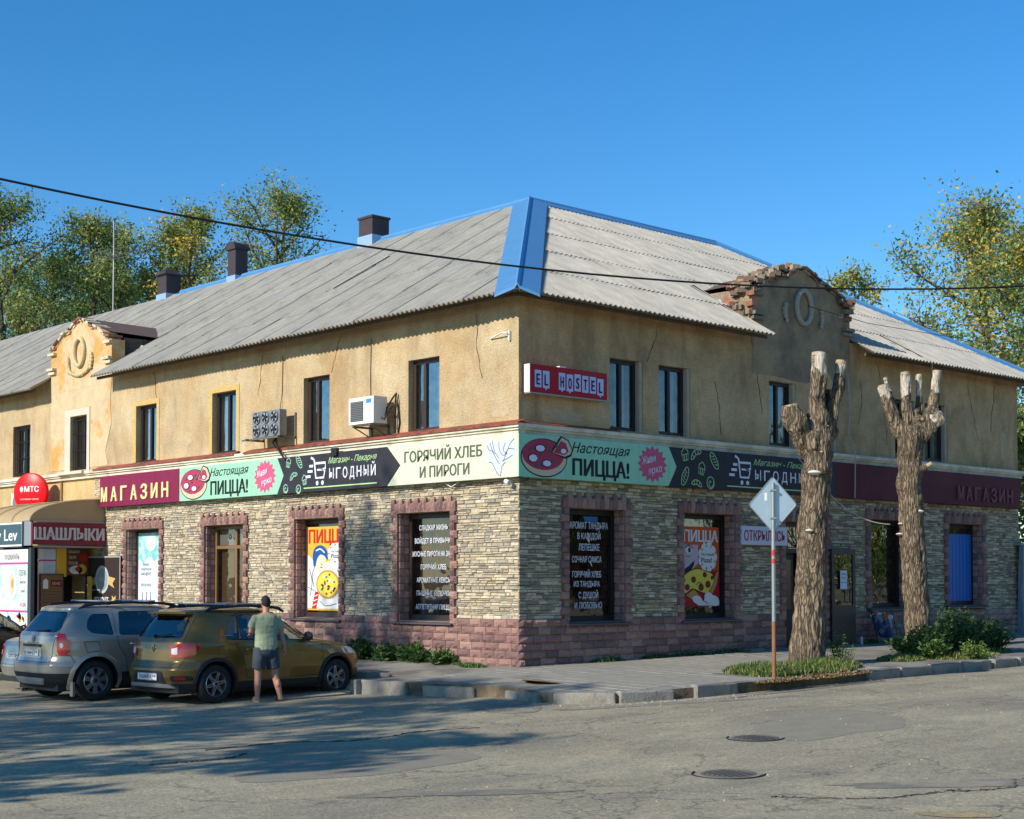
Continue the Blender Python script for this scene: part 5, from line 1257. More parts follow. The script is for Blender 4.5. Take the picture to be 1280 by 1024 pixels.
# condenser with six fans on a bracket
fu = empty('fan_condenser', (0, 8.2, 4.9)); tag(fu, 'grey refrigeration condenser with six small round fans on a wall bracket', 'condenser')
M_ZN = mat('zinc', srgb(150, 152, 150), rough=.4, metal=.5, var=.1, vscale=5); M_FANB = mat('fan_black', srgb(24, 24, 26), rough=.5)
mb = MB(); mb.box((-.38, 7.72, 4.99), (-.20, 8.78, 5.56), M_ZN, at(fu)); mb.build('casing', fu)
for i in range(3):
    for j in range(2):
        yc, zc = 7.91 + i * .345, 5.14 + j * .275
        T = at(fu) @ Matrix.Translation((-.382, yc, zc)) @ Matrix.Rotation(R(-90), 4, 'Y')
        mb = MB(); mb.lathe([(.135, 0), (.135, .03), (.12, .03), (.12, 0)], M_ZN, 20, T); f = mb.build('fan', fu)
        mb = MB(); mb.lathe([(.0, .004), (.12, .004)], M_FANB, 20, T); mb.lathe([(.0, .03), (.045, .03), (.045, .0)], M_FANB, 12, T); mb.build('fan_well', f)
        mb = MB()
        for b_ in range(5):
            a_ = R(72 * b_ + 20 * i); c_, s_ = math.cos(a_), math.sin(a_)
            mb.add([(.04 * c_, .04 * s_, .02), (.115 * math.cos(a_ - .3), .115 * math.sin(a_ - .3), .012), (.115 * math.cos(a_ + .35), .115 * math.sin(a_ + .35), .026)], [(0, 1, 2)], mat('fan_blade', srgb(176, 178, 176), rough=.35, metal=.4), T)
        mb.build('blade', f)
mb = MB()
for y in (7.62, 8.86): mb.box((-.5, y, 4.93), (-.003, y + .04, 4.975), M_BRK2, at(fu)); mb.box((-.04, y, 4.93), (-.003, y + .04, 5.5), M_BRK2, at(fu))
mb.box((-.42, 7.62, 4.94), (-.38, 9.15, 4.975), M_BRK2, at(fu)); mb.build('bracket', fu)
mb = MB()
for q in ([(-.25, 8.0, 5.0), (-.3, 8.1, 4.85), (-.22, 8.0, 4.7), (-.21, 7.8, 4.5)], [(-.2, 8.15, 5.0), (-.26, 8.0, 4.8), (-.22, 7.9, 4.6), (-.22, 7.72, 4.45)]): mb.tube([Vector(v) - fu.location for v in q], .022, M_FANB, 6)
mb.build('pipe', fu)
ac.location.y -= .58; fu.location.y -= .55
# junction box, security camera pair, hooks
mb = MB(); mb.box((-.26, 5.27, 4.44), (-.19, 5.46, 4.60), M_FANB); o = mb.build('junction_box'); tag(o, 'small black box on top of the dark bakery sign left of the air conditioner', 'box')
def cctv(y, x, lab, m):
    r = empty('security_camera', (x, y, 3.66)); tag(r, lab, 'camera')
    mb = MB(); mb.tube([(0, 0, .07), (0, 0, .0)], .015, M_FANB, 6); mb.build('bracket', r)
    mb = MB(); mb.tube([(-.02, -.06, -.03), (.0, .06, .0)], .045, m, 10); mb.build('housing', r, smooth=50)
cctv(.12, -.16, 'white camera under the cream sign at the corner', M_WHITE); cctv(-.12, .12, 'olive camera under the pizza sign just right of the corner', mat('olive_plastic', srgb(120, 116, 84), rough=.5))
mb = MB(); mb.tube([(-.1, 1.95, 3.70), (-.1, 1.78, 3.63), (-.1, 1.58, 3.71)], .010, M_WHITE, 5); o = mb.build('wire_hook'); tag(o, 'bent white wire hanging under the cream bread sign', 'wire')
mb = MB(); T = Matrix.Identity(4)
mb.tube([(-.01, .25, 6.35), (-.10, .22, 6.42), (-.12, .32, 6.43), (-.03, .75, 6.37)], .014, M_WHITE, 5); mb.box((-.05, .20, 6.28), (-.003, .24, 6.46), M_WHITE); o = mb.build('wall_bracket'); tag(o, 'rusty white hook bracket high on the sunlit wall near the corner', 'bracket')
# thin cables down the wall
for (pts, lab) in (([(-.012, 4.42, 6.8), (-.012, 4.44, 6.0), (-.02, 4.42, 5.5)], 'thin cable dropping from the eave to the air conditioner'), ([(-.012, 7.6, 6.8), (-.012, 7.62, 6.0), (-.05, 7.65, 5.58)], 'thin cable dropping from the eave to the fan condenser')):
    mb = MB(); mb.tube(pts, .008, M_FRAME, 4); o = mb.build('wall_cable'); tag(o, lab, 'cable')
mb = MB(); q = [(12.05 - .0, -.22, 4.35), (11.0, -1.2, 3.9), (9.84, -1.9, 4.05)]
mb.tube([(8.05 + .03 * k, -.24 - .02 * k, 4.6 - .02 * k - .55 * math.sin(math.pi * min(k, 60) / 75)) for k in range(0, 61, 3)], .012, mat('pale_cable', srgb(176, 168, 158), rough=.6), 5); o = mb.build('hanging_cable'); tag(o, 'slack pale cable looping in front of the maroon sign between the trunks', 'cable')
mb = MB(); mb.tube([(12.95, -.62, 7.03), (12.97, -.60, 6.4), (12.95, -.58, 6.05)], .013, mat('pale_cable', (0, 0, 0)), 5); mb.tube([(12.95, -.62, 7.05), (12.7, -.2, 7.35), (12.3, .4, 7.75)], .009, M_FRAME, 4); o = mb.build('eave_cable'); tag(o, 'pale cable hanging over the eave above the second trunk', 'cable')
mb = MB(); mb.tube([(10.3, -.06, 6.6), (10.35, -.07, 5.8), (10.3, -.07, 5.2), (10.3, -.25, 4.8), (10.28, -.24, 3.72)], .014, mat('pale_cable', (0, 0, 0)), 5); o = mb.build('wall_cable'); tag(o, 'pale conduit running down the shaded wall behind the first trunk', 'cable')

# ---- left part of the facade: canopy kiosk
kx, ky0, ky1 = -2.04, 15.6, 19.6
kc = empty('entrance_canopy', (0, ky0, 2.68)); tag(kc, 'beige barrel canopy over the cafe entrance at the far left', 'canopy')
M_BEI = mat('canopy_fabric', srgb(176, 152, 112), rough=.7, var=.08, vscale=2); M_GREYP = mat('canopy_fascia', srgb(138, 146, 150), rough=.5, metal=.1)
mb = MB(); n = 12; K = at(kc)
prof = [(kx - .02 + (2.02) * (1 - math.cos(t)), 3.34 + .58 * math.sin(t)) for t in np.linspace(0, math.pi / 2, n)]
vs = [(x, ky0 + .03, z) for x, z in prof] + [(x, ky1, z) for x, z in prof]
mb.add(vs, [(k, k + 1, n + k + 1, n + k) for k in range(n - 1)] + [tuple(range(n)) + (2 * n,), ] if False else [(k, k + 1, n + k + 1, n + k) for k in range(n - 1)], M_BEI, K)
mb.add([(x, ky0 + .03, z) for x, z in prof] + [(0, ky0 + .03, 3.34)], [tuple(range(n + 1))], M_BEI, K); mb.build('canopy_cover', kc, smooth=40, fixn=False)
mb = MB()
for y in np.arange(ky0 + .03, ky1, 1.0): mb.tube([Vector((x - .01, y, z + .01)) - kc.location for x, z in prof], .02, mat('canopy_seam', srgb(192, 170, 128), rough=.6), 5)
mb.build('canopy_rib', kc)
mb = MB(); mb.box((kx, ky0, 2.68), (0.0 - .01, ky1, 2.72), M_GREYP, K); mb.box((kx, ky0, 3.31), (-.01, ky0 + .06, 3.35), M_EDGE, K); mb.box((kx, ky0 - .0, 2.68), (kx + .05, ky0 + .5, 3.34), M_GREYP, K); mb.build('fascia', kc)
for y in (ky0 + .08, ky1 - .1):
    mb = MB(); mb.box((kx + .04, y, 0), (kx + .14, y + .1, 2.68), mat('post_grey', srgb(64, 74, 78), rough=.5), K); mb.build('post', kc)
def panel(name, T, W, H, m, label, cat, th=.04):
    mb = MB(); Ti = Matrix.Translation(-T.translation) @ T; mb.prism([(0, 0), (W, 0), (W, H), (0, H)], -th, 0, m, Ti); o = mb.build(name, loc=T.translation); tag(o, label, cat); return o, Ti
M_MR2 = mat('sign_dark_red', srgb(128, 44, 58), rough=.5, var=.04, vscale=2)
o, T = panel('shashlik_sign', MR(kx + .01, 2.74, -(ky0 - .055)), 2.0, .56, M_MR2, 'dark red ШАШЛЫКИ sign on the side of the beige canopy', 'sign', .05)
p = Print(T); p.text('ШАШЛЫКИ', 1.0, .13, .30, mat('letter_grey_white', srgb(196, 190, 184), rough=.5), 2, w=1.88, bold=.06, ext=.015); p.build('print', o)
o, T = panel('cafe_sign', ML(ky1, 2.70, -kx + .04) , ky1 - ky0 - .28 - .12, .62, mat('sign_slate', srgb(66, 92, 100), rough=.5), 'slate cafe sign ending in Lev on the front of the beige canopy', 'sign', .04)
W = ky1 - ky0 - .4; p = Print(T)
p.line([(.03, .03), (W - .03, .03), (W - .03, .59), (.03, .59)], .045, M_WHITE, 1, True); p.text('y Lev', W - .28, .16, .30, M_WHITE, 1, w=1.2, align='RIGHT', bold=.03); p.build('print', o)
# poster wall under the canopy front
M_PPK = mat('poster_magenta', srgb(206, 70, 150), rough=.5); M_PG = mat('poster_pale', srgb(212, 222, 218), rough=.5, col2=srgb(176, 200, 196), c2scale=3)
o, T = panel('cafe_poster', ML(ky1, .35, -kx - .02), ky1 - ky0 - .2, 2.28, M_PW, 'large white and pink food poster under the slate cafe sign', 'poster', .03)
W = ky1 - ky0 - .2; p = Print(T)
p.poly([(0, .72), (W, .72), (W, 1.9), (0, 1.9)], M_PG, 1); p.line([(0, 1.93), (W, 1.93)], .05, M_PPK, 2); p.line([(0, .72), (W, .72)], .05, M_PPK, 2)
p.text('КОНДИЦИОНЕРЫ', W - .9, 2.03, .13, M_OLV, 2, w=.85); p.text('ОТДЕЛКА', W - .28, 1.62, .14, M_OLV, 2, w=.42); p.text('монтаж', W - .26, 1.42, .08, M_INK, 2, w=.3); p.text('цена', W - .26, 1.2, .08, M_INK, 2, w=.2); p.text('АКЦИЯ', W - .26, .84, .10, M_PPK, 2, w=.35)
p.poly(bezier([(W - 1.5, .85), (W - 1.2, .9), (W - .85, 1.0), (W - .6, 1.3), (W - .75, 1.75), (W - .95, 1.8), (W - 1.1, 1.4), (W - 1.3, 1.1)], 24), M_PW, 3); p.poly(ell(W - .87, 1.4, .14, .28), M_CR, 4); p.poly(ell(W - .84, 1.42, .06, .12), M_CRU, 5)
rr = random.Random(2)
for k in range(46): p.poly(ell(W - rr.uniform(.05, 2.2), rr.uniform(.1, .66), rr.uniform(.03, .09), rr.uniform(.05, .13), 7, rot=rr.uniform(0, 90)), (M_PR2, M_PB, M_GRN, M_OR, M_TEAL, M_PW)[k % 6], 2)
p.build('print', o)
# the entrance wall: posters, dark doorway, menu board, ornament strip
o, T = panel('price_poster', MR(-1.50, 1.94, -(ky0 + .72)), .48, .72, M_LB, 'pale blue poster with a pink stripe above the cafe doorway', 'poster', .03)
p = Print(T); p.poly([(0, .0), (.14, 0), (.14, .72), (0, .72)], M_PW, 1); p.line([(0, .42), (.48, .42)], .04, M_PPK, 2); p.text('ТОРТУ', .30, .2, .1, M_TEAL, 2, w=.3); p.build('print', o)
o, T = panel('yellow_lamp_box', MR(-1.01, 1.94, -(ky0 + .70)), .28, .74, mat('yellow_plastic', srgb(214, 172, 30), rough=.4), 'yellow box hanging above the cafe doorway beside the menu poster', 'light box', .3)
o, T = panel('food_poster', MR(-.72, 1.98, -(ky0 + .70)), .60, .72, mat('poster_brown', srgb(110, 62, 40), rough=.5), 'brown food poster with grilled meat photos under the canopy', 'poster', .03)
p = Print(T)
for k, (t, w) in enumerate((('ШАШЛЫК', .3), ('ЛЮЛЯ', .2), ('ПЛОВ', .25), ('ПЛОВ', .2))): p.text(t, .05, .58 - k * .15, .07, M_PW, 2, w=w, align='LEFT')
p.poly(ell(.25, .14, .18, .11), M_PW, 2); p.poly(ell(.42, .16, .13, .13), M_OR, 2); p.poly(ell(.46, .45, .11, .1), M_PR2, 2); p.poly(ell(.3, .16, .07, .06), M_PR2, 3); p.build('print', o)
mb = MB(); mb.box((-1.9, ky0 + 1.8, .3), (-.02, ky0 + 1.9, 2.68), M_ROOM); o = mb.build('cafe_doorway'); tag(o, 'dark cafe doorway under the beige canopy', 'doorway')
o, T = panel('menu_board', Matrix.Translation((0, 0, 0)) @ MR(-1.50, .62, -(ky0 + .62)), .66, 1.40, mat('menu_brown', srgb(128, 96, 62), rough=.6, var=.1, vscale=3), 'brown menu board standing in front of the cafe doorway', 'menu board', .05)
p = Print(T); p.line([(.02, .02), (.64, .02), (.64, 1.38), (.02, 1.38)], .03, M_BLACK, 1, True); p.poly([(.09, 1.02), (.23, 1.02), (.23, 1.22), (.16, 1.28), (.09, 1.22)], M_PW, 2); p.poly([(.3, 1.08), (.6, 1.06), (.6, 1.24), (.3, 1.24)], mat('menu_red', srgb(120, 34, 26), rough=.5), 2); p.text('МЕНЮ', .45, 1.11, .08, M_CR, 3, w=.22)
for k in range(11): p.line([(.08, .94 - k * .07), (.58, .94 - k * .07)], .012, M_INK, 2)
p.poly([(.08, .05), (.58, .05), (.5, .15), (.2, .16)], M_BLACK, 2); p.build('print', o)
mb = MB(); mb.tube([(-1.55, ky0 + .6, .3), (-1.55, ky0 + .6, 2.0)], .02, mat('pink_post', srgb(176, 150, 160), rough=.5), 6); o = mb.build('barrier_post'); tag(o, 'thin pinkish post left of the brown menu board', 'post')
mb = MB(); mb.box((-.34, ky0 + .3, .3), (-.22, ky0 + .34, 1.95), mat('strip_gold', srgb(176, 146, 60), rough=.5, var=.4, vscale=9)); mb.box((-.36, ky0 + .28, .9), (-.2, ky0 + .35, 1.15), M_PR2); o = mb.build('flag_banner'); tag(o, 'narrow gold and red feather banner beside the repair board', 'banner')
# repair board
o, T = panel('repair_board', ML(16.5, .45, .12), 1.9, 2.02, mat('board_brown', srgb(58, 48, 46), rough=.5, var=.06, vscale=2), 'dark brown РЕМОНТ board with a round emblem beside the film-covered window', 'board', .05)
p = Print(T); M_GOLD = mat('print_gold', srgb(206, 172, 104), rough=.5); M_SIL = mat('print_silver', srgb(182, 190, 188), rough=.5)
p.line([(0.02, .02), (1.88, .02), (1.88, 2.0), (.02, 2.0)], .06, M_EDGE, 1, True)
p.poly(ell(.95, 1.42, .36, .36), M_SIL, 1); p.poly(ell(.95, 1.42, .29, .29), mat('print_steel', srgb(140, 158, 158), rough=.5), 2); p.poly([(.35, 1.4), (.6, 1.5), (.6, 1.3), (.3, 1.22)], M_GOLD, 1); p.poly([(1.3, 1.5), (1.65, 1.45), (1.5, 1.32), (1.6, 1.2), (1.3, 1.3)], M_GOLD, 1)
p.text('ЧАСЫ', .95, 1.38, .1, M_PW, 3, w=.3); p.text('РЕМОНТ', .92, .78, .19, M_PW, 2, w=.75, bold=.04); p.text('ЧАСОВ-ТЕЛЕФОНОВ', .92, .50, .15, M_PW, 2, w=1.45, bold=.04); p.text('ЗАМЕНА СТЕКОЛ', .92, .24, .12, M_PW, 2, w=1.3, bold=.03)
p.poly(star(.22, .87, .17, .14, 6, .5), M_GOLD, 2); p.poly(star(1.58, .87, .2, .17, 6, .5), M_GOLD, 2); p.build('print', o)
# round red sign and the appliance beside it
rs = empty('round_sign', (-.62, 18.62, 4.22)); tag(rs, 'round red МТС sign above the beige canopy', 'sign')
T = Matrix.Rotation(R(-62), 4, 'Z') @ Matrix.Rotation(R(90), 4, 'X')
mb = MB(); mb.lathe([(0, .06), (.50, .06), (.53, .04), (.53, -.06), (.5, -.08), (0, -.08)], mat('sign_bright_red', srgb(222, 14, 26), rough=.35), 40, T); mb.build('disc', rs, smooth=40)
p = Print(T @ Matrix.Translation((0, 0, .06))); p.text('МТС', .06, .02, .15, M_WHITE, 1, w=.46, bold=.05); p.poly(ell(-.26, .09, .05, .075), M_WHITE, 1); p.text('сотовая связь', 0, -.20, .05, M_WHITE, 1, w=.6); p.build('print', rs)
mb = MB(); mb.tube([(.5, .0, -.05), (.0, .0, -.05)], .02, M_FRAME, 6); mb.build('arm', rs)
a2 = empty('air_conditioner', (0, 20.0, 3.75)); tag(a2, 'pale air conditioner half hidden behind the red round sign', 'air conditioner')
mb = MB(); mb.box((-.4, 19.45, 3.72), (-.08, 20.3, 4.28), M_ACW, at(a2)); mb.build('casing', a2)
mb = MB(); mb.lathe([(0, .005), (.22, .005), (.22, 0)], M_GRILL, 20, at(a2) @ Matrix.Translation((-.402, 20.0, 4.0)) @ Matrix.Rotation(R(-90), 4, 'Y')); mb.build('fan_grille', a2)
mb = MB(); mb.box((-.05, 18.0, 3.9), (-.003, 18.08, 4.53), mat('downpipe_brown', srgb(150, 120, 66), rough=.6)); o = mb.build('pilaster_strip'); tag(o, 'thin brown strip down the wall right of the round red sign', 'strip')
# TV aerial on the far roof
an = empty('roof_aerial', (5.66, 25.9, 10.8)); tag(an, 'tall television aerial on the far left ridge', 'aerial')
M_AL = mat('aerial_metal', srgb(120, 122, 120), rough=.4, metal=.7)
mb = MB(); mb.tube([(0, 0, 0), (.02, .02, 2.2), (0, 0, 3.1)], .03, M_AL, 6); mb.build('mast', an)
for (z, L_, tilt) in ((3.05, .8, .35), (1.82, 3.6, 0), (1.94, 2.3, 0), (2.15, 1.9, 0)):
    mb = MB(); mb.tube([(-.2 * L_ * .5, L_ / 2, z + tilt), (.2 * L_ * .5, -L_ / 2, z - tilt)], .014, M_AL, 5); mb.build('element', an)
mb = MB(); mb.tube([(-.7, 0, 1.88), (.7, 0, 1.88)], .014, M_AL, 5); mb.build('boom', an)
# ------------------------------------------------------------------ pollarded street trees
M_BARK = mat('bark', srgb(148, 130, 104), rough=.95, var=.3, vscale=3, bump=.03, bscale=14, col2=srgb(124, 108, 86), c2scale=5, stretch=(3.2, 3.2, .7))
M_BARKP = mat('bark_pale', srgb(192, 182, 162), rough=.9, var=.2, vscale=5, bump=.012, bscale=22, col2=srgb(120, 106, 88), c2scale=4, stretch=(2, 2, .8))
crevices(M_BARK, 17, (1, 1, .17), .30, .22, .025); crevices(M_BARKP, 9, (1, 1, .2), .7, .10, .01)
M_CUT = mat('cut_wood', srgb(178, 158, 126), rough=.85, var=.15, vscale=14)
M_FUN = mat('bracket_fungus', srgb(220, 214, 196), rough=.8, var=.15, vscale=10)
def bark_disp(seed, amp=.055):
    def f(co, n):
        a = math.atan2(n.y, n.x)
        v = noise.noise(Vector((co.x * 11 + seed, co.y * 11, co.z * 2.0)))
        r = 1 - abs(noise.noise(Vector((co.x * 14 + seed, co.y * 14, co.z * 3.2)))) * 2.2
        w = noise.noise(Vector((co.x * 4, co.y * 4 + seed, co.z * 4)))
        k = 1 + max(0, min(1, (co.z - 2.9) / .9)) * 1.0 * (1 - max(0, min(1, (co.z - 4.7) / .6)))
        return amp * (.35 * v + .45 * r * .8 + .55 * w * k) - amp * .3
    return f
def pollard(base, yaw_scale, trunk, stubs, knobs, fungi, label, seed, ppm, px0, py_off=727.0):
    """trunk / stubs given as (sideways metres, depth metres, height, radius); the tree stands at base"""
    Bs = Vector(base); root = empty('pollarded_tree', Bs); tag(root, label, 'tree', 'pollarded trees along the kerb')
    W = lambda s, d, z: RIGHT * s + FWD * d + Vector((0, 0, z - Bs.z))
    mb = MB(); mb.tube([W(s, d, z) for s, d, z, r in trunk], [r for *_, r in trunk], M_BARK, 20)
    for st in stubs: mb.tube([W(s, d, z) for s, d, z, r in st], [r for *_, r in st], M_BARK, 14)
    rr = random.Random(seed)
    for s, d, z, r in knobs: mb.lathe([(0.001, -r), (r * .7, -r * .7), (r, 0), (r * .7, r * .7), (.001, r)], M_BARK, 10, Matrix.Translation(W(s, d, z)))
    # root flare
    s0, d0_, z0, r0 = trunk[0]
    for k in range(7):
        a = k * .9 + rr.random() * .4; mb.tube([W(s0, d0_, z0 + .45), W(s0 + math.cos(a) * r0 * .8, math.sin(a) * r0 * .8, z0 + .16), W(s0 + math.cos(a) * r0 * 1.35, math.sin(a) * r0 * 1.35, z0 - .12)], [.14, .12, .07], M_BARK, 8)
    t = remesh(mb, 'trunk', .022, root, 2, bark_disp(seed))
    # the stubs are paler, barkless wood above a ragged edge
    t.data.materials.append(M_BARKP); co = np.empty(len(t.data.vertices) * 3); t.data.vertices.foreach_get('co', co); co = co.reshape(-1, 3)
    tips = [(W(*st[-1][:3]), W(*st[-2][:3])) for st in stubs]; thin = [max(x[3] for x in st[1:]) < .2 for st in stubs]
    idx = np.zeros(len(t.data.polygons), dtype=np.int32)
    for p in t.data.polygons:
        c = p.center
        for (a, b), ok in zip(tips, thin):
            if not ok: continue
            ab = b - a; q = max(0, min(1, (c - a).dot(ab) / ab.length_squared))
            if (c - (a + ab * q)).length < .21 and q < .80 + .25 * noise.noise(c * 7): idx[p.index] = 1; break
    t.data.polygons.foreach_set('material_index', idx)
    for st, ok in zip(stubs, thin):
        a, b = W(*st[-1][:3]), W(*st[-2][:3]); d = (a - b).normalized(); r = st[-1][3]
        M = (d.to_track_quat('Z', 'Y')).to_matrix().to_4x4(); M.translation = a + d * .012
        mb = MB(); n = 14; mb.lathe([(r * .4, -.05), (r * .97, -.05), (r * .92, .012), (r * .5, .016 + rr.uniform(-.01, .01)), (.002, .012)], M_CUT, n, M); mb.build('cut_face', root)
    for s, d, z, r, a in fungi:
        T = Matrix.Translation(W(s, d, z)) @ Matrix.Rotation(R(a), 4, 'Z')
        mb = MB(); vs = []; n = 9
        prof = [(0, -.35), (.55, -.3), (1, 0), (.8, .22), (0, .42)]
        for (q, h) in prof:
            for k in range(n): 
                th = math.pi * k / (n - 1); vs.append((math.cos(th) * q * r, -math.sin(th) * q * r * 1.0 + .02, h * r))
        mb.add(vs, [(i * n + k, i * n + k + 1, (i + 1) * n + k + 1, (i + 1) * n + k) for i in range(4) for k in range(n - 1)], M_FUN, T); mb.build('bracket_fungus', root, smooth=60)
    return root, W
H1 = lambda py: 1.82 + (727 - py) / 66.9; S1 = lambda px: (px - 1010) / 66.9
tr1, W1 = pollard((4.35, -3.24, .24), 1, [(S1(1009), 0, .10, .37), (S1(1010), 0, .6, .335), (S1(1013), 0, 1.2, .295), (S1(1016), .0, H1(680), .285), (S1(1022), .0, H1(610), .265), (S1(1024), 0, H1(570), .29), (S1(1024), 0, H1(540), .30), (S1(1026), .02, H1(515), .22)],
    [[(S1(1022), 0, H1(545), .20), (S1(1024), -.03, H1(500), .155), (S1(1026), -.05, H1(470), .15), (S1(1025.5), -.06, H1(441), .135)],
     [(S1(1030), .05, H1(552), .2), (S1(1043), .12, H1(520), .13), (S1(1051), .16, H1(492), .12), (S1(1055), .18, H1(470), .11), (S1(1057), .18, H1(449), .10)],
     [(S1(1020), 0, H1(572), .24), (S1(1004), -.12, H1(545), .19), (S1(992), -.2, H1(525), .22), (S1(988), -.22, H1(508), .16)]],
    [(S1(985), -.2, H1(522), .17), (S1(995), -.25, H1(530), .14), (S1(1036), .1, H1(545), .2), (S1(1042), .1, H1(538), .16), (S1(1018), -.2, H1(556), .15), (S1(1030), -.2, H1(585), .14), (S1(1010), -.12, H1(590), .12), (S1(1038), .1, H1(565), .15)],
    [(S1(1017), -.26, H1(592), .14, -20), (S1(1010), -.27, H1(664), .085, -20), (S1(1034), -.16, H1(533), .06, 10), (S1(1026), -.24, H1(566), .05, 0), (S1(1001), -.24, H1(553), .05, -20)],
    'pollarded trunk with three cut stubs and shelf fungi, standing in grass behind the road sign', 3, 66.9, 1010)
H2 = lambda py: 1.82 + (727 - py) / 57.7; S2 = lambda px: (px - 1148) / 57.7
tr2, W2 = pollard((9.84, -2.14, .33), 1, [(S2(1148), 0, .2, .30), (S2(1147), 0, .9, .27), (S2(1144), 0, H2(720), .28), (S2(1141), 0, H2(660), .27), (S2(1138), 0, H2(610), .26), (S2(1139), 0, H2(575), .27), (S2(1141), 0, H2(550), .30), (S2(1141), 0, H2(532), .24)],
    [[(S2(1134), 0, H2(548), .17), (S2(1118), -.08, H2(524), .15), (S2(1110), -.1, H2(500), .13), (S2(1105), -.12, H2(482), .12)],
     [(S2(1128), .1, H2(530), .10), (S2(1119), .15, H2(495), .06), (S2(1112), .18, H2(471), .05)],
     [(S2(1138), .0, H2(540), .15), (S2(1135), -.05, H2(500), .115), (S2(1133.5), -.05, H2(466), .10)],
     [(S2(1146), .1, H2(540), .16), (S2(1154), .15, H2(505), .085), (S2(1154.5), .15, H2(467), .07)],
     [(S2(1146), 0, H2(550), .2), (S2(1164), -.05, H2(525), .15), (S2(1171), -.05, H2(495), .11), (S2(1174), -.05, H2(464), .10)],
     [(S2(1150), .0, H2(550), .18), (S2(1166), -.1, H2(532), .14), (S2(1177), -.1, H2(522), .12)]],
    [(S2(1150), -.1, H2(525), .12), (S2(1166), -.1, H2(515), .15), (S2(1172), -.1, H2(520), .13), (S2(1128), -.05, H2(535), .16), (S2(1154), -.2, H2(585), .07), (S2(1147), .0, H2(515), .1)],
    [(S2(1148), -.25, H2(640), .1, 20), (S2(1126), -.1, H2(655), .07, -60), (S2(1124), -.1, H2(668), .08, -60)],
    'slimmer pollarded trunk with five finger-like stubs above a leafy bush', 11, 57.7, 1148)
# small broken branch on the second tree
mb = MB(); mb.tube([W2(S2(1152), -.1, H2(585)), W2(S2(1158), -.2, H2(583)), W2(S2(1163), -.22, H2(580))], [.05, .05, .045], M_CUT, 8); mb.build('broken_branch', tr2)

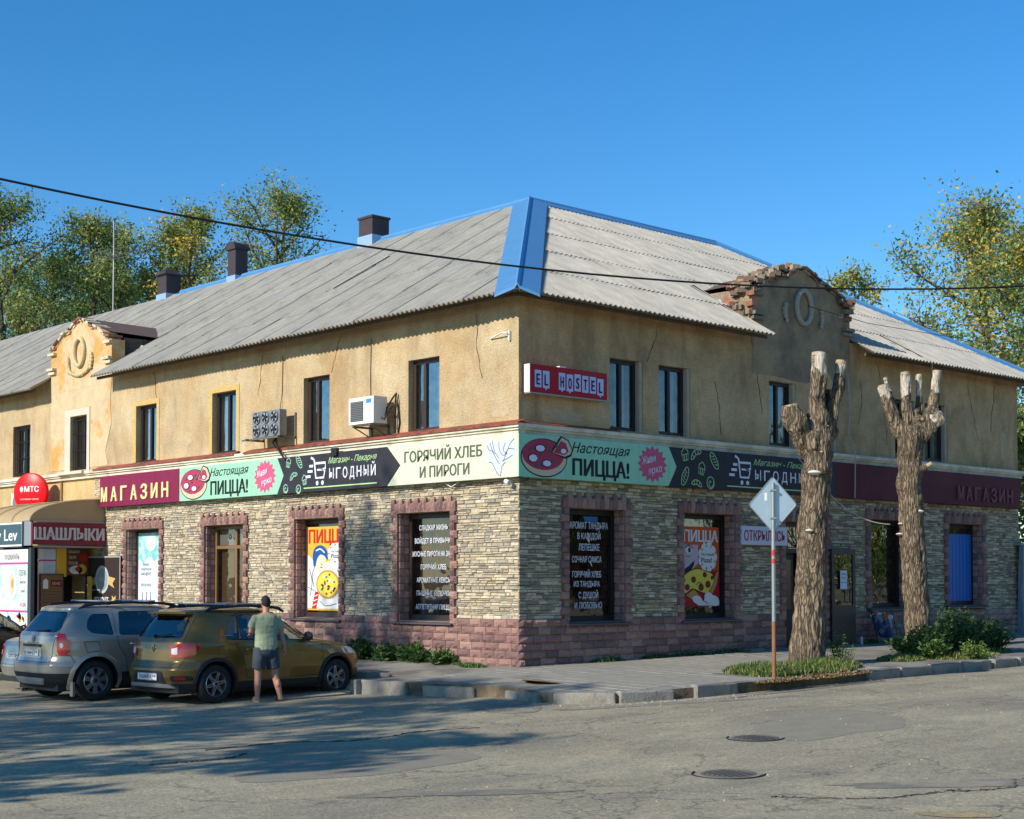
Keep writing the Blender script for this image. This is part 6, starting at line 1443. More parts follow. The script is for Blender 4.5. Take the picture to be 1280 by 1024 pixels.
# ------------------------------------------------------------------ leafy trees
M_LF = [mat('leaf_green', srgb(116, 144, 76), rough=.6, island=.35, trans=.45), mat('leaf_olive', srgb(150, 162, 84), rough=.6, island=.3, trans=.35), mat('leaf_yellow', srgb(214, 182, 74), rough=.6, island=.25, trans=.4), mat('leaf_deep', srgb(92, 122, 70), rough=.6, island=.3, trans=.3)]
M_TRUNK = mat('tree_trunk', srgb(96, 86, 72), rough=.95, var=.2, vscale=4, bump=.02, bscale=12)
M_TRUNKP = mat('tree_trunk_pale', srgb(150, 146, 130), rough=.9, var=.3, vscale=3, bump=.01, bscale=12)
def leafy(base, h, w, n_leaf, label, seed, mixw=(.5, .35, .1, .05), crown0=.3, lsz=.14, group=None, col=True, droop=0., pale=False, lobes=None, name='tree', taper=.9, twig_n=90):
    rr = random.Random(seed); nr = np.random.RandomState(seed)
    root = empty(name, base); tag(root, label, 'tree', group)
    tm_ = M_TRUNKP if pale else M_TRUNK
    mb = MB(); r0 = h * .013 + .06
    pts = [(0, 0, 0)]; 
    for k in range(1, 9): pts.append((pts[-1][0] + rr.uniform(-.012, .012) * h, pts[-1][1] + rr.uniform(-.012, .012) * h, h * .93 * k / 8))
    mb.tube(pts, [r0 * (1 - .9 * k / 8) + .01 for k in range(9)], tm_, 8); mb.build('trunk', root, smooth=60)
    # limbs and twigs; leaves sit on the twigs
    lb = MB(); tips = []
    nl = max(10, int(h * 1.5))
    for i in range(nl):
        t = crown0 + (.97 - crown0) * (i + rr.random()) / nl; k = min(7, int(t / .93 * 8)); f = min(1, t / .93 * 8 - k)
        p0 = Vector(pts[k]).lerp(Vector(pts[min(k + 1, 8)]), f); a = i * 2.4 + rr.uniform(-.4, .4)
        prof = math.sin(math.pi * min(1, max(0.05, (t - crown0 + .10) / (1.08 - crown0)))) ** taper
        L_ = w * .5 * prof * rr.uniform(.7, 1.15); up = rr.uniform(.35, .9) - droop
        d = Vector((math.cos(a), math.sin(a), up)).normalized(); seg = [p0]
        for s in range(4): d = (d + Vector((rr.uniform(-.2, .2), rr.uniform(-.2, .2), rr.uniform(-.05, .2) - droop * .15))).normalized(); seg.append(seg[-1] + d * L_ / 4)
        lb.tube(seg, [max(.012, r0 * .38 * (1 - .85 * s / 4) * (L_ / w + .3)) for s in range(5)], tm_, 5)
        for s in range(int(twig_n / nl * 3) + 2):
            q = rr.uniform(.25, 1.0) * 4; k2 = min(3, int(q)); b0 = seg[k2].lerp(seg[k2 + 1], q - k2)
            dd = Vector((rr.uniform(-1, 1), rr.uniform(-1, 1), rr.uniform(-.4, .9))).normalized(); l2 = w * rr.uniform(.05, .16)
            b1 = b0 + dd * l2; lb.tube([b0, b0.lerp(b1, .5) + Vector((0, 0, .03 * l2)), b1], [.012 + .001 * h, .01, .006], tm_, 3, caps=False)
            tips.append((b0, b1))
    lb.build('limbs', root)['kind'] = 'stuff'
    # leaves: clustered round the twigs
    T0 = np.array([list(a) for a, b in tips]); T1 = np.array([list(b) for a, b in tips])
    wgt = nr.gamma(1.1, 1, len(tips)) + .12; wgt /= wgt.sum()
    idx = nr.choice(len(tips), n_leaf, p=wgt); f = nr.uniform(.1, 1.1, n_leaf)[:, None]
    P = T0[idx] * (1 - f) + T1[idx] * f + nr.normal(0, w * .032 + .03, (n_leaf, 3))
    A = nr.normal(0, 1, (n_leaf, 3)); A /= np.linalg.norm(A, axis=1)[:, None]
    Bv = np.cross(A, nr.normal(0, 1, (n_leaf, 3))); Bv /= np.linalg.norm(Bv, axis=1)[:, None]
    s = lsz * nr.uniform(.6, 1.3, n_leaf)[:, None]
    V = np.stack([P - A * s, P + Bv * s * .55 - A * s * .1, P + A * s, P - Bv * s * .55 - A * s * .1], 1).reshape(-1, 3)
    me = bpy.data.meshes.new('crown'); me.vertices.add(len(V)); me.vertices.foreach_set('co', V.ravel().astype(np.float32))
    me.loops.add(n_leaf * 4); me.loops.foreach_set('vertex_index', np.arange(n_leaf * 4, dtype=np.int32)); me.polygons.add(n_leaf)
    me.polygons.foreach_set('loop_start', np.arange(0, n_leaf * 4, 4, dtype=np.int32)); me.polygons.foreach_set('loop_total', np.full(n_leaf, 4, dtype=np.int32))
    tipmix = nr.rand(len(tips)); base_i = nr.choice(4, len(tips), p=mixw); li = np.where(nr.rand(n_leaf) < .65, base_i[idx], nr.choice(4, n_leaf, p=mixw))
    me.polygons.foreach_set('material_index', li.astype(np.int32)); me.update(); me.validate()
    for m in M_LF: me.materials.append(m)
    o = bpy.data.objects.new('crown', me); COL.objects.link(o); o.parent = root; o['kind'] = 'stuff'
    return root
def cpos(px, Z, z=0):
    X = (px - 640) / 1910 * Z; v = Vector(cam.location) + RIGHT * X + FWD * Z; return (v.x, v.y, z)
def hgt(py, Z): return 1.82 + (727 - py) * Z / 1910
gl = 'tall trees behind the left wing'
bgt = [(8, 228, 62, 8.0, 'leftmost tall tree behind the roof, loose open crown', (.45, .35, .05, .15)),
       (62, 300, 66, 6.0, 'lower dark tree between the leftmost tree and the aerial', (.45, .2, .05, .3)),
       (104, 248, 64, 6.5, 'pointed tree just left of the television aerial', (.45, .33, .07, .15)),
       (160, 272, 68, 6.0, 'broad tree just right of the television aerial', (.4, .4, .1, .1)),
       (206, 258, 66, 5.5, 'slim tree above the leftmost chimney', (.4, .38, .12, .1)),
       (256, 244, 65, 6.5, 'yellowing tree between the two left chimneys', (.35, .4, .2, .05)),
       (352, 216, 64, 8.2, 'tallest bright tree above the roof right of the middle chimney', (.38, .42, .17, .03))]
for k, (px, py, Z, w, lab, mx) in enumerate(bgt):
    leafy(cpos(px, Z, -.2), hgt(py, Z), w, 12000 if k != 1 else 10000, lab, 40 + k, mx, crown0=.42, lsz=.075, group=gl, name='tree')
leafy(cpos(22, 74, -.2), hgt(322, 74), 9, 12000, 'dense dark tree low behind the leftmost tree', 51, (.3, .1, 0, .6), crown0=.3, lsz=.09, group=gl)
leafy(cpos(122, 78, -.2), hgt(330, 78), 10, 12000, 'dense dark tree low behind the television aerial', 52, (.3, .15, .05, .5), crown0=.3, lsz=.09, group=gl)
leafy(cpos(1085, 62, 0), hgt(318, 62), 5.0, 5000, 'small yellow-green tree behind the right pediment', 60, (.3, .35, .32, .03), crown0=.45, lsz=.08, group='trees behind the right wing')
leafy(cpos(1238, 56, 0), hgt(246, 56), 9.6, 24000, 'large yellowing maple above the right end of the roof', 61, (.36, .34, .28, .02), crown0=.28, lsz=.08, group='trees behind the right wing', twig_n=260)
leafy(cpos(1300, 50, 0), hgt(270, 50), 7.6, 13000, 'yellowing tree cut by the right frame edge', 62, (.38, .32, .25, .05), crown0=.2, lsz=.08, group='trees behind the right wing')
leafy(cpos(1292, 44, 0), hgt(520, 44), 5.5, 9000, 'dark leafy tree beside the far wall end', 63, (.5, .2, .1, .2), crown0=.05, lsz=.08, group='trees behind the right wing')
# trees that stand across the street, left of the camera: they throw the dappled shade
gs = 'street trees across the road on the sunny side'
for k, (x, y, h, w) in enumerate(((-29, 6.8, 19.5, 8.5), (-31, 1.0, 17, 6.5), (-27.5, -1.2, 14.5, 6.0), (-25.5, -4.0, 11, 5.0), (-36, 4.2, 20, 7.0))):
    leafy((x, y, -.2), h, w, 2300, ('tall tree across the road opposite the left doorways', 'narrow tree across the road opposite the corner', 'middle tree across the road from the corner', 'low tree across the road nearest the camera', 'far tree across the road behind the others')[k], 70 + k, (.5, .3, .1, .1), crown0=.25, lsz=.17, group=gs)
for k, (x, y, h, w) in enumerate(((6, -33, 9, 7), (15, -36, 11, 8), (27, -35, 10, 8), (38, -38, 12, 9), (-2, -38, 10, 8), (52, -36, 11, 9))):
    leafy((x, y, -.1), h, w, 2600, 'roadside tree %s on the far pavement behind the camera' % ('beside the red house door', 'before the red house', 'by the red house gable', 'beyond the red house', 'before the hedge', 'at the end of the street')[k], 80 + k, (.5, .25, .1, .15), crown0=.12, lsz=.22, group='trees on the far pavement')
for k in range(9):
    leafy((62 + k * 11, -30 - (k % 3) * 9 - k * 3, -.3), 11 + k, 14, 1500, ('first', 'second', 'third', 'fourth', 'fifth', 'sixth', 'seventh', 'eighth', 'last')[k] + ' distant tree down the street from the red house' , 95 + k, (.5, .25, .1, .15), crown0=.05, lsz=.6, group='distant trees down the street')
for k, (px, Z, h) in enumerate(((1360, 95, 12), (1440, 80, 11), (1540, 110, 14), (1650, 90, 12), (1780, 120, 15))):
    leafy(cpos(px, Z, 0), h, 13, 5000, ('first', 'second', 'third', 'fourth', 'fifth')[k] + ' tree beyond the metal cabin outside the right edge', 110 + k, (.4, .3, .2, .1), crown0=.03, lsz=.22, group='trees beyond the metal cabin')
# the red brick house across the right-hand street, seen in the panes
rh = empty('brick_house', (22, -46, 0)); tag(rh, 'red brick house across the street, mirrored in the shop panes', 'house')
mb = MB(); mb.box((-26, -5, -.3), (26, 5, 7.5), mat('red_brick_wall', srgb(140, 84, 66), rough=.9, var=.15, vscale=2)); mb.build('wall', rh)
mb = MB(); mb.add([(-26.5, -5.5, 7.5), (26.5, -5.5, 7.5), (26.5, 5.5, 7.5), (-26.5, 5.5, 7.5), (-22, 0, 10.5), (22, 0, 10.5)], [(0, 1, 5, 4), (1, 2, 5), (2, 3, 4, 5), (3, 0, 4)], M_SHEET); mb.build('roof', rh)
for k in range(12):
    for z in (1.4, 4.6): mb = MB(); mb.box((-24 + k * 4.2, 5.0, z), (-22.6 + k * 4.2, 5.06, z + 1.7), M_FRAMED); mb.build('window', rh)

# ------------------------------------------------------------------ ground plants
def blades(name, centers, n, h, spread, mats, w=.012, label=None, cat=None, kind=None, lean=.5, seed=1, leaf=False):
    nr = np.random.RandomState(seed); V = []; F = []; MI = []
    for i in range(n):
        cx, cy, sx, sy = centers[nr.randint(len(centers))]
        a = nr.uniform(0, 6.283); q = math.sqrt(nr.rand()); x, y = cx + math.cos(a) * q * sx, cy + math.sin(a) * q * sy
        edge = 1 - q * q * .6; z = sz(x, y) - .01; hh = h * nr.uniform(.4, 1.1) * edge; b = nr.uniform(0, 6.283); ln = lean * nr.rand() * hh
        dx, dy = math.cos(b), math.sin(b); k = len(V); ww = w * nr.uniform(.6, 1.5)
        V += [(x - dy * ww, y + dx * ww, z), (x + dy * ww, y - dx * ww, z), (x + dx * ln * .4 + dy * ww * .8, y + dy * ln * .4 - dx * ww * .8, z + hh * .6), (x + dx * ln * .4 - dy * ww * .8, y + dy * ln * .4 + dx * ww * .8, z + hh * .6), (x + dx * ln, y + dy * ln, z + hh)]
        F += [(k, k + 1, k + 2, k + 3), (k + 3, k + 2, k + 4)]; mi = nr.choice(len(mats), p=None); MI += [mi, mi]
    me = bpy.data.meshes.new(name); me.from_pydata(V, [], F); me.polygons.foreach_set('material_index', MI)
    for m in mats: me.materials.append(m)
    o = bpy.data.objects.new(name, me); COL.objects.link(o); tag(o, label, cat, kind=kind); return o
G1 = mat('grass_green', srgb(86, 116, 48), rough=.7, island=.3, trans=.3); G2 = mat('grass_light', srgb(122, 142, 66), rough=.7, island=.3, trans=.3); G3 = mat('grass_straw', srgb(168, 150, 98), rough=.8, island=.25, trans=.2); G4 = mat('grass_dark', srgb(52, 82, 38), rough=.7, island=.3, trans=.25)
blades('grass', [(2.6, -3.7, .9, .75), (3.5, -4.0, .9, .6), (4.3, -3.6, .8, .7), (2.2, -4.1, .55, .4)], 17000, .22, 1, [G1, G1, G1, G4, G2, G3], .011, 'grass growing round the first trunk and the sign post', 'grass', 'stuff', seed=2)
blades('grass', [(6.9, -3.6, .6, .4), (8.6, -3.9, 1.2, .55), (10.2, -3.4, .9, .6)], 5000, .16, 1, [G1, G4, G2, G3], .010, 'low grass between the two trunks', 'grass', 'stuff', seed=3)
blades('dry_litter', [(2.6, -4.72, 1.2, .32), (3.5, -4.62, .9, .3), (1.4, -4.85, .7, .15)], 2600, .05, 1, [G3, M_DIRT, mat('dry_leaf', srgb(132, 96, 62), rough=.9, island=.4)], .016, 'dry leaves and twigs on the broken kerb', 'litter', 'stuff', lean=3.0, seed=4)
def bush(name, base, rx, ry, h, n, label, seed, mats, ls=.05, stems=60):
    nr = np.random.RandomState(seed); root = empty(name, base); tag(root, label, 'bush')
    mb = MB(); tips = []
    for k in range(stems):
        a = nr.uniform(0, 6.283); q = nr.rand() ** .6; x, y = math.cos(a) * q * rx, math.sin(a) * q * ry; hh = h * (1 - .5 * q * q) * nr.uniform(.6, 1.1)
        mb.tube([(x * .5, y * .5, 0), (x * .8, y * .8, hh * .5), (x * 1.05, y * 1.05, hh)], [.008, .006, .003], G4, 3, caps=False); tips.append(((x * .55, y * .55, hh * .1), (x * .85, y * .85, hh * .55), (x * 1.08, y * 1.08, hh * 1.02)))
    mb.build('stems', root)['kind'] = 'stuff'
    V = []; F = []; MI = []
    for i in range(n):
        s = tips[nr.randint(len(tips))]; t = nr.rand() * 1.999; k = int(t); f = t - k
        p = np.array(s[k]) * (1 - f) + np.array(s[min(k + 1, 2)]) * f + nr.normal(0, .035, 3); a = nr.normal(0, 1, 3); a[2] = abs(a[2]) * .8; a /= np.linalg.norm(a); b = np.cross(a, nr.normal(0, 1, 3)); b /= np.linalg.norm(b); L_ = ls * nr.uniform(.6, 1.4)
        j = len(V); V += [tuple(p), tuple(p + a * L_ + b * L_ * .35), tuple(p + a * L_ * 2), tuple(p + a * L_ - b * L_ * .35)]; F.append((j, j + 1, j + 2, j + 3)); MI.append(nr.randint(len(mats)))
    me = bpy.data.meshes.new('foliage'); me.from_pydata(V, [], F); me.polygons.foreach_set('material_index', MI)
    for m in mats: me.materials.append(m)
    o = bpy.data.objects.new('foliage', me); COL.objects.link(o); o.parent = root; o['kind'] = 'stuff'; return root
bush('bush', (9.3, -3.35, sz(9.3, -3.35)), .85, .65, .92, 4400, 'large dark green bush right of the second trunk foot', 5, [G4, G4, G1, mat('bush_grey_green', srgb(74, 100, 72), rough=.7, island=.3, trans=.2)])
bush('bush', (7.7, -3.55, sz(7.7, -3.5)), .7, .5, .62, 2600, 'smaller bright green weed clump left of the second trunk foot', 6, [G1, G1, G4, G2])
bush('bush', (10.6, -3.2, sz(10.6, -3.2)), .7, .6, .75, 2600, 'dark low bush to the right of the large bush', 7, [G4, G4, G1])
bush('bush', (8.3, -4.35, sz(8.3, -4.35)), .35, .25, .34, 900, 'light green grass tuft in front of the large bush at the kerb', 8, [G2, G2, G1], .035, 30)
bush('bush', (4.9, -3.6, sz(4.9, -3.6)), .3, .3, .6, 500, 'upright weeds at the right foot of the first trunk', 9, [G1, G4], .03, 24)
for k, (x, y, r_, h, lab) in enumerate(((-.35, 4.35, .35, .42, 'leafy weed at the wall foot just right of the olive car nose'), (-.32, 3.55, .3, .30, 'second weed from the olive car at the sunlit wall foot'), (-.32, 2.7, .38, .42, 'tallest weed under the lettered window by the corner'), (-.3, 1.8, .22, .22, 'small weed under the right edge of the lettered window'))):
    bush('weed', (x, y, .24), .22, r_, h, 700, lab, 20 + k, [G4, G1, G4], .06, 22)
blades('weeds', [(-.25, 1.2, .12, .5), (-.4, .8, .2, .35), (-.2, 2.6, .12, 1.0), (-.2, 4.2, .12, .8)], 900, .10, 1, [G4, G1], .014, 'creeping weeds along the sunlit wall foot', 'weeds', 'stuff', seed=9)
blades('weeds', [(3.6, -.14, .5, .09), (4.6, -.14, .6, .09), (5.8, -.14, .8, .09), (2.2, -.14, .5, .07), (9.0, -.2, .7, .1), (10.9, -.2, .3, .1)], 1200, .13, 1, [G4, G1], .012, 'small weeds along the shaded wall foot', 'weeds', 'stuff', seed=10)
# loose gravel and crumbs on the road
nr = np.random.RandomState(3); V = []; F = []
def pebble(x, y, z, s):
    k = len(V); j = nr.uniform(.6, 1.2, 5) * s
    for a, b in ((0, 0), (1, 1), (2, 2), (3, 3)): V.append((x + math.cos(a * 1.57) * j[b], y + math.sin(a * 1.57) * j[b], z - .002))
    V.append((x, y, z + j[4] * .8)); F.extend([(k, k + 1, k + 4), (k + 1, k + 2, k + 4), (k + 2, k + 3, k + 4), (k + 3, k, k + 4)])
for i in range(5200):
    if i < 3000: x, y = nr.uniform(-14, 8), nr.uniform(-15, -4.8)
    elif i < 4200: t = nr.rand(); x, y = -2.9 + 3.4 * t + nr.normal(0, .1), -4.0 - 1.1 * t - abs(nr.normal(0, .25))
    else: x, y = nr.normal(-3.2, .5), nr.normal(-3.0, .5)
    if x > -3.4 and y > -4.4 and i < 3000: continue
    pebble(x, y, rz(x), nr.gamma(2, .0035) + .002)
me = bpy.data.meshes.new('gravel'); me.from_pydata(V, [], F); me.materials.append(mat('pebble', srgb(150, 144, 128), rough=.9, island=.35)); o = bpy.data.objects.new('gravel', me); COL.objects.link(o); tag(o, 'loose grit scattered over the road', 'gravel', kind='stuff')
# dusty drifts and repair patches: thin sheets of their own over the asphalt
def blob(name, cx, cy, rx, ry, rot, m, label, cat, dz=.004, n=40, amp=.22, seed=0, kind='structure', seat=rz):
    rr = random.Random(seed); ph = [rr.uniform(0, 6.28) for _ in range(5)]; pts = []
    for k in range(n):
        t = 2 * math.pi * k / n; f = 1 + amp * sum(math.sin((j + 2) * t + ph[j]) / (j + 1.5) for j in range(5)); x, y = rx * f * math.cos(t), ry * f * math.sin(t)
        pts.append((cx + x * math.cos(rot) - y * math.sin(rot), cy + x * math.sin(rot) + y * math.cos(rot)))
    vs = [(cx, cy, seat(cx) + dz)] + [(x, y, seat(x) + dz) for x, y in pts]
    mb = MB(); mb.add(vs, [(0, k + 1, (k + 1) % n + 1) for k in range(n)], m); o = mb.build(name); tag(o, label, cat, kind=kind); return o
M_COL = mat('collar_asphalt', srgb(150, 141, 119), rough=.92, var=.15, vscale=6, bump=.01, bscale=40); M_TAR0 = mat('crack_dark', srgb(66, 62, 54), rough=.95); M_PATCH = mat('asphalt_patch', srgb(142, 134, 114), rough=.9, var=.12, vscale=3, bump=.008, bscale=40); M_DUST = mat('road_dust', srgb(150, 140, 118), rough=.95, var=.15, vscale=4, bump=.008, bscale=35, col2=srgb(122, 116, 102), c2scale=2.2, c2lo=.4, c2hi=.6)
M_STRAW = mat('straw_grit', srgb(166, 148, 108), rough=.95, var=.35, vscale=9, bump=.02, bscale=30)
blob('road_dust_patch', -1.2, -5.0, 2.0, .22, R(-22), M_DUST, None, None, .004, seed=1); blob('road_dust_patch', -3.4, -3.3, .9, .5, R(60), M_DUST, None, None, .005, seed=2); blob('road_dust_patch', 1.8, -5.0, 2.0, .20, R(2), M_DUST, None, None, .006, seed=3)
blob('asphalt_patch', -11.4, -11.2, 1.6, .28, R(-44), M_PATCH, None, None, .004, seed=4); blob('asphalt_patch', -8.6, -14.0, 1.9, .30, R(-40), M_PATCH, None, None, .004, seed=5)
blob('asphalt_patch', -2.2, -8.4, 1.5, 1.0, R(20), M_PATCH, None, None, .003, seed=8); blob('asphalt_patch', -9.0, -7.0, 1.6, .8, R(10), M_PATCH, None, None, .003, seed=9)
blob('road_dust_patch', -5.5, -12.6, 1.6, .22, R(-42), M_DUST, None, None, .005, seed=10); blob('road_dust_patch', -9.6, -9.4, 1.1, .2, R(-30), M_DUST, None, None, .005, seed=11)
for k_, q in enumerate((((-12.4, -9.8), (-11.2, -10.4), (-10.5, -11.4), (-9.2, -12.2)), ((-9.4, -4.6), (-8.2, -4.5), (-7.4, -4.9), (-6.2, -4.7), (-5.4, -5.0)), ((-6.2, -12.6), (-5.6, -12.9), (-5.0, -12.7), (-4.3, -13.4)), ((-7.6, -11.6), (-7.0, -12.3), (-6.0, -12.6)), ((-10.6, -5.4), (-9.8, -5.5), (-9.2, -5.2)))):
    mb = MB(); rc = random.Random(k_ + 40); qq = bezier(q, 60); mb.tube([(x + rc.uniform(-.03, .03), y + rc.uniform(-.03, .03), rz(x) - .002) for x, y in qq], [rc.uniform(.006, .02) for _ in qq], M_TAR0, 4, flat=1.0); o = mb.build('road_crack'); o['kind'] = 'structure'
blob('gravel_heap', -7.28, -13.35, .42, .16, R(-47), M_STRAW, 'straw-coloured grit heap on the road at the bottom right', 'grit', .006, seed=6, kind='stuff')
# leaves of the two sunken covers
M_CAST = mat('cast_iron', srgb(104, 100, 90), rough=.85, metal=.1, var=.2, vscale=9, bump=.006, bscale=60); M_TAR = mat('tar', srgb(44, 42, 40), rough=.8)
for (x, y, rr_, lab) in ((-4.05, -8.6, .34, 'dark sunken manhole cover, the farther one, in the road right of centre'), (-6.6, -10.25, .37, 'dark sunken manhole cover, the nearer one, in the lower right of the road')):
    t = empty('manhole_cover', (x, y, rz(x))); tag(t, lab, 'manhole cover', 'manhole covers in the road')
    T = Matrix.Rotation(-math.atan(.028), 4, 'Y')
    mb = MB(); mb.lathe([(0, .004), (.26, .004), (.26, .009), (.29, .009), (.29, .004)], M_CAST, 28, T); c = mb.build('lid', t)
    mb = MB()
    for a in range(-3, 4): mb.box((-.18, a * .065 - .012, .004), (.18, a * .075 + .012, .010), M_CAST, T)
    mb.build('tread', c)['kind'] = 'stuff'
    mb = MB(); n = 30; r2 = random.Random(int(x * -10)); vs = []; 
    for k in range(n): q = 1 + .10 * math.sin(2 * k * 6.28 / n + 1) + r2.uniform(-.04, .04); vs.append((.295 * math.cos(k * 6.283 / n), .295 * math.sin(k * 6.283 / n), .006)); vs.append((rr_ * q * math.cos(k * 6.283 / n), rr_ * q * math.sin(k * 6.283 / n), .004))
    mb.add(vs, [(2 * k, 2 * k + 1, (2 * k + 3) % (2 * n), (2 * k + 2) % (2 * n)) for k in range(n)], M_COL, T); mb.build('collar', t)
    mb = MB(); mb.tube([T @ Vector((rr_ * 1.03 * math.cos(a_), rr_ * 1.03 * math.sin(a_), .004)) for a_ in np.linspace(1.9, 5.3, 20)], .012, M_TAR, 4); mb.build('crack', t)
mb = MB(); mb.lathe([(0, .018), (.34, .016), (.36, .0)], mat('rusty_lid', srgb(128, 92, 66), rough=.9, var=.3, vscale=6), 24, Matrix.Translation((-1.55, -2.25, sz(-1.5, -2.2))) @ Matrix.Rotation(R(8), 4, 'Y')); o = mb.build('rusty_cover'); tag(o, 'rusty cover lying tilted on the pavement by the corner', 'cover')
# ------------------------------------------------------------------ cars
M_TYRE = mat('tyre', srgb(34, 34, 34), rough=.85, bump=.004, bscale=60, var=.15, vscale=8, col2=srgb(60, 56, 50), c2scale=6, c2lo=.5, c2hi=.75); M_RIM = mat('alloy', srgb(176, 178, 180), rough=.3, metal=.85); M_RIMD = mat('rim_dark', srgb(26, 26, 28), rough=.5)
M_PLAS = mat('black_plastic', srgb(36, 36, 37), rough=.6, var=.1, vscale=8); M_INT = mat('car_interior', srgb(30, 29, 28), rough=.9); M_SEAT = mat('car_seat', srgb(48, 46, 46), rough=.9, var=.2, vscale=8)
M_LRED = mat('lamp_red', srgb(190, 14, 22), rough=.12, coat=1.0); M_LWH = mat('lamp_clear', srgb(222, 214, 214), rough=.12, coat=1.0); M_CHR = mat('chrome', srgb(214, 214, 214), rough=.12, metal=1.0); M_SKID = mat('skid_silver', srgb(186, 188, 190), rough=.35, metal=.6)
M_PLATE = mat('number_plate', srgb(226, 228, 230), rough=.5); M_GLC = glass_mat('car_glass', (.42, .50, .46), refl=.12); M_GLT = glass_mat('car_glass_tinted', (.10, .10, .10), refl=.14)
def interp(tab, z):
    if z <= tab[0][0]: return tab[0][1]
    for (a, va), (b, vb) in zip(tab[:-1], tab[1:]):
        if z <= b:
            t = (z - a) / (b - a); return va + (vb - va) * t
    return tab[-1][1]
class CarShape:
    def __init__(s, front, rear, width, n=5.5): s.fr, s.re, s.wi, s.n = front, rear, width, n; s.z0, s.z1 = width[0][0], width[-1][0]
    def f(s, z): return interp(s.fr, z)
    def r(s, z): return interp(s.re, z)
    def w(s, z): return interp(s.wi, z)
    def side(s, x, z):
        a, b = s.r(z), s.f(z); c, h = (a + b) / 2, (b - a) / 2; t = min(.9999, abs((x - c) / h)); return s.w(z) * (1 - t ** s.n) ** (1 / s.n)
    def back(s, y, z):
        a, b = s.r(z), s.f(z); c, h = (a + b) / 2, (b - a) / 2; t = min(.9999, abs(y / s.w(z))); return c - h * (1 - t ** s.n) ** (1 / s.n)
    def front(s, y, z):
        a, b = s.r(z), s.f(z); c, h = (a + b) / 2, (b - a) / 2; t = min(.9999, abs(y / s.w(z))); return c + h * (1 - t ** s.n) ** (1 / s.n)
    def solid(s, mats, zs=None, dw=0, df=0, dr=0, N=120, z0=None, z1=None, mfn=None):
        zs = zs or sorted(set([round(v, 4) for t in (s.fr, s.re, s.wi) for v, _ in t] + list(np.linspace(s.z0, s.z1, 46))))
        zs = [z for z in zs if (z0 or s.z0) <= z <= (z1 or s.z1)]
        vs = []; fs = []; mi = []
        for z in zs:
            a, b, w = s.r(z) + dr, s.f(z) - df, s.w(z) - dw; c, h = (a + b) / 2, (b - a) / 2
            for k in range(N):
                t = 2 * math.pi * (k + .5) / N; ct, st = math.cos(t), math.sin(t)
                # spread the samples so that long sides get their share
                vs.append((c + h * math.copysign(abs(ct) ** (2 / s.n), ct), w * math.copysign(abs(st) ** (2 / s.n), st), z))
        for i in range(len(zs) - 1):
            for k in range(N): fs.append((i * N + k, i * N + (k + 1) % N, (i + 1) * N + (k + 1) % N, (i + 1) * N + k)); mi.append(mfn((zs[i] + zs[i + 1]) / 2) if mfn else 0)
        # caps as strips of quads across
        for base, flip in ((0, 1), ((len(zs) - 1) * N, 0)):
            for k in range(N // 2 - 1):
                q = (base + k, base + k + 1, base + N - 2 - k, base + N - 1 - k); fs.append(q[::-1] if flip else q); mi.append(mfn(zs[0] if flip else zs[-1]) if mfn else 0)
        me = bpy.data.meshes.new('body'); me.from_pydata(vs, [], fs); me.polygons.foreach_set('material_index', mi)
        for m in mats: me.materials.append(m)
        bm = bmesh.new(); bm.from_mesh(me); bmesh.ops.recalc_face_normals(bm, faces=bm.faces); bm.to_mesh(me); bm.free(); return me
def clipped(poly, step):
    """grid cut to a convex outline -> verts, faces in 2-D"""
    xs_ = [p[0] for p in poly]; ys_ = [p[1] for p in poly]; bm = bmesh.new()
    nx = max(1, int(math.ceil((max(xs_) - min(xs_)) / step))); ny = max(1, int(math.ceil((max(ys_) - min(ys_)) / step)))
    g = [[bm.verts.new((min(xs_) + (max(xs_) - min(xs_)) * i / nx, min(ys_) + (max(ys_) - min(ys_)) * j / ny, 0)) for i in range(nx + 1)] for j in range(ny + 1)]
    for j in range(ny):
        for i in range(nx): bm.faces.new((g[j][i], g[j][i + 1], g[j + 1][i + 1], g[j + 1][i]))
    n = len(poly); cx, cy = sum(xs_) / n, sum(ys_) / n
    for (x1, y1), (x2, y2) in zip(poly, poly[1:] + poly[:1]):
        no = Vector((y2 - y1, x1 - x2, 0))
        if no.length < 1e-6: continue
        if no.dot(Vector((cx - x1, cy - y1, 0))) < 0: no = -no
        bmesh.ops.bisect_plane(bm, geom=bm.verts[:] + bm.edges[:] + bm.faces[:], plane_co=(x1, y1, 0), plane_no=no, clear_inner=True)
    bm.verts.index_update(); vs = [tuple(v.co)[:2] for v in bm.verts]; fs = [tuple(v.index for v in f.verts) for f in bm.faces]
    bd = [(e.verts[0].index, e.verts[1].index) for e in bm.edges if len(e.link_faces) == 1]; bm.free(); return vs, fs, bd
def wrapat(S, th, z, e, s):
    g = lambda t: Vector(((S.r(z) + S.f(z)) / 2 - (S.f(z) - S.r(z)) / 2 * math.cos(t) ** (2 / S.n), s * S.w(z) * max(0, math.sin(t)) ** (2 / S.n), z))
    t = R(th); p = g(t); d = (g(t + .01) - g(t - .01)).normalized(); n = Vector((d.y, -d.x, 0)) * s
    if n.y * s < 0 and n.x > 0: n = -n
    return p + n * e
def wrap(S, poly, eps, m, name, parent, s, thick=.02):
    """panel round a rear corner: outline in (degrees from the tail, height)"""
    vs, fs, bd = clipped([(a / 50, z) for a, z in poly], .04)
    V = [wrapat(S, u * 50, z, eps, s) for u, z in vs]; n = len(V); V += [wrapat(S, u * 50, z, eps - thick, s) for u, z in vs]
    mb = MB(); mb.add(V, list(fs) + [(a, b, n + b, n + a) for a, b in bd], m); return mb.build(name, parent, smooth=40)
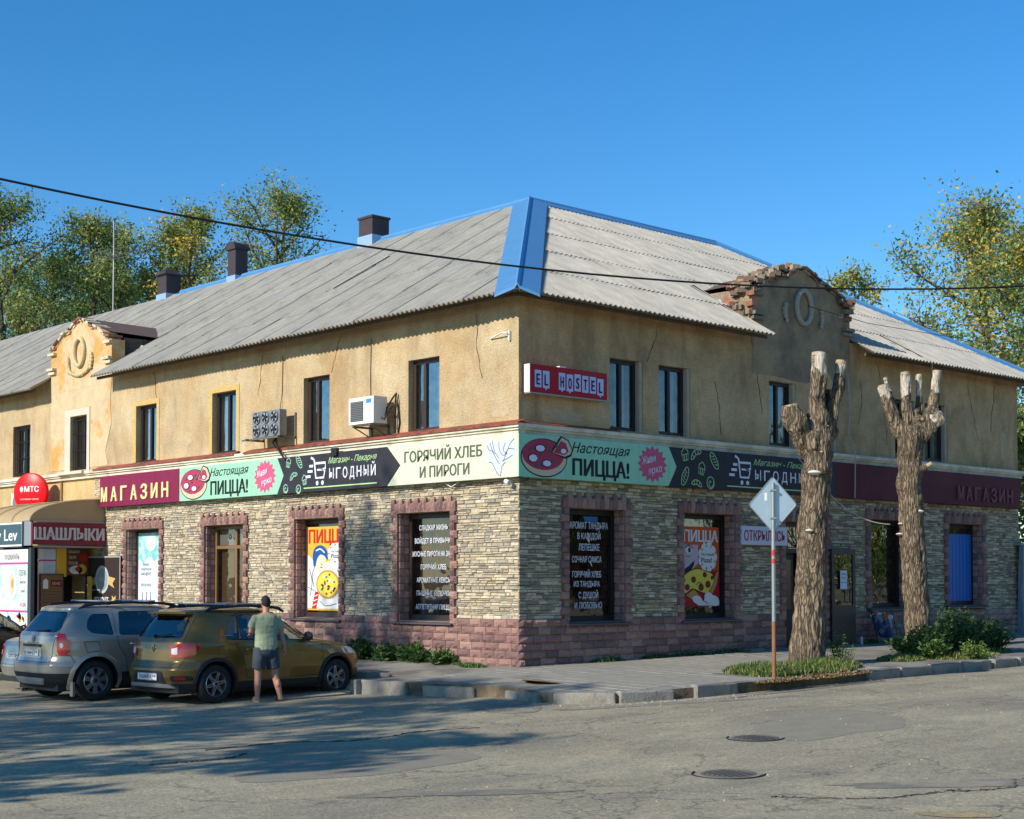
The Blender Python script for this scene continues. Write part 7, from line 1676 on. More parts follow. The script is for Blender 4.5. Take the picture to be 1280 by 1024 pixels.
def patch(S, kind, poly, eps, m, name, parent, side=-1, step=.05, thick=0, smooth=True):
    """panel laid on the car's skin; kind 'side' (x,z) | 'back' (y,z) | 'front' (y,z)"""
    vs, fs, bd = clipped(poly, step); f = {'side': lambda u, z, e: (u, side * (S.side(u, z) + e), z), 'back': lambda u, z, e: (S.back(u, z) - e, u, z), 'front': lambda u, z, e: (S.front(u, z) + e, u, z)}[kind]
    V = [f(u, z, eps) for u, z in vs]; F = list(fs)
    if thick:
        n = len(V); V += [f(u, z, eps - thick) for u, z in vs]; F += [(a, b, n + b, n + a) for a, b in bd]
    mb = MB(); mb.add(V, F, m); return mb.build(name, parent, smooth=35, fixn=True)
def seam(S, pts, parent, side=-1, r=.0045, kind='side', m=None, name='seam', mirror=False):
    mb = MB()
    for sd in ((-1, 1) if mirror else (side,)):
        P = []
        for (a, b), (c, d) in zip(pts[:-1], pts[1:]):
            k = max(2, int(math.dist((a, b), (c, d)) / .06))
            for i in range(k): t = i / k; P.append((a + (c - a) * t, b + (d - b) * t))
        P.append(pts[-1])
        f = (lambda u, z: (u, sd * S.side(u, z), z)) if kind == 'side' else (lambda u, z: (S.back(u, z), u, z))
        mb.tube([f(u, z) for u, z in P], r, m or M_RIMD, 4, caps=False)
    o = mb.build(name, parent); return o
def rounded(pts, r=.04, n=3):
    out = []; N = len(pts)
    for i in range(N):
        p, a, b = Vector(pts[i]), Vector(pts[i - 1]), Vector(pts[(i + 1) % N]); da, db = (a - p).normalized(), (b - p).normalized(); rr_ = min(r, (a - p).length * .4, (b - p).length * .4)
        for k in range(n + 1): t = k / n; q = (p + da * rr_) * (1 - t) ** 2 + p * 2 * t * (1 - t) + (p + db * rr_) * t * t; out.append(tuple(q))
    return out
def boolean(o, cutters, op='DIFFERENCE'):
    for c in cutters:
        md = o.modifiers.new('b', 'BOOLEAN'); md.operation = op; md.object = c; md.solver = 'EXACT'; md.material_mode = 'TRANSFER'
    dg = bpy.context.evaluated_depsgraph_get(); me = bpy.data.meshes.new_from_object(o.evaluated_get(dg)); o.modifiers.clear(); old = o.data; o.data = me; bpy.data.meshes.remove(old)
    for c in cutters: bpy.data.objects.remove(c)
def wheel(parent, x, y, r, w, style, rot0=0, name='wheel'):
    s = -1 if y < 0 else 1
    T0 = Matrix.Translation((x, y, r)) @ Matrix.Rotation(R(90 if s < 0 else -90), 4, 'X')   # local +z points outwards
    root = None
    rr_ = r * .66
    mb = MB(); pr = [(rr_ * .98, -w), (r * .93, -w), (r * .985, -w * .9), (r, -w * .7), (r, -w * .3), (r * .985, -w * .1), (r * .93, 0), (r * .82, .006), (rr_ + .012, .004), (rr_ * .99, -.012)]
    mb.lathe(pr, M_TYRE, 40, T0, closed=False); root = mb.build(name, parent, smooth=50)
    mb = MB(); mb.lathe([(rr_ * .99, -.012), (rr_ * .94, -.004), (rr_ * .90, -.02), (rr_ * .88, -w * .6)], M_RIM, 40, T0); rim = mb.build('rim', root, smooth=40)
    mb = MB(); mb.lathe([(.002, -w * .55), (rr_ * .9, -w * .55)], M_RIMD, 24, T0); mb.build('brake_disc', root)
    mb = MB()
    if style == 'star':
        for k in range(6):
            a = R(60 * k + rot0)
            for q in (-1, 1):
                d = Matrix.Rotation(a, 4, 'Z'); e = .022 * q
                mb.prism([(.03, e - .004 if q < 0 else e - .004), (.03, e + .010), (rr_ * .92, q * .012 + .010), (rr_ * .92, q * .012 - .008)], -.05, -.018, M_RIM, T0 @ d)
        mb.lathe([(.002, -.004), (.045, -.006), (.06, -.03), (.06, -.06)], M_RIM, 16, T0)
    elif style == 'chunk':
        mb.lathe([(.10, -.06), (.10, -.02), (.065, -.01), (.002, -.012)], M_RIM, 20, T0)
        for k in range(7):
            d = Matrix.Rotation(R(360 / 7 * k + rot0), 4, 'Z'); mb.prism([(.08, -.032), (.08, .032), (rr_ * .93, .045), (rr_ * .93, -.045)], -.06, -.016, M_RIM, T0 @ d)
    else:
        for k in range(5):
            d = Matrix.Rotation(R(72 * k + rot0), 4, 'Z'); mb.prism([(.03, -.03), (.03, .03), (rr_ * .93, .04), (rr_ * .93, -.04)], -.06, -.02, M_RIM, T0 @ d)
        mb.lathe([(.002, -.01), (.06, -.012), (.07, -.05)], M_RIM, 16, T0)
    mb.build('spoke', rim)['kind'] = 'stuff'
    mb = MB(); mb.lathe([(.002, .0), (.028, -.001), (.03, -.02)], M_RIMD, 12, T0); mb.build('hub_cap', rim)
    return root
def build_car(name, S, paint, label, group, pos, ang, wheels, wr, ww, style, glass, win_side, win_back, win_front, floor_z=.62, cab=(.9, 1.5), clad=.34, arch_r=None, arch_trim=None, cav=None, seats=True):
    root = empty(name, pos, ang); tag(root, label, 'car', group)
    body = bpy.data.objects.new('body', S.solid([paint, M_PLAS], mfn=lambda z: 1 if z < clad else 0)); COL.objects.link(body)
    cuts = []
    def cutter(me): o = bpy.data.objects.new('c', me); COL.objects.link(o); cuts.append(o)
    ar = arch_r or wr * 1.15
    for x in wheels:
        for s in (-1, 1):
            mb = MB(); y0, y1 = sorted((s * (S.w(.5) - .30), s * (S.w(.5) + .3))); n = 32
            c = [(x + ar * math.cos(2 * math.pi * k / n), wr + .01 + ar * math.sin(2 * math.pi * k / n)) for k in range(n)]
            mb.add([(a, y0, b) for a, b in c] + [(a, y1, b) for a, b in c], [tuple(range(n)), tuple(range(2 * n - 1, n - 1, -1))] + [(k, (k + 1) % n, n + (k + 1) % n, n + k) for k in range(n)], M_PLAS)
            o = mb.build('c'); cuts.append(o)
    # cabin cavity
    me = S.solid([M_INT], dw=.045, df=cav[0], dr=cav[1], z0=floor_z, z1=cab[1], N=80, zs=list(np.linspace(floor_z, cab[1], 14))); cutter(me)
    for q in win_side:
        mb = MB(); P = q; n = len(P); mb.add([(a, -1.2, b) for a, b in P] + [(a, 1.2, b) for a, b in P], [tuple(range(n)), tuple(range(2 * n - 1, n - 1, -1))] + [(k, (k + 1) % n, n + (k + 1) % n, n + k) for k in range(n)], M_PLAS); cuts.append(mb.build('c'))
    for q, x0, x1 in ((win_back, -.6, S.r(cab[1]) + .7), (win_front, S.f(cab[1]) - .7, S.f(.6) + .5)):
        mb = MB(); P = q; n = len(P); mb.add([(x0, a, b) for a, b in P] + [(x1, a, b) for a, b in P], [tuple(range(n)), tuple(range(2 * n - 1, n - 1, -1))] + [(k, (k + 1) % n, n + (k + 1) % n, n + k) for k in range(n)], M_PLAS); cuts.append(mb.build('c'))
    boolean(body, cuts); body.parent = root
    body.data.polygons.foreach_set('use_smooth', [True] * len(body.data.polygons)); body.data.set_sharp_from_angle(angle=R(38))
    for sd in (-1, 1):
        for q in win_side: patch(S, 'side', q, -.018, glass, 'side_window', root, sd, .1)
    patch(S, 'back', win_back, -.015, glass, 'rear_window', root, step=.08); patch(S, 'front', win_front, -.015, M_GLC, 'windscreen', root, step=.08)
    for i, x in enumerate(wheels):
        for s in (-1, 1): wheel(root, x, s * (S.w(.5) - .025), wr, ww, style, 12 + 25 * i)
    if arch_trim:
        for x in wheels:
            for s in (-1, 1):
                mb = MB(); A = [(x + (ar + .004) * math.cos(t), wr + .01 + (ar + .004) * math.sin(t)) for t in np.linspace(R(-25), R(205), 30)]; Bq = [(x + (ar + arch_trim) * math.cos(t), wr + .01 + (ar + arch_trim) * math.sin(t)) for t in np.linspace(R(-25), R(205), 30)]
                g = lambda p, e: (p[0], s * (S.side(p[0], max(S.z0, p[1])) + e), p[1])
                V = [g(p, .022) for p in A] + [g(p, .012) for p in Bq] + [g(p, -.03) for p in A] + [g(p, -.01) for p in Bq]; n = 30
                mb.add(V, [(k, k + 1, n + k + 1, n + k) for k in range(n - 1)] + [(k, k + 1, 2 * n + k + 1, 2 * n + k) for k in range(n - 1)] + [(n + k, n + k + 1, 3 * n + k + 1, 3 * n + k) for k in range(n - 1)], M_PLAS); mb.build('wheel_arch', root, smooth=50)
    mb = MB(); mb.box((wheels[0] - .5, -.5, .16), (wheels[1] + .4, .5, .3), M_INT); mb.build('underbody', root)
    if seats:
        for x, y in ((wheels[0] + .45, -.38), (wheels[0] + .45, .38), (wheels[1] - 1.05, -.38), (wheels[1] - 1.05, .38)):
            mb = MB(); mb.box((x - .1, y - .22, floor_z), (x + .06, y + .22, cab[1] - .42), M_SEAT); mb.lathe([(.002, -.09), (.09, -.08), (.12, 0), (.09, .09), (.002, .1)], M_SEAT, 12, Matrix.Translation((x - .06, y, cab[1] - .26)) @ Matrix.Scale(.5, 4, (1, 0, 0))); mb.build('seat', root)
        mb = MB(); mb.box((wheels[1] - .55, -.62, floor_z), (wheels[1] - .3, .62, floor_z + .28), M_INT); mb.build('dashboard', root)
        mb = MB(); T = Matrix.Translation((wheels[1] - .66, .38, floor_z + .3)) @ Matrix.Rotation(R(65), 4, 'Y'); mb.tube([T @ Vector((.18 * math.cos(t), .18 * math.sin(t), 0)) for t in np.linspace(0, 6.283, 20)], .016, M_INT, 5); mb.build('steering_wheel', root)
    return root
def side_mirror(root, x, y, z, m, s):
    mb = MB(); mb.lathe([(.002, -.10), (.07, -.08), (.085, 0), (.06, .08), (.002, .10)], m, 12, Matrix.Translation((x, y + s * .11, z)) @ Matrix.Scale(.55, 4, (1, 0, 0)) @ Matrix.Rotation(R(90), 4, 'X')); mb.box((x - .04, min(y, y + s * .08) - .02, z - .06), (x + .04, max(y, y + s * .08), z - .01), M_PLAS); mb.build('wing_mirror', root, smooth=60)
def handle(root, S, x, z, m, sides=(-1, 1)):
    for s in sides:
        y = s * S.side(x, z); mb = MB(); mb.tube([(x - .09, y, z), (x - .075, y + s * .03, z + .003), (x + .075, y + s * .03, z + .003), (x + .09, y, z)], .013, m, 6); mb.build('door_handle', root, smooth=60)
def plate(root, S, y, z, w=.52, h=.112, text='', off=.012, tilt=0):
    x = S.back(0, z) - off; r = MB(); T = Matrix.Translation((x, y, z)) @ Matrix.Rotation(R(-90), 4, 'Z') @ Matrix.Rotation(R(90), 4, 'X')
    r.prism([(-w / 2, -h / 2), (w / 2, -h / 2), (w / 2, h / 2), (-w / 2, h / 2)], -.01, 0, M_PLATE, T); pr = r.build('number_plate', root)
    p = Print(T); p.line([(-w / 2 + .008, -h / 2 + .008), (w / 2 - .008, -h / 2 + .008), (w / 2 - .008, h / 2 - .008), (-w / 2 + .008, h / 2 - .008)], .005, M_BLACK, 1, True)
    p.text(text, -.045, -.032, .066, M_BLACK, 1, w=w * .68, bold=.02); p.text('196', w * .38, -.005, .04, M_BLACK, 1, w=w * .15, bold=.02); p.line([(w * .28, -.05), (w * .28, .05)], .004, M_BLACK, 1)
    p.build('print', pr)
def place_text(root, body, x, y, z, h, m, w, rot_z=-90, face='back', shear=0):
    T = Matrix.Translation((x, y, z)) @ Matrix.Rotation(R(rot_z), 4, 'Z') @ Matrix.Rotation(R(90), 4, 'X'); p = Print(T); p.text(body, 0, 0, h, m, 0, w=w, bold=.02, shear=shear, ext=.002); p.build('badge', root)
def paint(name, col, met=.55):
    m = mat(name, col, rough=.32, metal=met, coat=.8, var=.05, vscale=6); return m
def carpos(px, Z, zg): v = Vector(cam.location) + RIGHT * ((px - 640) / 1910 * Z) + FWD * Z; return v.x, v.y, zg

# --- 1: olive-gold hatchback, tail towards the camera, x = 0 at its tail
P_GOLD = paint('paint_olive_gold', srgb(128, 102, 46))
S = CarShape(front=[(.19, 3.93), (.3, 4.04), (.45, 4.08), (.62, 4.07), (.72, 4.02), (.82, 3.90), (.90, 3.66), (.96, 3.34), (1.01, 3.02), (1.04, 2.86), (1.10, 2.76), (1.25, 2.55), (1.40, 2.33), (1.46, 2.22), (1.51, 2.05), (1.545, 1.80), (1.56, 1.5)],
             rear=[(.19, .13), (.30, .04), (.44, .0), (.56, .0), (.64, .05), (.70, .09), (.88, .10), (1.0, .12), (1.06, .16), (1.25, .30), (1.40, .42), (1.46, .46), (1.49, .44), (1.52, .52), (1.545, .75), (1.56, 1.1)],
             width=[(.19, .78), (.24, .82), (.36, .85), (.55, .866), (.80, .862), (.93, .85), (1.0, .83), (1.05, .80), (1.2, .74), (1.38, .66), (1.46, .61), (1.51, .55), (1.545, .44), (1.56, .30)])
win = [rounded([(.92, 1.10), (1.04, 1.03), (1.92, 1.0), (1.90, 1.44), (1.36, 1.44), (1.18, 1.37)], .04), rounded([(2.0, 1.0), (2.78, .995), (2.38, 1.38), (2.28, 1.43), (2.0, 1.44)], .03)]
wb = rounded([(-.60, 1.07), (.60, 1.07), (.50, 1.42), (-.50, 1.42)], .07); wf = rounded([(-.70, 1.06), (.70, 1.06), (.58, 1.44), (-.58, 1.44)], .06)
GX, GY = -5.71, 1.07
hd = R(5.2)
def local_origin(wx, wy, wheel_x, half, h):    # place so the right rear tyre stands at (wx, wy)
    return (wx - (math.cos(h) * wheel_x + math.sin(h) * half), wy - (math.sin(h) * wheel_x - math.cos(h) * half))
ox, oy = local_origin(GX, GY, .74, .85, hd)
g = build_car('parked_car', S, P_GOLD, 'olive-gold hatchback with roof bars and number plate, man standing at its door', 'cars parked nose to the kerb', (ox, oy, -.165), hd, (.74, 3.33), .318, .2, 'star', M_GLC, win, wb, wf, cab=(.9, 1.50), clad=.335, arch_trim=.055, cav=(.16, .16))
patch(S, 'side', [(1.93, .995), (2.0, .995), (2.0, 1.45), (1.92, 1.45)], .004, M_PLAS, 'door_pillar', g, -1); patch(S, 'side', [(1.93, .995), (2.0, .995), (2.0, 1.45), (1.92, 1.45)], .004, M_PLAS, 'door_pillar', g, 1)
seam(S, [(.96, 1.045), (2.82, .985)], g, mirror=True, r=.009, name='window_trim'); seam(S, [(1.18, 1.41), (1.36, 1.465), (1.95, 1.465), (2.3, 1.45), (2.82, .995)], g, mirror=True, r=.010, name='window_trim'); seam(S, [(1.24, 1.04), (1.28, 1.42)], g, mirror=True, r=.014, name='window_divider', m=M_PLAS)
seam(S, [(1.96, 1.0), (1.98, .7), (1.96, .4)], g, mirror=True); seam(S, [(1.10, 1.03), (1.22, .80), (1.30, .62), (1.34, .4), (1.96, .36), (2.9, .38), (3.0, .6), (2.98, .9), (2.84, .99)], g, mirror=True); seam(S, [(2.98, .9), (3.5, .88), (3.9, .80)], g, mirror=True)
seam(S, [(-.66, .62), (-.60, .60), (.60, .60), (.66, .62)], g, kind='back'); seam(S, [(-.66, .62), (-.70, .78), (-.66, 1.0), (-.56, 1.42)], g, kind='back'); seam(S, [(.66, .62), (.70, .78), (.66, 1.0), (.56, 1.42)], g, kind='back')
seam(S, [(.76, .93), (.98, .93), (.99, .74), (.77, .74), (.76, .93)], g, side=-1)
for s in (-1, 1):
    tl = wrap(S, [(11, .76), (10, .93), (30, .99), (58, .97), (52, .86), (44, .76)], .014, M_LRED, 'tail_lamp', g, s)
    wrap(S, [(13, .81), (12.5, .90), (22, .925), (22, .81)], .020, M_LWH, 'lamp_lens', tl, s)
    patch(S, 'back', rounded([(s * .56, .38), (s * .56, .47), (s * .78, .47), (s * .78, .39)], .03), .010, M_PLAS, 'fog_lamp_surround', g, thick=.02, step=.04)
    patch(S, 'back', rounded([(s * .62, .40), (s * .62, .45), (s * .74, .45), (s * .74, .405)], .02), .016, M_LRED, 'reflector', g, step=.03)
    patch(S, 'front', rounded([(s * .45, .70), (s * .45, .82), (s * .82, .84), (s * .83, .72)], .03), .01, M_LWH, 'head_lamp', g, thick=.02, step=.04)
    patch(S, 'side', rounded([(3.60, .74), (3.58, .84), (3.86, .82), (3.98, .74), (3.95, .70)], .03), .01, M_LWH, 'head_lamp', g, s, .04, .02)
patch(S, 'back', rounded([(-.45, .335), (.45, .335), (.36, .54), (-.36, .54)], .05), .008, M_PLAS, 'plate_recess', g, thick=.02)
patch(S, 'back', rounded([(-.62, .27), (.62, .27), (.52, .335), (-.52, .335)], .03), .026, M_SKID, 'skid_strip', g, thick=.04)
mb = MB(); mb.box((.12, -.66, .19), (.28, .66, .33), M_PLAS); mb.build('diffuser', g)
plate(g, S, 0, .445, text='У609ВХ', off=.022)
mb = MB(); x = S.back(0, .9); mb.tube([(x - .012, 0, .955), (x - .012, .032, .90), (x - .012, 0, .845), (x - .012, -.032, .90), (x - .012, 0, .955)], .009, M_CHR, 5); mb.build('emblem', g)
place_text(g, 'SANDERO', S.back(.42, .9) - .006, .40, .885, .045, M_CHR, .34, -90 ); place_text(g, 'STEPWAY', S.back(.42, .8) - .006, .22, .80, .028, M_CHR, .24, -90)
place_text(g, 'STEPWAY', 2.78, -(S.side(2.8, .9) + .004), .905, .028, M_CHR, .30, 0)
mb = MB(); x = S.back(0, 1.10); mb.tube([(x - .02, .02, 1.085), (x - .015, -.1, 1.10), (x + .0, -.38, 1.13)], .013, M_PLAS, 5); mb.lathe([(.002, .0), (.035, .0), (.035, .03)], M_PLAS, 10, Matrix.Translation((x - .01, .02, 1.085)) @ Matrix.Rotation(R(-90), 4, 'Y')); mb.build('rear_wiper', g)
mb = MB(); mb.box((.36, -.50, 1.455), (.62, .50, 1.49), P_GOLD); mb.build('spoiler', g, smooth=30)
def roof_rails(root, S, x0, x1, y, z, cross, mr, mc, h=.07):
    for s in (-1, 1):
        mb = MB(); pts = [(x0, s * y * .98, z - .02), (x0 + .12, s * y, z + h * .7), (x0 + .3, s * y, z + h), ((x0 + x1) / 2, s * (y + .01), z + h + .02), (x1 - .35, s * y, z + h), (x1 - .12, s * y, z + h * .55), (x1, s * y * .99, z - .03)]
        mb.tube(pts, [.02, .03, .024, .022, .024, .03, .02], mr, 8); mb.build('roof_rail', root, smooth=60)
    for x in cross:
        mb = MB(); mb.tube([(x, -y - .09, z + h + .045), (x, y + .09, z + h + .045)], .018, mc, 8, flat=.7)
        for s in (-1, 1): mb.box((x - .04, s * y - .04, z + h - .02), (x + .04, s * y + .04, z + h + .04), M_PLAS)
        mb.build('cross_bar', root)
roof_rails(g, S, .70, 2.35, .56, 1.50, (1.05, 1.85), M_PLAS, M_SKID, .06)
for s in (-1, 1): side_mirror(g, 2.62, s * .80, 1.05, M_PLAS, s)
handle(g, S, 1.42, .86, P_GOLD); handle(g, S, 2.10, .86, P_GOLD)
mb = MB(); mb.tube([(1.9, 0, 1.55), (1.80, 0, 1.72)], .006, M_PLAS, 5); mb.build('aerial', g)

# --- 2: beige-grey off-roader
P_GREY = paint('paint_beige_grey', srgb(168, 160, 146), .45)
S2c = CarShape(front=[(.23, 4.12), (.38, 4.26), (.55, 4.31), (.78, 4.30), (.88, 4.22), (.98, 4.0), (1.04, 3.6), (1.08, 3.2), (1.12, 3.0), (1.2, 2.90), (1.4, 2.66), (1.52, 2.48), (1.58, 2.33), (1.615, 2.1), (1.63, 1.7)],
             rear=[(.23, .16), (.33, .06), (.48, .0), (.62, .0), (.68, .06), (.75, .09), (1.0, .10), (1.1, .12), (1.2, .18), (1.4, .34), (1.52, .44), (1.56, .44), (1.59, .52), (1.615, .75), (1.63, 1.1)],
             width=[(.23, .82), (.30, .87), (.42, .90), (.60, .912), (.88, .912), (1.02, .895), (1.10, .87), (1.16, .83), (1.3, .78), (1.48, .70), (1.56, .64), (1.59, .58), (1.615, .46), (1.63, .3)])
win2 = [rounded([(.66, 1.22), (.74, 1.14), (1.14, 1.10), (1.10, 1.46), (.80, 1.46), (.70, 1.36)], .05), rounded([(1.24, 1.10), (2.04, 1.085), (2.02, 1.50), (1.30, 1.50)], .04), rounded([(2.13, 1.085), (3.0, 1.08), (2.62, 1.40), (2.50, 1.48), (2.12, 1.50)], .04)]
wb2 = rounded([(-.66, 1.16), (.66, 1.16), (.54, 1.50), (-.54, 1.50)], .08); wf2 = rounded([(-.74, 1.16), (.74, 1.16), (.60, 1.50), (-.60, 1.50)], .06)
hd2 = R(0.5); ox, oy = local_origin(-6.73, 3.20, .80, .89, hd2)
d = build_car('parked_car', S2c, P_GREY, 'beige-grey off-roader with black rear bumper and roof bars, second car from the man', 'cars parked nose to the kerb', (ox, oy, -.19), hd2, (.80, 3.47), .343, .215, 'chunk', M_GLT, win2, wb2, wf2, cab=(.9, 1.56), clad=.47, arch_r=.40, cav=(.18, .18))
seam(S2c, [(2.08, 1.09), (2.10, .8), (2.08, .42)], d, mirror=True); seam(S2c, [(1.18, 1.09), (1.22, .9), (1.34, .72), (1.38, .42)], d, mirror=True); seam(S2c, [(1.18, 1.52), (1.18, 1.09)], d, mirror=True); seam(S2c, [(3.05, 1.06), (3.14, .8), (3.10, .42)], d, mirror=True)
seam(S2c, [(.58, 1.0), (.84, 1.0), (.88, .84), (.64, .82), (.58, 1.0)], d, side=-1); seam(S2c, [(.12, .78), (.36, .78), (.44, .64)], d, mirror=True)
seam(S2c, [(-.60, .66), (.60, .66)], d, kind='back'); seam(S2c, [(-.60, .66), (-.62, .9), (-.66, 1.15), (-.56, 1.5)], d, kind='back'); seam(S2c, [(.60, .66), (.62, .9), (.66, 1.15), (.56, 1.5)], d, kind='back')
# flared arches in body colour
for x in (.80, 3.47):
    for s in (-1, 1):
        mb = MB(); ar = .40; n = 30; th = np.linspace(R(-20), R(200), n)
        A = [(x + (ar + .003) * math.cos(t), .353 + (ar + .003) * math.sin(t)) for t in th]; Bq = [(x + (ar + .075) * math.cos(t), .353 + (ar + .07) * math.sin(t)) for t in th]; C_ = [(x + (ar + .04) * math.cos(t), .353 + (ar + .04) * math.sin(t)) for t in th]
        gg = lambda p, e: (p[0], s * (S2c.side(max(.06, min(4.2, p[0])), max(S2c.z0, p[1])) + e), p[1])
        mb.add([gg(p, .020) for p in A] + [gg(p, .020) for p in C_] + [gg(p, .002) for p in Bq] + [gg(p, -.03) for p in A], [(k + o * n, k + 1 + o * n, (o + 1) * n + k + 1, (o + 1) * n + k) for k in range(n - 1) for o in (0, 1)] + [(k, k + 1, 3 * n + k + 1, 3 * n + k) for k in range(n - 1)], P_GREY); mb.build('wheel_arch', d, smooth=50)
for s in (-1, 1):
    tl = wrap(S2c, [(31, .78), (28, .86), (28, 1.08), (32, 1.15), (43, 1.14), (48, 1.0), (46, .84), (42, .78)], .016, M_LRED, 'tail_lamp', d, s)
    wrap(S2c, [(33, .91), (32.5, .96), (34, .99), (37.5, .985), (38, .93), (36, .90)], .022, M_LWH, 'lamp_lens', tl, s)
    patch(S2c, 'front', rounded([(s * .5, .78), (s * .5, .92), (s * .86, .94), (s * .87, .80)], .03), .01, M_LWH, 'head_lamp', d, thick=.02, step=.04)
    mb = MB(); mb.box((.36, s * .86 - .05, .10), (.40, s * .86 + .05, .34), mat('mud_flap', srgb(120, 116, 106), rough=.7)); mb.build('mud_flap', d)
patch(S2c, 'back', rounded([(-.40, .28), (.40, .28), (.52, .40), (-.52, .40)], .04), .03, M_SKID, 'skid_strip', d, thick=.05)
patch(S2c, 'back', rounded([(-.34, .72), (.34, .72), (.32, .90), (-.32, .90)], .03), .012, P_GREY, 'plate_surround', d, thick=.02)
mb = MB(); x = S2c.back(0, .93); mb.box((x - .035, -.30, .915), (x, .30, .955), M_PLAS); mb.build('hatch_handle', d)
plate(d, S2c, .02, .81, text='К184НО', off=.026)
mb = MB(); x = S2c.back(0, 1.05); mb.tube([(x - .012, 0, 1.105), (x - .012, .036, 1.04), (x - .012, 0, .975), (x - .012, -.036, 1.04), (x - .012, 0, 1.105)], .010, M_CHR, 5); mb.build('emblem', d)
place_text(d, 'DUSTER', S2c.back(.4, .95) - .012, 0, .965, .032, M_CHR, .4, -90)
mb = MB(); x = S2c.back(0, 1.2); mb.tube([(x - .02, .02, 1.17), (x - .02, -.1, 1.185), (x - .0, -.42, 1.20)], .014, M_PLAS, 5); mb.build('rear_wiper', d)
mb = MB(); mb.tube([(.3, .35, .16), (.06, .35, .16)], .03, M_CHR, 8); mb.build('exhaust', d); mb = MB(); mb.box((.2, -.7, .18), (.4, .7, .30), M_PLAS); mb.build('diffuser', d)
roof_rails(d, S2c, .62, 2.55, .60, 1.56, (1.15, 2.0), M_PLAS, M_SKID, .07)
for s in (-1, 1): side_mirror(d, 2.86, s * .85, 1.13, M_PLAS, s)
handle(d, S2c, 1.52, .95, P_GREY); handle(d, S2c, 2.32, .95, P_GREY)

# --- 3: silver saloon
P_SIL = paint('paint_silver', srgb(160, 160, 154), .6)
S3 = CarShape(front=[(.18, 4.35), (.32, 4.46), (.55, 4.48), (.68, 4.40), (.78, 4.1), (.84, 3.7), (.89, 3.35), (.93, 3.2), (1.1, 2.92), (1.28, 2.6), (1.36, 2.42), (1.41, 2.15), (1.43, 1.9)],
             rear=[(.18, .14), (.30, .04), (.46, .0), (.62, .04), (.84, .08), (.92, .12), (.96, .25), (.985, .55), (1.01, .80), (1.12, 1.02), (1.26, 1.26), (1.35, 1.42), (1.40, 1.56), (1.43, 1.75)],
             width=[(.18, .78), (.26, .83), (.42, .86), (.62, .868), (.82, .86), (.92, .835), (.98, .79), (1.1, .735), (1.28, .64), (1.36, .59), (1.41, .48), (1.43, .34)], n=5)
win3 = [rounded([(1.12, .98), (2.02, .955), (2.02, 1.32), (1.60, 1.32), (1.36, 1.22)], .04), rounded([(2.10, .955), (3.02, .95), (2.62, 1.24), (2.50, 1.31), (2.10, 1.32)], .04)]
wb3 = rounded([(-.62, 1.03), (.62, 1.03), (.50, 1.34), (-.50, 1.34)], .06); wf3 = rounded([(-.68, .98), (.68, .98), (.55, 1.34), (-.55, 1.34)], .06)
a3 = build_car('parked_car', S3, P_SIL, 'silver saloon cut by the left frame edge, red tail lamp showing beside the off-roader', 'cars parked nose to the kerb', (-6.85, 6.20, -.19), R(1), (.95, 3.55), .305, .19, 'five', M_GLC, win3, wb3, wf3, floor_z=.6, cab=(.8, 1.37), clad=.22, cav=(.15, .25))
for s in (-1, 1):
    tl = wrap(S3, [(13, .64), (12, .82), (30, .87), (50, .85), (52, .80), (44, .68)], .014, M_LRED, 'tail_lamp', a3, s)
    wrap(S3, [(15, .67), (15, .75), (26, .76), (26, .68)], .020, M_LWH, 'lamp_lens', tl, s)
seam(S3, [(1.08, .96), (1.2, .7), (1.35, .5), (1.4, .3)], a3, mirror=True); seam(S3, [(2.06, .96), (2.08, .6), (2.06, .3)], a3, mirror=True); seam(S3, [(-.7, .88), (-.5, .5), (.5, .5), (.7, .88)], a3, kind='back')
plate(a3, S3, 0, .66, text='О372ТР'); mb = MB(); mb.box((.05, -.7, .19), (.2, .7, .3), M_PLAS); mb.build('diffuser', a3)
for s in (-1, 1): side_mirror(a3, 2.85, s * .80, 1.0, P_SIL, s)
handle(a3, S3, 1.62, .84, P_SIL); handle(a3, S3, 2.42, .84, P_SIL)
# --- 4: dark hatchback beyond it
P_BLK = paint('paint_dark', srgb(34, 34, 36), .4)
b4 = build_car('parked_car', S, P_BLK, 'dark hatchback farthest left, only its roof showing above the silver saloon', 'cars parked nose to the kerb', (-7.9, 9.9, -.19), R(4), (.74, 3.33), .30, .19, 'five', M_GLC, win, wb, wf, cab=(.9, 1.50), clad=.25, cav=(.16, .16))
for s in (-1, 1):
    wrap(S, [(11, .76), (10, .93), (30, .99), (58, .97), (52, .86), (44, .76)], .014, M_LRED, 'tail_lamp', b4, s); side_mirror(b4, 2.62, s * .80, 1.05, P_BLK, s)
seam(S, [(1.96, 1.0), (1.98, .7), (1.96, .4)], b4, mirror=True); handle(b4, S, 1.42, .86, P_BLK); handle(b4, S, 2.10, .86, P_BLK)
seam(S, [(1.18, 1.41), (1.36, 1.465), (1.95, 1.465), (2.3, 1.45), (2.82, .995)], b4, mirror=True, r=.012, name='window_trim', m=M_CHR)

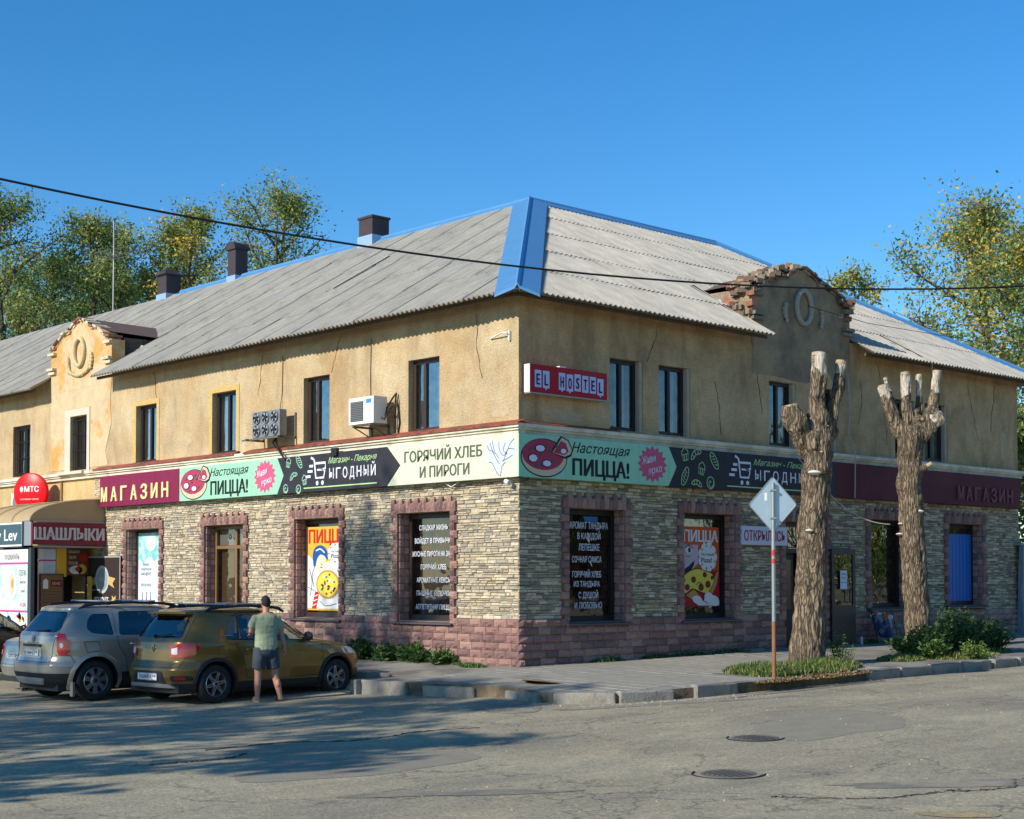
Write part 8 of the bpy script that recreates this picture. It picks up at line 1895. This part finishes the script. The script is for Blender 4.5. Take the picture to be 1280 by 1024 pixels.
# ------------------------------------------------------------------ the man at the car
M_SKIN = mat('skin', srgb(186, 132, 104), rough=.6, var=.06, vscale=12); M_HAIR = mat('hair_dark', srgb(40, 32, 28), rough=.9, bump=.004, bscale=120)
M_TEE = mat('tshirt_pale_green', srgb(150, 160, 128), rough=.9, var=.04, vscale=6, bump=.01, bscale=9); M_SHO = mat('shorts_grey', srgb(62, 68, 78), rough=.9, var=.12, vscale=10, bump=.01, bscale=12); M_SLIP = mat('sandal_tan', srgb(196, 170, 120), rough=.7)
mx, my = -5.03, .68; zg = rz(mx); man = empty('person', (mx, my, zg), R(72) - R(90)); tag(man, 'short-haired man in pale green t-shirt and dark shorts standing at the olive-gold car', 'person')
# local: +y forward (towards the car), +x to his right, height 1.77
hip, sh = .92, 1.44
def tube_b(mb, pts, rad, n=14): mb.tube(pts, rad, M_SKIN, n)
mb = MB()
# legs: left foot a little ahead and out
LG = {-1: [(-.10, 0, .90), (-.115, .0, .70), (-.13, .02, .50), (-.135, .01, .42), (-.15, -.02, .28), (-.155, -.03, .10), (-.155, -.03, .05)], 1: [(.10, 0, .90), (.12, .02, .70), (.15, .03, .50), (.165, .02, .42), (.20, -.01, .28), (.235, -.04, .10), (.24, -.04, .05)]}
for s, P in LG.items():
    tube_b(mb, P, [.105, .092, .066, .060, .060, .040, .042]); x, y, z = P[-1]
    mb.tube([(x, y - .05, .045), (x + s * .01, y + .06, .04), (x + s * .02, y + .15, .025), (x + s * .02, y + .19, .02)], [.04, .045, .042, .02], M_SKIN, 10, flat=.8)
    mb.tube([(P[4][0], P[4][1] - .03, .36), (P[4][0], P[4][1] - .035, .28), (P[4][0], P[4][1] - .02, .2)], [.03, .045, .025], M_SKIN, 8)
# torso
for z0, rx, ry in (): pass
def ring_stack(mb, secs, m, n=22, lean=0):
    vs = []; 
    for (cx, cy, z, rx, ry) in secs:
        for k in range(n): t = 2 * math.pi * k / n; vs.append((cx + rx * math.copysign(abs(math.cos(t)) ** .85, math.cos(t)), cy + ry * math.copysign(abs(math.sin(t)) ** .85, math.sin(t)), z))
    q = len(secs); mb.add(vs, [(i * n + k, i * n + (k + 1) % n, (i + 1) * n + (k + 1) % n, (i + 1) * n + k) for i in range(q - 1) for k in range(n)] + [tuple(range(n))[::-1], tuple((q - 1) * n + k for k in range(n))], m)
TS = [(0, 0, .84, .16, .11), (0, 0, .92, .175, .12), (0, .0, 1.02, .165, .115), (0, .01, 1.14, .165, .115), (0, .01, 1.28, .19, .12), (0, .01, 1.38, .205, .11), (0, .0, 1.45, .17, .085), (0, .0, 1.49, .07, .06)]
ring_stack(mb, TS, M_SKIN)
tube_b(mb, [(0, -.0, 1.46), (0, .015, 1.54), (0, .03, 1.60)], [.06, .056, .055])
# head, face turned down to the car door
hx, hy, hz = 0, .045, 1.655
vs = []; n = 20; m_ = 14
for i in range(m_ + 1):
    ph = math.pi * i / m_ ; 
    for k in range(n):
        t = 2 * math.pi * k / n; r_ = math.sin(ph); z = math.cos(ph)
        x = .076 * r_ * math.cos(t); y = .095 * r_ * math.sin(t)
        if z < -.2: x *= 1 - .25 * (-z - .2); y = y * (1 - .1 * (-z - .2)) + .012
        vs.append((hx + x, hy + y, hz + .118 * z))
mb.add(vs, [(i * n + k, (i + 1) * n + k, (i + 1) * n + (k + 1) % n, i * n + (k + 1) % n) for i in range(m_) for k in range(n)], M_SKIN)
mb.tube([(0, hy + .088, hz + .012), (0, hy + .112, hz - .022), (0, hy + .09, hz - .03)], [.010, .015, .009], M_SKIN, 8)
for s in (-1, 1): mb.tube([(s * .074, hy - .01, hz - .03), (s * .084, hy - .018, hz), (s * .078, hy - .01, hz + .03)], [.009, .014, .008], M_SKIN, 8)
mb.tube([(-.02, hy + .09, hz - .055), (.02, hy + .09, hz - .055)], .008, M_SKIN, 6)
# arms: left reaching into the open window, right hanging with a key
AL = [(-.19, .0, 1.42), (-.235, .02, 1.30), (-.25, .05, 1.18), (-.22, .16, 1.13), (-.19, .27, 1.12)]
AR = [(.19, .0, 1.42), (.245, .0, 1.28), (.27, .0, 1.14), (.30, .03, 1.02), (.335, .05, .90)]
for P in (AL, AR): tube_b(mb, P, [.058, .050, .042, .038, .028], 12)
def hand(mb, w, d, palm_n, s):
    """wrist, direction, palm normal"""
    d = Vector(d).normalized(); pn = Vector(palm_n).normalized(); side = d.cross(pn).normalized() * s; w = Vector(w)
    mb.tube([w, w + d * .03, w + d * .075, w + d * .095], [.026, .036, .040, .034], M_SKIN, 10, flat=.55)
    for k, (o, L_) in enumerate(((-.030, .070), (-.010, .080), (.010, .074), (.030, .060))):
        b = w + d * .085 + side * o; c = b + d * L_ * .5 + pn * .012; e = c + d * L_ * .28 + pn * .028; f_ = e + pn * .02 + d * .002
        mb.tube([b, c, e, f_], [.0095, .0085, .0080, .0065], M_SKIN, 6)
    b = w + d * .03 - side * .03; mb.tube([b, b - side * .022 + d * .028 + pn * .012, b - side * .02 + d * .058 + pn * .024], [.012, .010, .008], M_SKIN, 6)
hand(mb, AR[-1], (.12, .05, -1), (-.5, .8, 0), 1); hand(mb, AL[-1], (.2, 1, -.05), (.2, 0, -1), -1)
body = remesh(mb, 'body', .0085, man, 3)
mb = MB(); vs = []
for i in range(9):
    ph = math.pi * .57 * i / 8
    for k in range(24):
        t = 2 * math.pi * k / 24; back = -math.sin(t); p2 = ph * (1.0 + .22 * back) * (1 if back > -.2 else .84); r_ = math.sin(p2); vs.append((hx + .081 * r_ * math.cos(t), hy - .004 + .101 * r_ * math.sin(t), hz + .004 + .122 * math.cos(p2)))
mb.add(vs, [(i * 24 + k, (i + 1) * 24 + k, (i + 1) * 24 + (k + 1) % 24, i * 24 + (k + 1) % 24) for i in range(8) for k in range(24)], M_HAIR); mb.build('hair', man, smooth=60)
for s in (-1, 1):
    mb = MB(); mb.lathe([(.002, -.006), (.008, 0), (.002, .006)], mat('eye_dark', srgb(40, 34, 30), rough=.2), 8, Matrix.Translation((s * .03, hy + .088, hz + .012))); mb.build('eye', man)
# t-shirt: one shell over torso and upper arms, open at hem and cuffs
mb = MB(); ring_stack(mb, [(0, .0, .86, .190, .135), (0, .0, .95, .196, .140), (0, .0, 1.02, .188, .134), (0, .01, 1.14, .186, .134), (0, .01, 1.28, .205, .136), (0, .01, 1.38, .214, .124), (0, .0, 1.44, .19, .098), (0, .0, 1.485, .085, .070)], M_TEE)
for P in (AL, AR): mb.tube([Vector(P[0]) * .5 + Vector((0, 0, .705)), Vector(P[0]) + Vector((0, 0, -.02)), P[1], Vector(P[1]).lerp(Vector(P[2]), .5)], [.05, .066, .068, .072], M_TEE, 14)
rs_ = random.Random(4)
tee = remesh(mb, 'tshirt', .012, man, 3, lambda co, n: .006 * noise.noise(Vector((co.x * 6, co.y * 6, co.z * 22))) + .005 * noise.noise(Vector((co.x * 16, co.y * 12, co.z * 9))))
mb = MB(); ring_stack(mb, [(0, 0, .74, .14, .10), (0, 0, .80, .178, .13), (0, 0, .90, .186, .134), (0, 0, .94, .18, .13)], M_SHO)
for s, P in LG.items(): mb.tube([P[0], P[1], Vector(P[1]).lerp(Vector(P[2]), .75)], [.116, .118, .112], M_SHO, 16)
remesh(mb, 'shorts', .012, man, 2, lambda co, n: .006 * noise.noise(Vector((co.x * 14, co.y * 14, co.z * 7))))
for s, P in LG.items():
    x, y, z = P[-1]; mb = MB(); pts = [(x + .05 * math.cos(t) * (1.0 if math.sin(t) > 0 else .85), y + .06 + .15 * math.sin(t)) for t in np.linspace(0, 6.283, 20, endpoint=False)]
    mb.prism(pts, -.002, .022, M_SLIP if s < 0 else M_FRAME, Matrix.Identity(4)); mb.tube([(x - .05, y + .08, .02), (x - .03, y + .09, .075), (x + .03, y + .09, .075), (x + .05, y + .08, .02)], .022 if s < 0 else .012, M_SLIP if s < 0 else M_FRAME, 8, flat=.5); mb.build('sandal', man, smooth=50)
mb = MB(); mb.box((.325, .085, .775), (.35, .11, .83), M_PLAS); o = mb.build('car_key'); o.matrix_world = Matrix.Translation(man.location + Vector((0, 0, -.01))) @ Matrix.Rotation(man.rotation_euler.z, 4, 'Z'); tag(o, 'small black car key in the right hand of the man', 'key')

man.scale = (.97, .97, .975)
# ------------------------------------------------------------------ road sign, overhead cable, bits by the wall
sx, sy = 1.65, -4.53; zs_ = sz(sx, sy); sg = empty('road_sign', (sx, sy, zs_)); tag(sg, 'grey back of a diamond road sign on a rust-footed post at the kerb', 'road sign')
M_GALV = mat('galvanised', srgb(158, 162, 160), rough=.45, metal=.5, var=.12, vscale=4); M_RPOST = mat('rusty_post', srgb(140, 96, 62), rough=.8, var=.25, vscale=6)
mb = MB(); mb.tube([(0, 0, .95), (0, 0, 3.30)], .034, M_GALV, 14); pp = mb.build('post', sg, smooth=60); mb = MB(); mb.tube([(0, 0, -.1), (0, 0, .955)], .0345, M_RPOST, 14); mb.build('post_foot', sg, smooth=60)
for z, h in ((2.06, .10), (1.93, .08)): mb = MB(); mb.lathe([(.036, 0), (.036, h)], mat('red_tape', srgb(196, 60, 56), rough=.5), 14, Matrix.Translation((0, 0, z))); mb.build('tape', pp)
# plate faces away along the street; its grey back is what the camera sees
T = Matrix.Translation((0, 0, 2.93)) @ Matrix.Rotation(AZ - R(90) + R(-4), 4, 'Z') @ Matrix.Rotation(R(90), 4, 'X')
q = .40; hh = .47
def rsq(a, b, r=.05): return rounded([(-a, 0), (0, -b), (a, 0), (0, b)], r, 4)
mb = MB(); mb.prism(rsq(q, hh), -.062, -.058, mat('sign_back', srgb(172, 190, 198), rough=.35, metal=.45, var=.05, vscale=3), T); pl = mb.build('plate', sg)
mb = MB(); mb.tube([T @ Vector((x, y, -.058)) for x, y in rsq(q, hh) + rsq(q, hh)[:1]], .010, M_GALV, 5); mb.build('rim', pl)
mb = MB(); mb.prism(rsq(q * .94, hh * .94), -.066, -.0625, M_WHITE, T); mb.prism(rsq(q * .7, hh * .7), -.070, -.0665, mat('sign_yellow', srgb(240, 190, 30), rough=.5), T); mb.build('face', pl)
for z in (-.22, .25): mb = MB(); mb.box((-.05, -.045, z - .015), (.05, .05, z + .015), M_GALV, Matrix.Translation((0, 0, 2.92)) @ Matrix.Rotation(AZ - R(90), 4, 'Z')); mb.build('clamp', sg)
mb = MB(); mb.prism([(-.14, .07), (-.095, .07), (-.095, .20), (-.14, .20)], -.057, -.055, M_WHITE, T); mb.build('sticker', pl)
def cable(name, pts, r, label):
    mb = MB(); mb.tube(pts, r, M_BLACK, 6); o = mb.build(name, smooth=60); tag(o, label, 'cable')
def cw(X, Z, z): v = Vector(cam.location) + RIGHT * X + FWD * Z; return Vector((v.x, v.y, z))
pts = []
for k in range(41):
    t = -.35 + 1.7 * k / 40; X, Z = -5.06 + 11.96 * t, 15.1 + 5.5 * t
    # heights matched at three points of the span
    za, zb, zc = 1.82 + 506 * 15.1 / 1910, 5.44, 1.82 + 371 * 20.6 / 1910; tb = .43
    z = za * (t - tb) * (t - 1) / ((0 - tb) * (0 - 1)) + zb * t * (t - 1) / (tb * (tb - 1)) + zc * t * (t - tb) / (1 * (1 - tb)); pts.append(cw(X, Z, z))
cable('overhead_cable', pts, .0125, 'thick black cable sagging across the sky in front of the roof')
pts = [Vector((8.75, -.08, 7.96)), Vector((10.5, -.5, 7.72)), Vector((14, -1.4, 7.55)), Vector((22, -3.3, 7.9))]; cable('thin_wire', pts, .007, 'thin wire running right from the oval ring of the right pediment')
bx = empty('blue_bag', (11.2, -.38, sz(11.2, -.3))); tag(bx, 'blue waste bag in a leaning wire stand by the door wall', 'bag')
mb = MB(); ring = lambda z, a, b, tx: [(tx + a * math.cos(t), b * math.sin(t), z) for t in np.linspace(0, 6.283, 15)[:-1]]
R0 = [ring(.12, .17, .12, .10), ring(.2, .22, .15, .06), ring(.42, .26, .17, -.02), ring(.60, .27, .18, -.10), ring(.66, .25, .16, -.12)]; vs = [v for r_ in R0 for v in r_]
mb.add(vs, [(i * 14 + k, i * 14 + (k + 1) % 14, (i + 1) * 14 + (k + 1) % 14, (i + 1) * 14 + k) for i in range(4) for k in range(14)] + [tuple(range(14))], mat('blue_film', srgb(34, 62, 120), rough=.3, var=.3, vscale=7, bump=.02, bscale=9, col2=srgb(110, 136, 150), c2scale=5, c2lo=.5, c2hi=.56)); mb.build('sack', bx, smooth=50)
mb = MB()
for (x, y) in ((-.3, -.15), (.1, -.15), (-.3, .15), (.1, .15)): mb.tube([(x + .28, y, .0), (x, y, .70)], .009, M_IRON, 5)
mb.build('stand', bx); mb = MB()
rr = random.Random(8)
for k in range(9): x, y = -.12 + rr.uniform(-.12, .12), rr.uniform(-.1, .1); mb.box((x - .05, y - .04, .62), (x + .05, y + .04, .68 + rr.random() * .07), (M_WHITE, mat('rubbish_orange', srgb(190, 100, 60), rough=.7), M_LB)[k % 3], Matrix.Rotation(rr.uniform(-.3, .3), 4, 'X'))
mb.build('rubbish', bx)['kind'] = 'stuff'
mb = MB(); mb.tube([(0, 0, 0), (.0, 0, .14), (.0, 0, .18)], [.03, .03, .012], mat('clear_plastic', srgb(186, 196, 196), rough=.2), 8); o = mb.build('bottle', loc=(10.35, -.35, sz(10.3, -.3))); tag(o, 'small clear plastic bottle standing by the open door leaf', 'bottle')
# grey-blue metal cabin at the right edge
kb = empty('metal_cabin', (18.4, -.1, .47)); tag(kb, 'weathered blue-grey metal cabin at the right edge beyond the building', 'cabin')
M_CAB = mat('cabin_blue_grey', srgb(112, 134, 146), rough=.6, metal=.1, var=.2, vscale=3, col2=srgb(150, 160, 158), c2scale=2.5, c2lo=.5, c2hi=.65, stretch=(2, 2, .6))
mb = MB(); mb.box((-.62, -.10, -.02), (-.02, .02, 2.3), M_CAB, Matrix.Rotation(R(2), 4, 'X')); mb.build('panel', kb); mb = MB(); mb.box((.02, -.3, -.02), (2.4, 1.6, 2.25), M_CAB); mb.build('body', kb); mb = MB(); mb.box((-.66, -.14, 2.3), (2.46, 1.66, 2.36), M_GREYP); mb.build('roof', kb)
for k in range(4): mb = MB(); mb.box((-.6 + k * .15, -.135, .05), (-.592 + k * .15, -.12, 2.2), M_CAB); mb.build('rib', kb)
mb = MB(); mb.box((.1, -.31, 1.0), (.7, -.3, 1.9), M_WHITE); mb.build('notice', kb)
fe = empty('board_fence', (21, 2, .5)); tag(fe, 'dark board fence beyond the far end of the building', 'fence')
for k in range(40): mb = MB(); mb.box((-.5 + k * .16, 0, -.1), (-.36 + k * .16, .03, 1.9 + .03 * math.sin(k)), mat('fence_board', srgb(92, 82, 68), rough=.9, rnd=.15)); mb.build('board', fe)
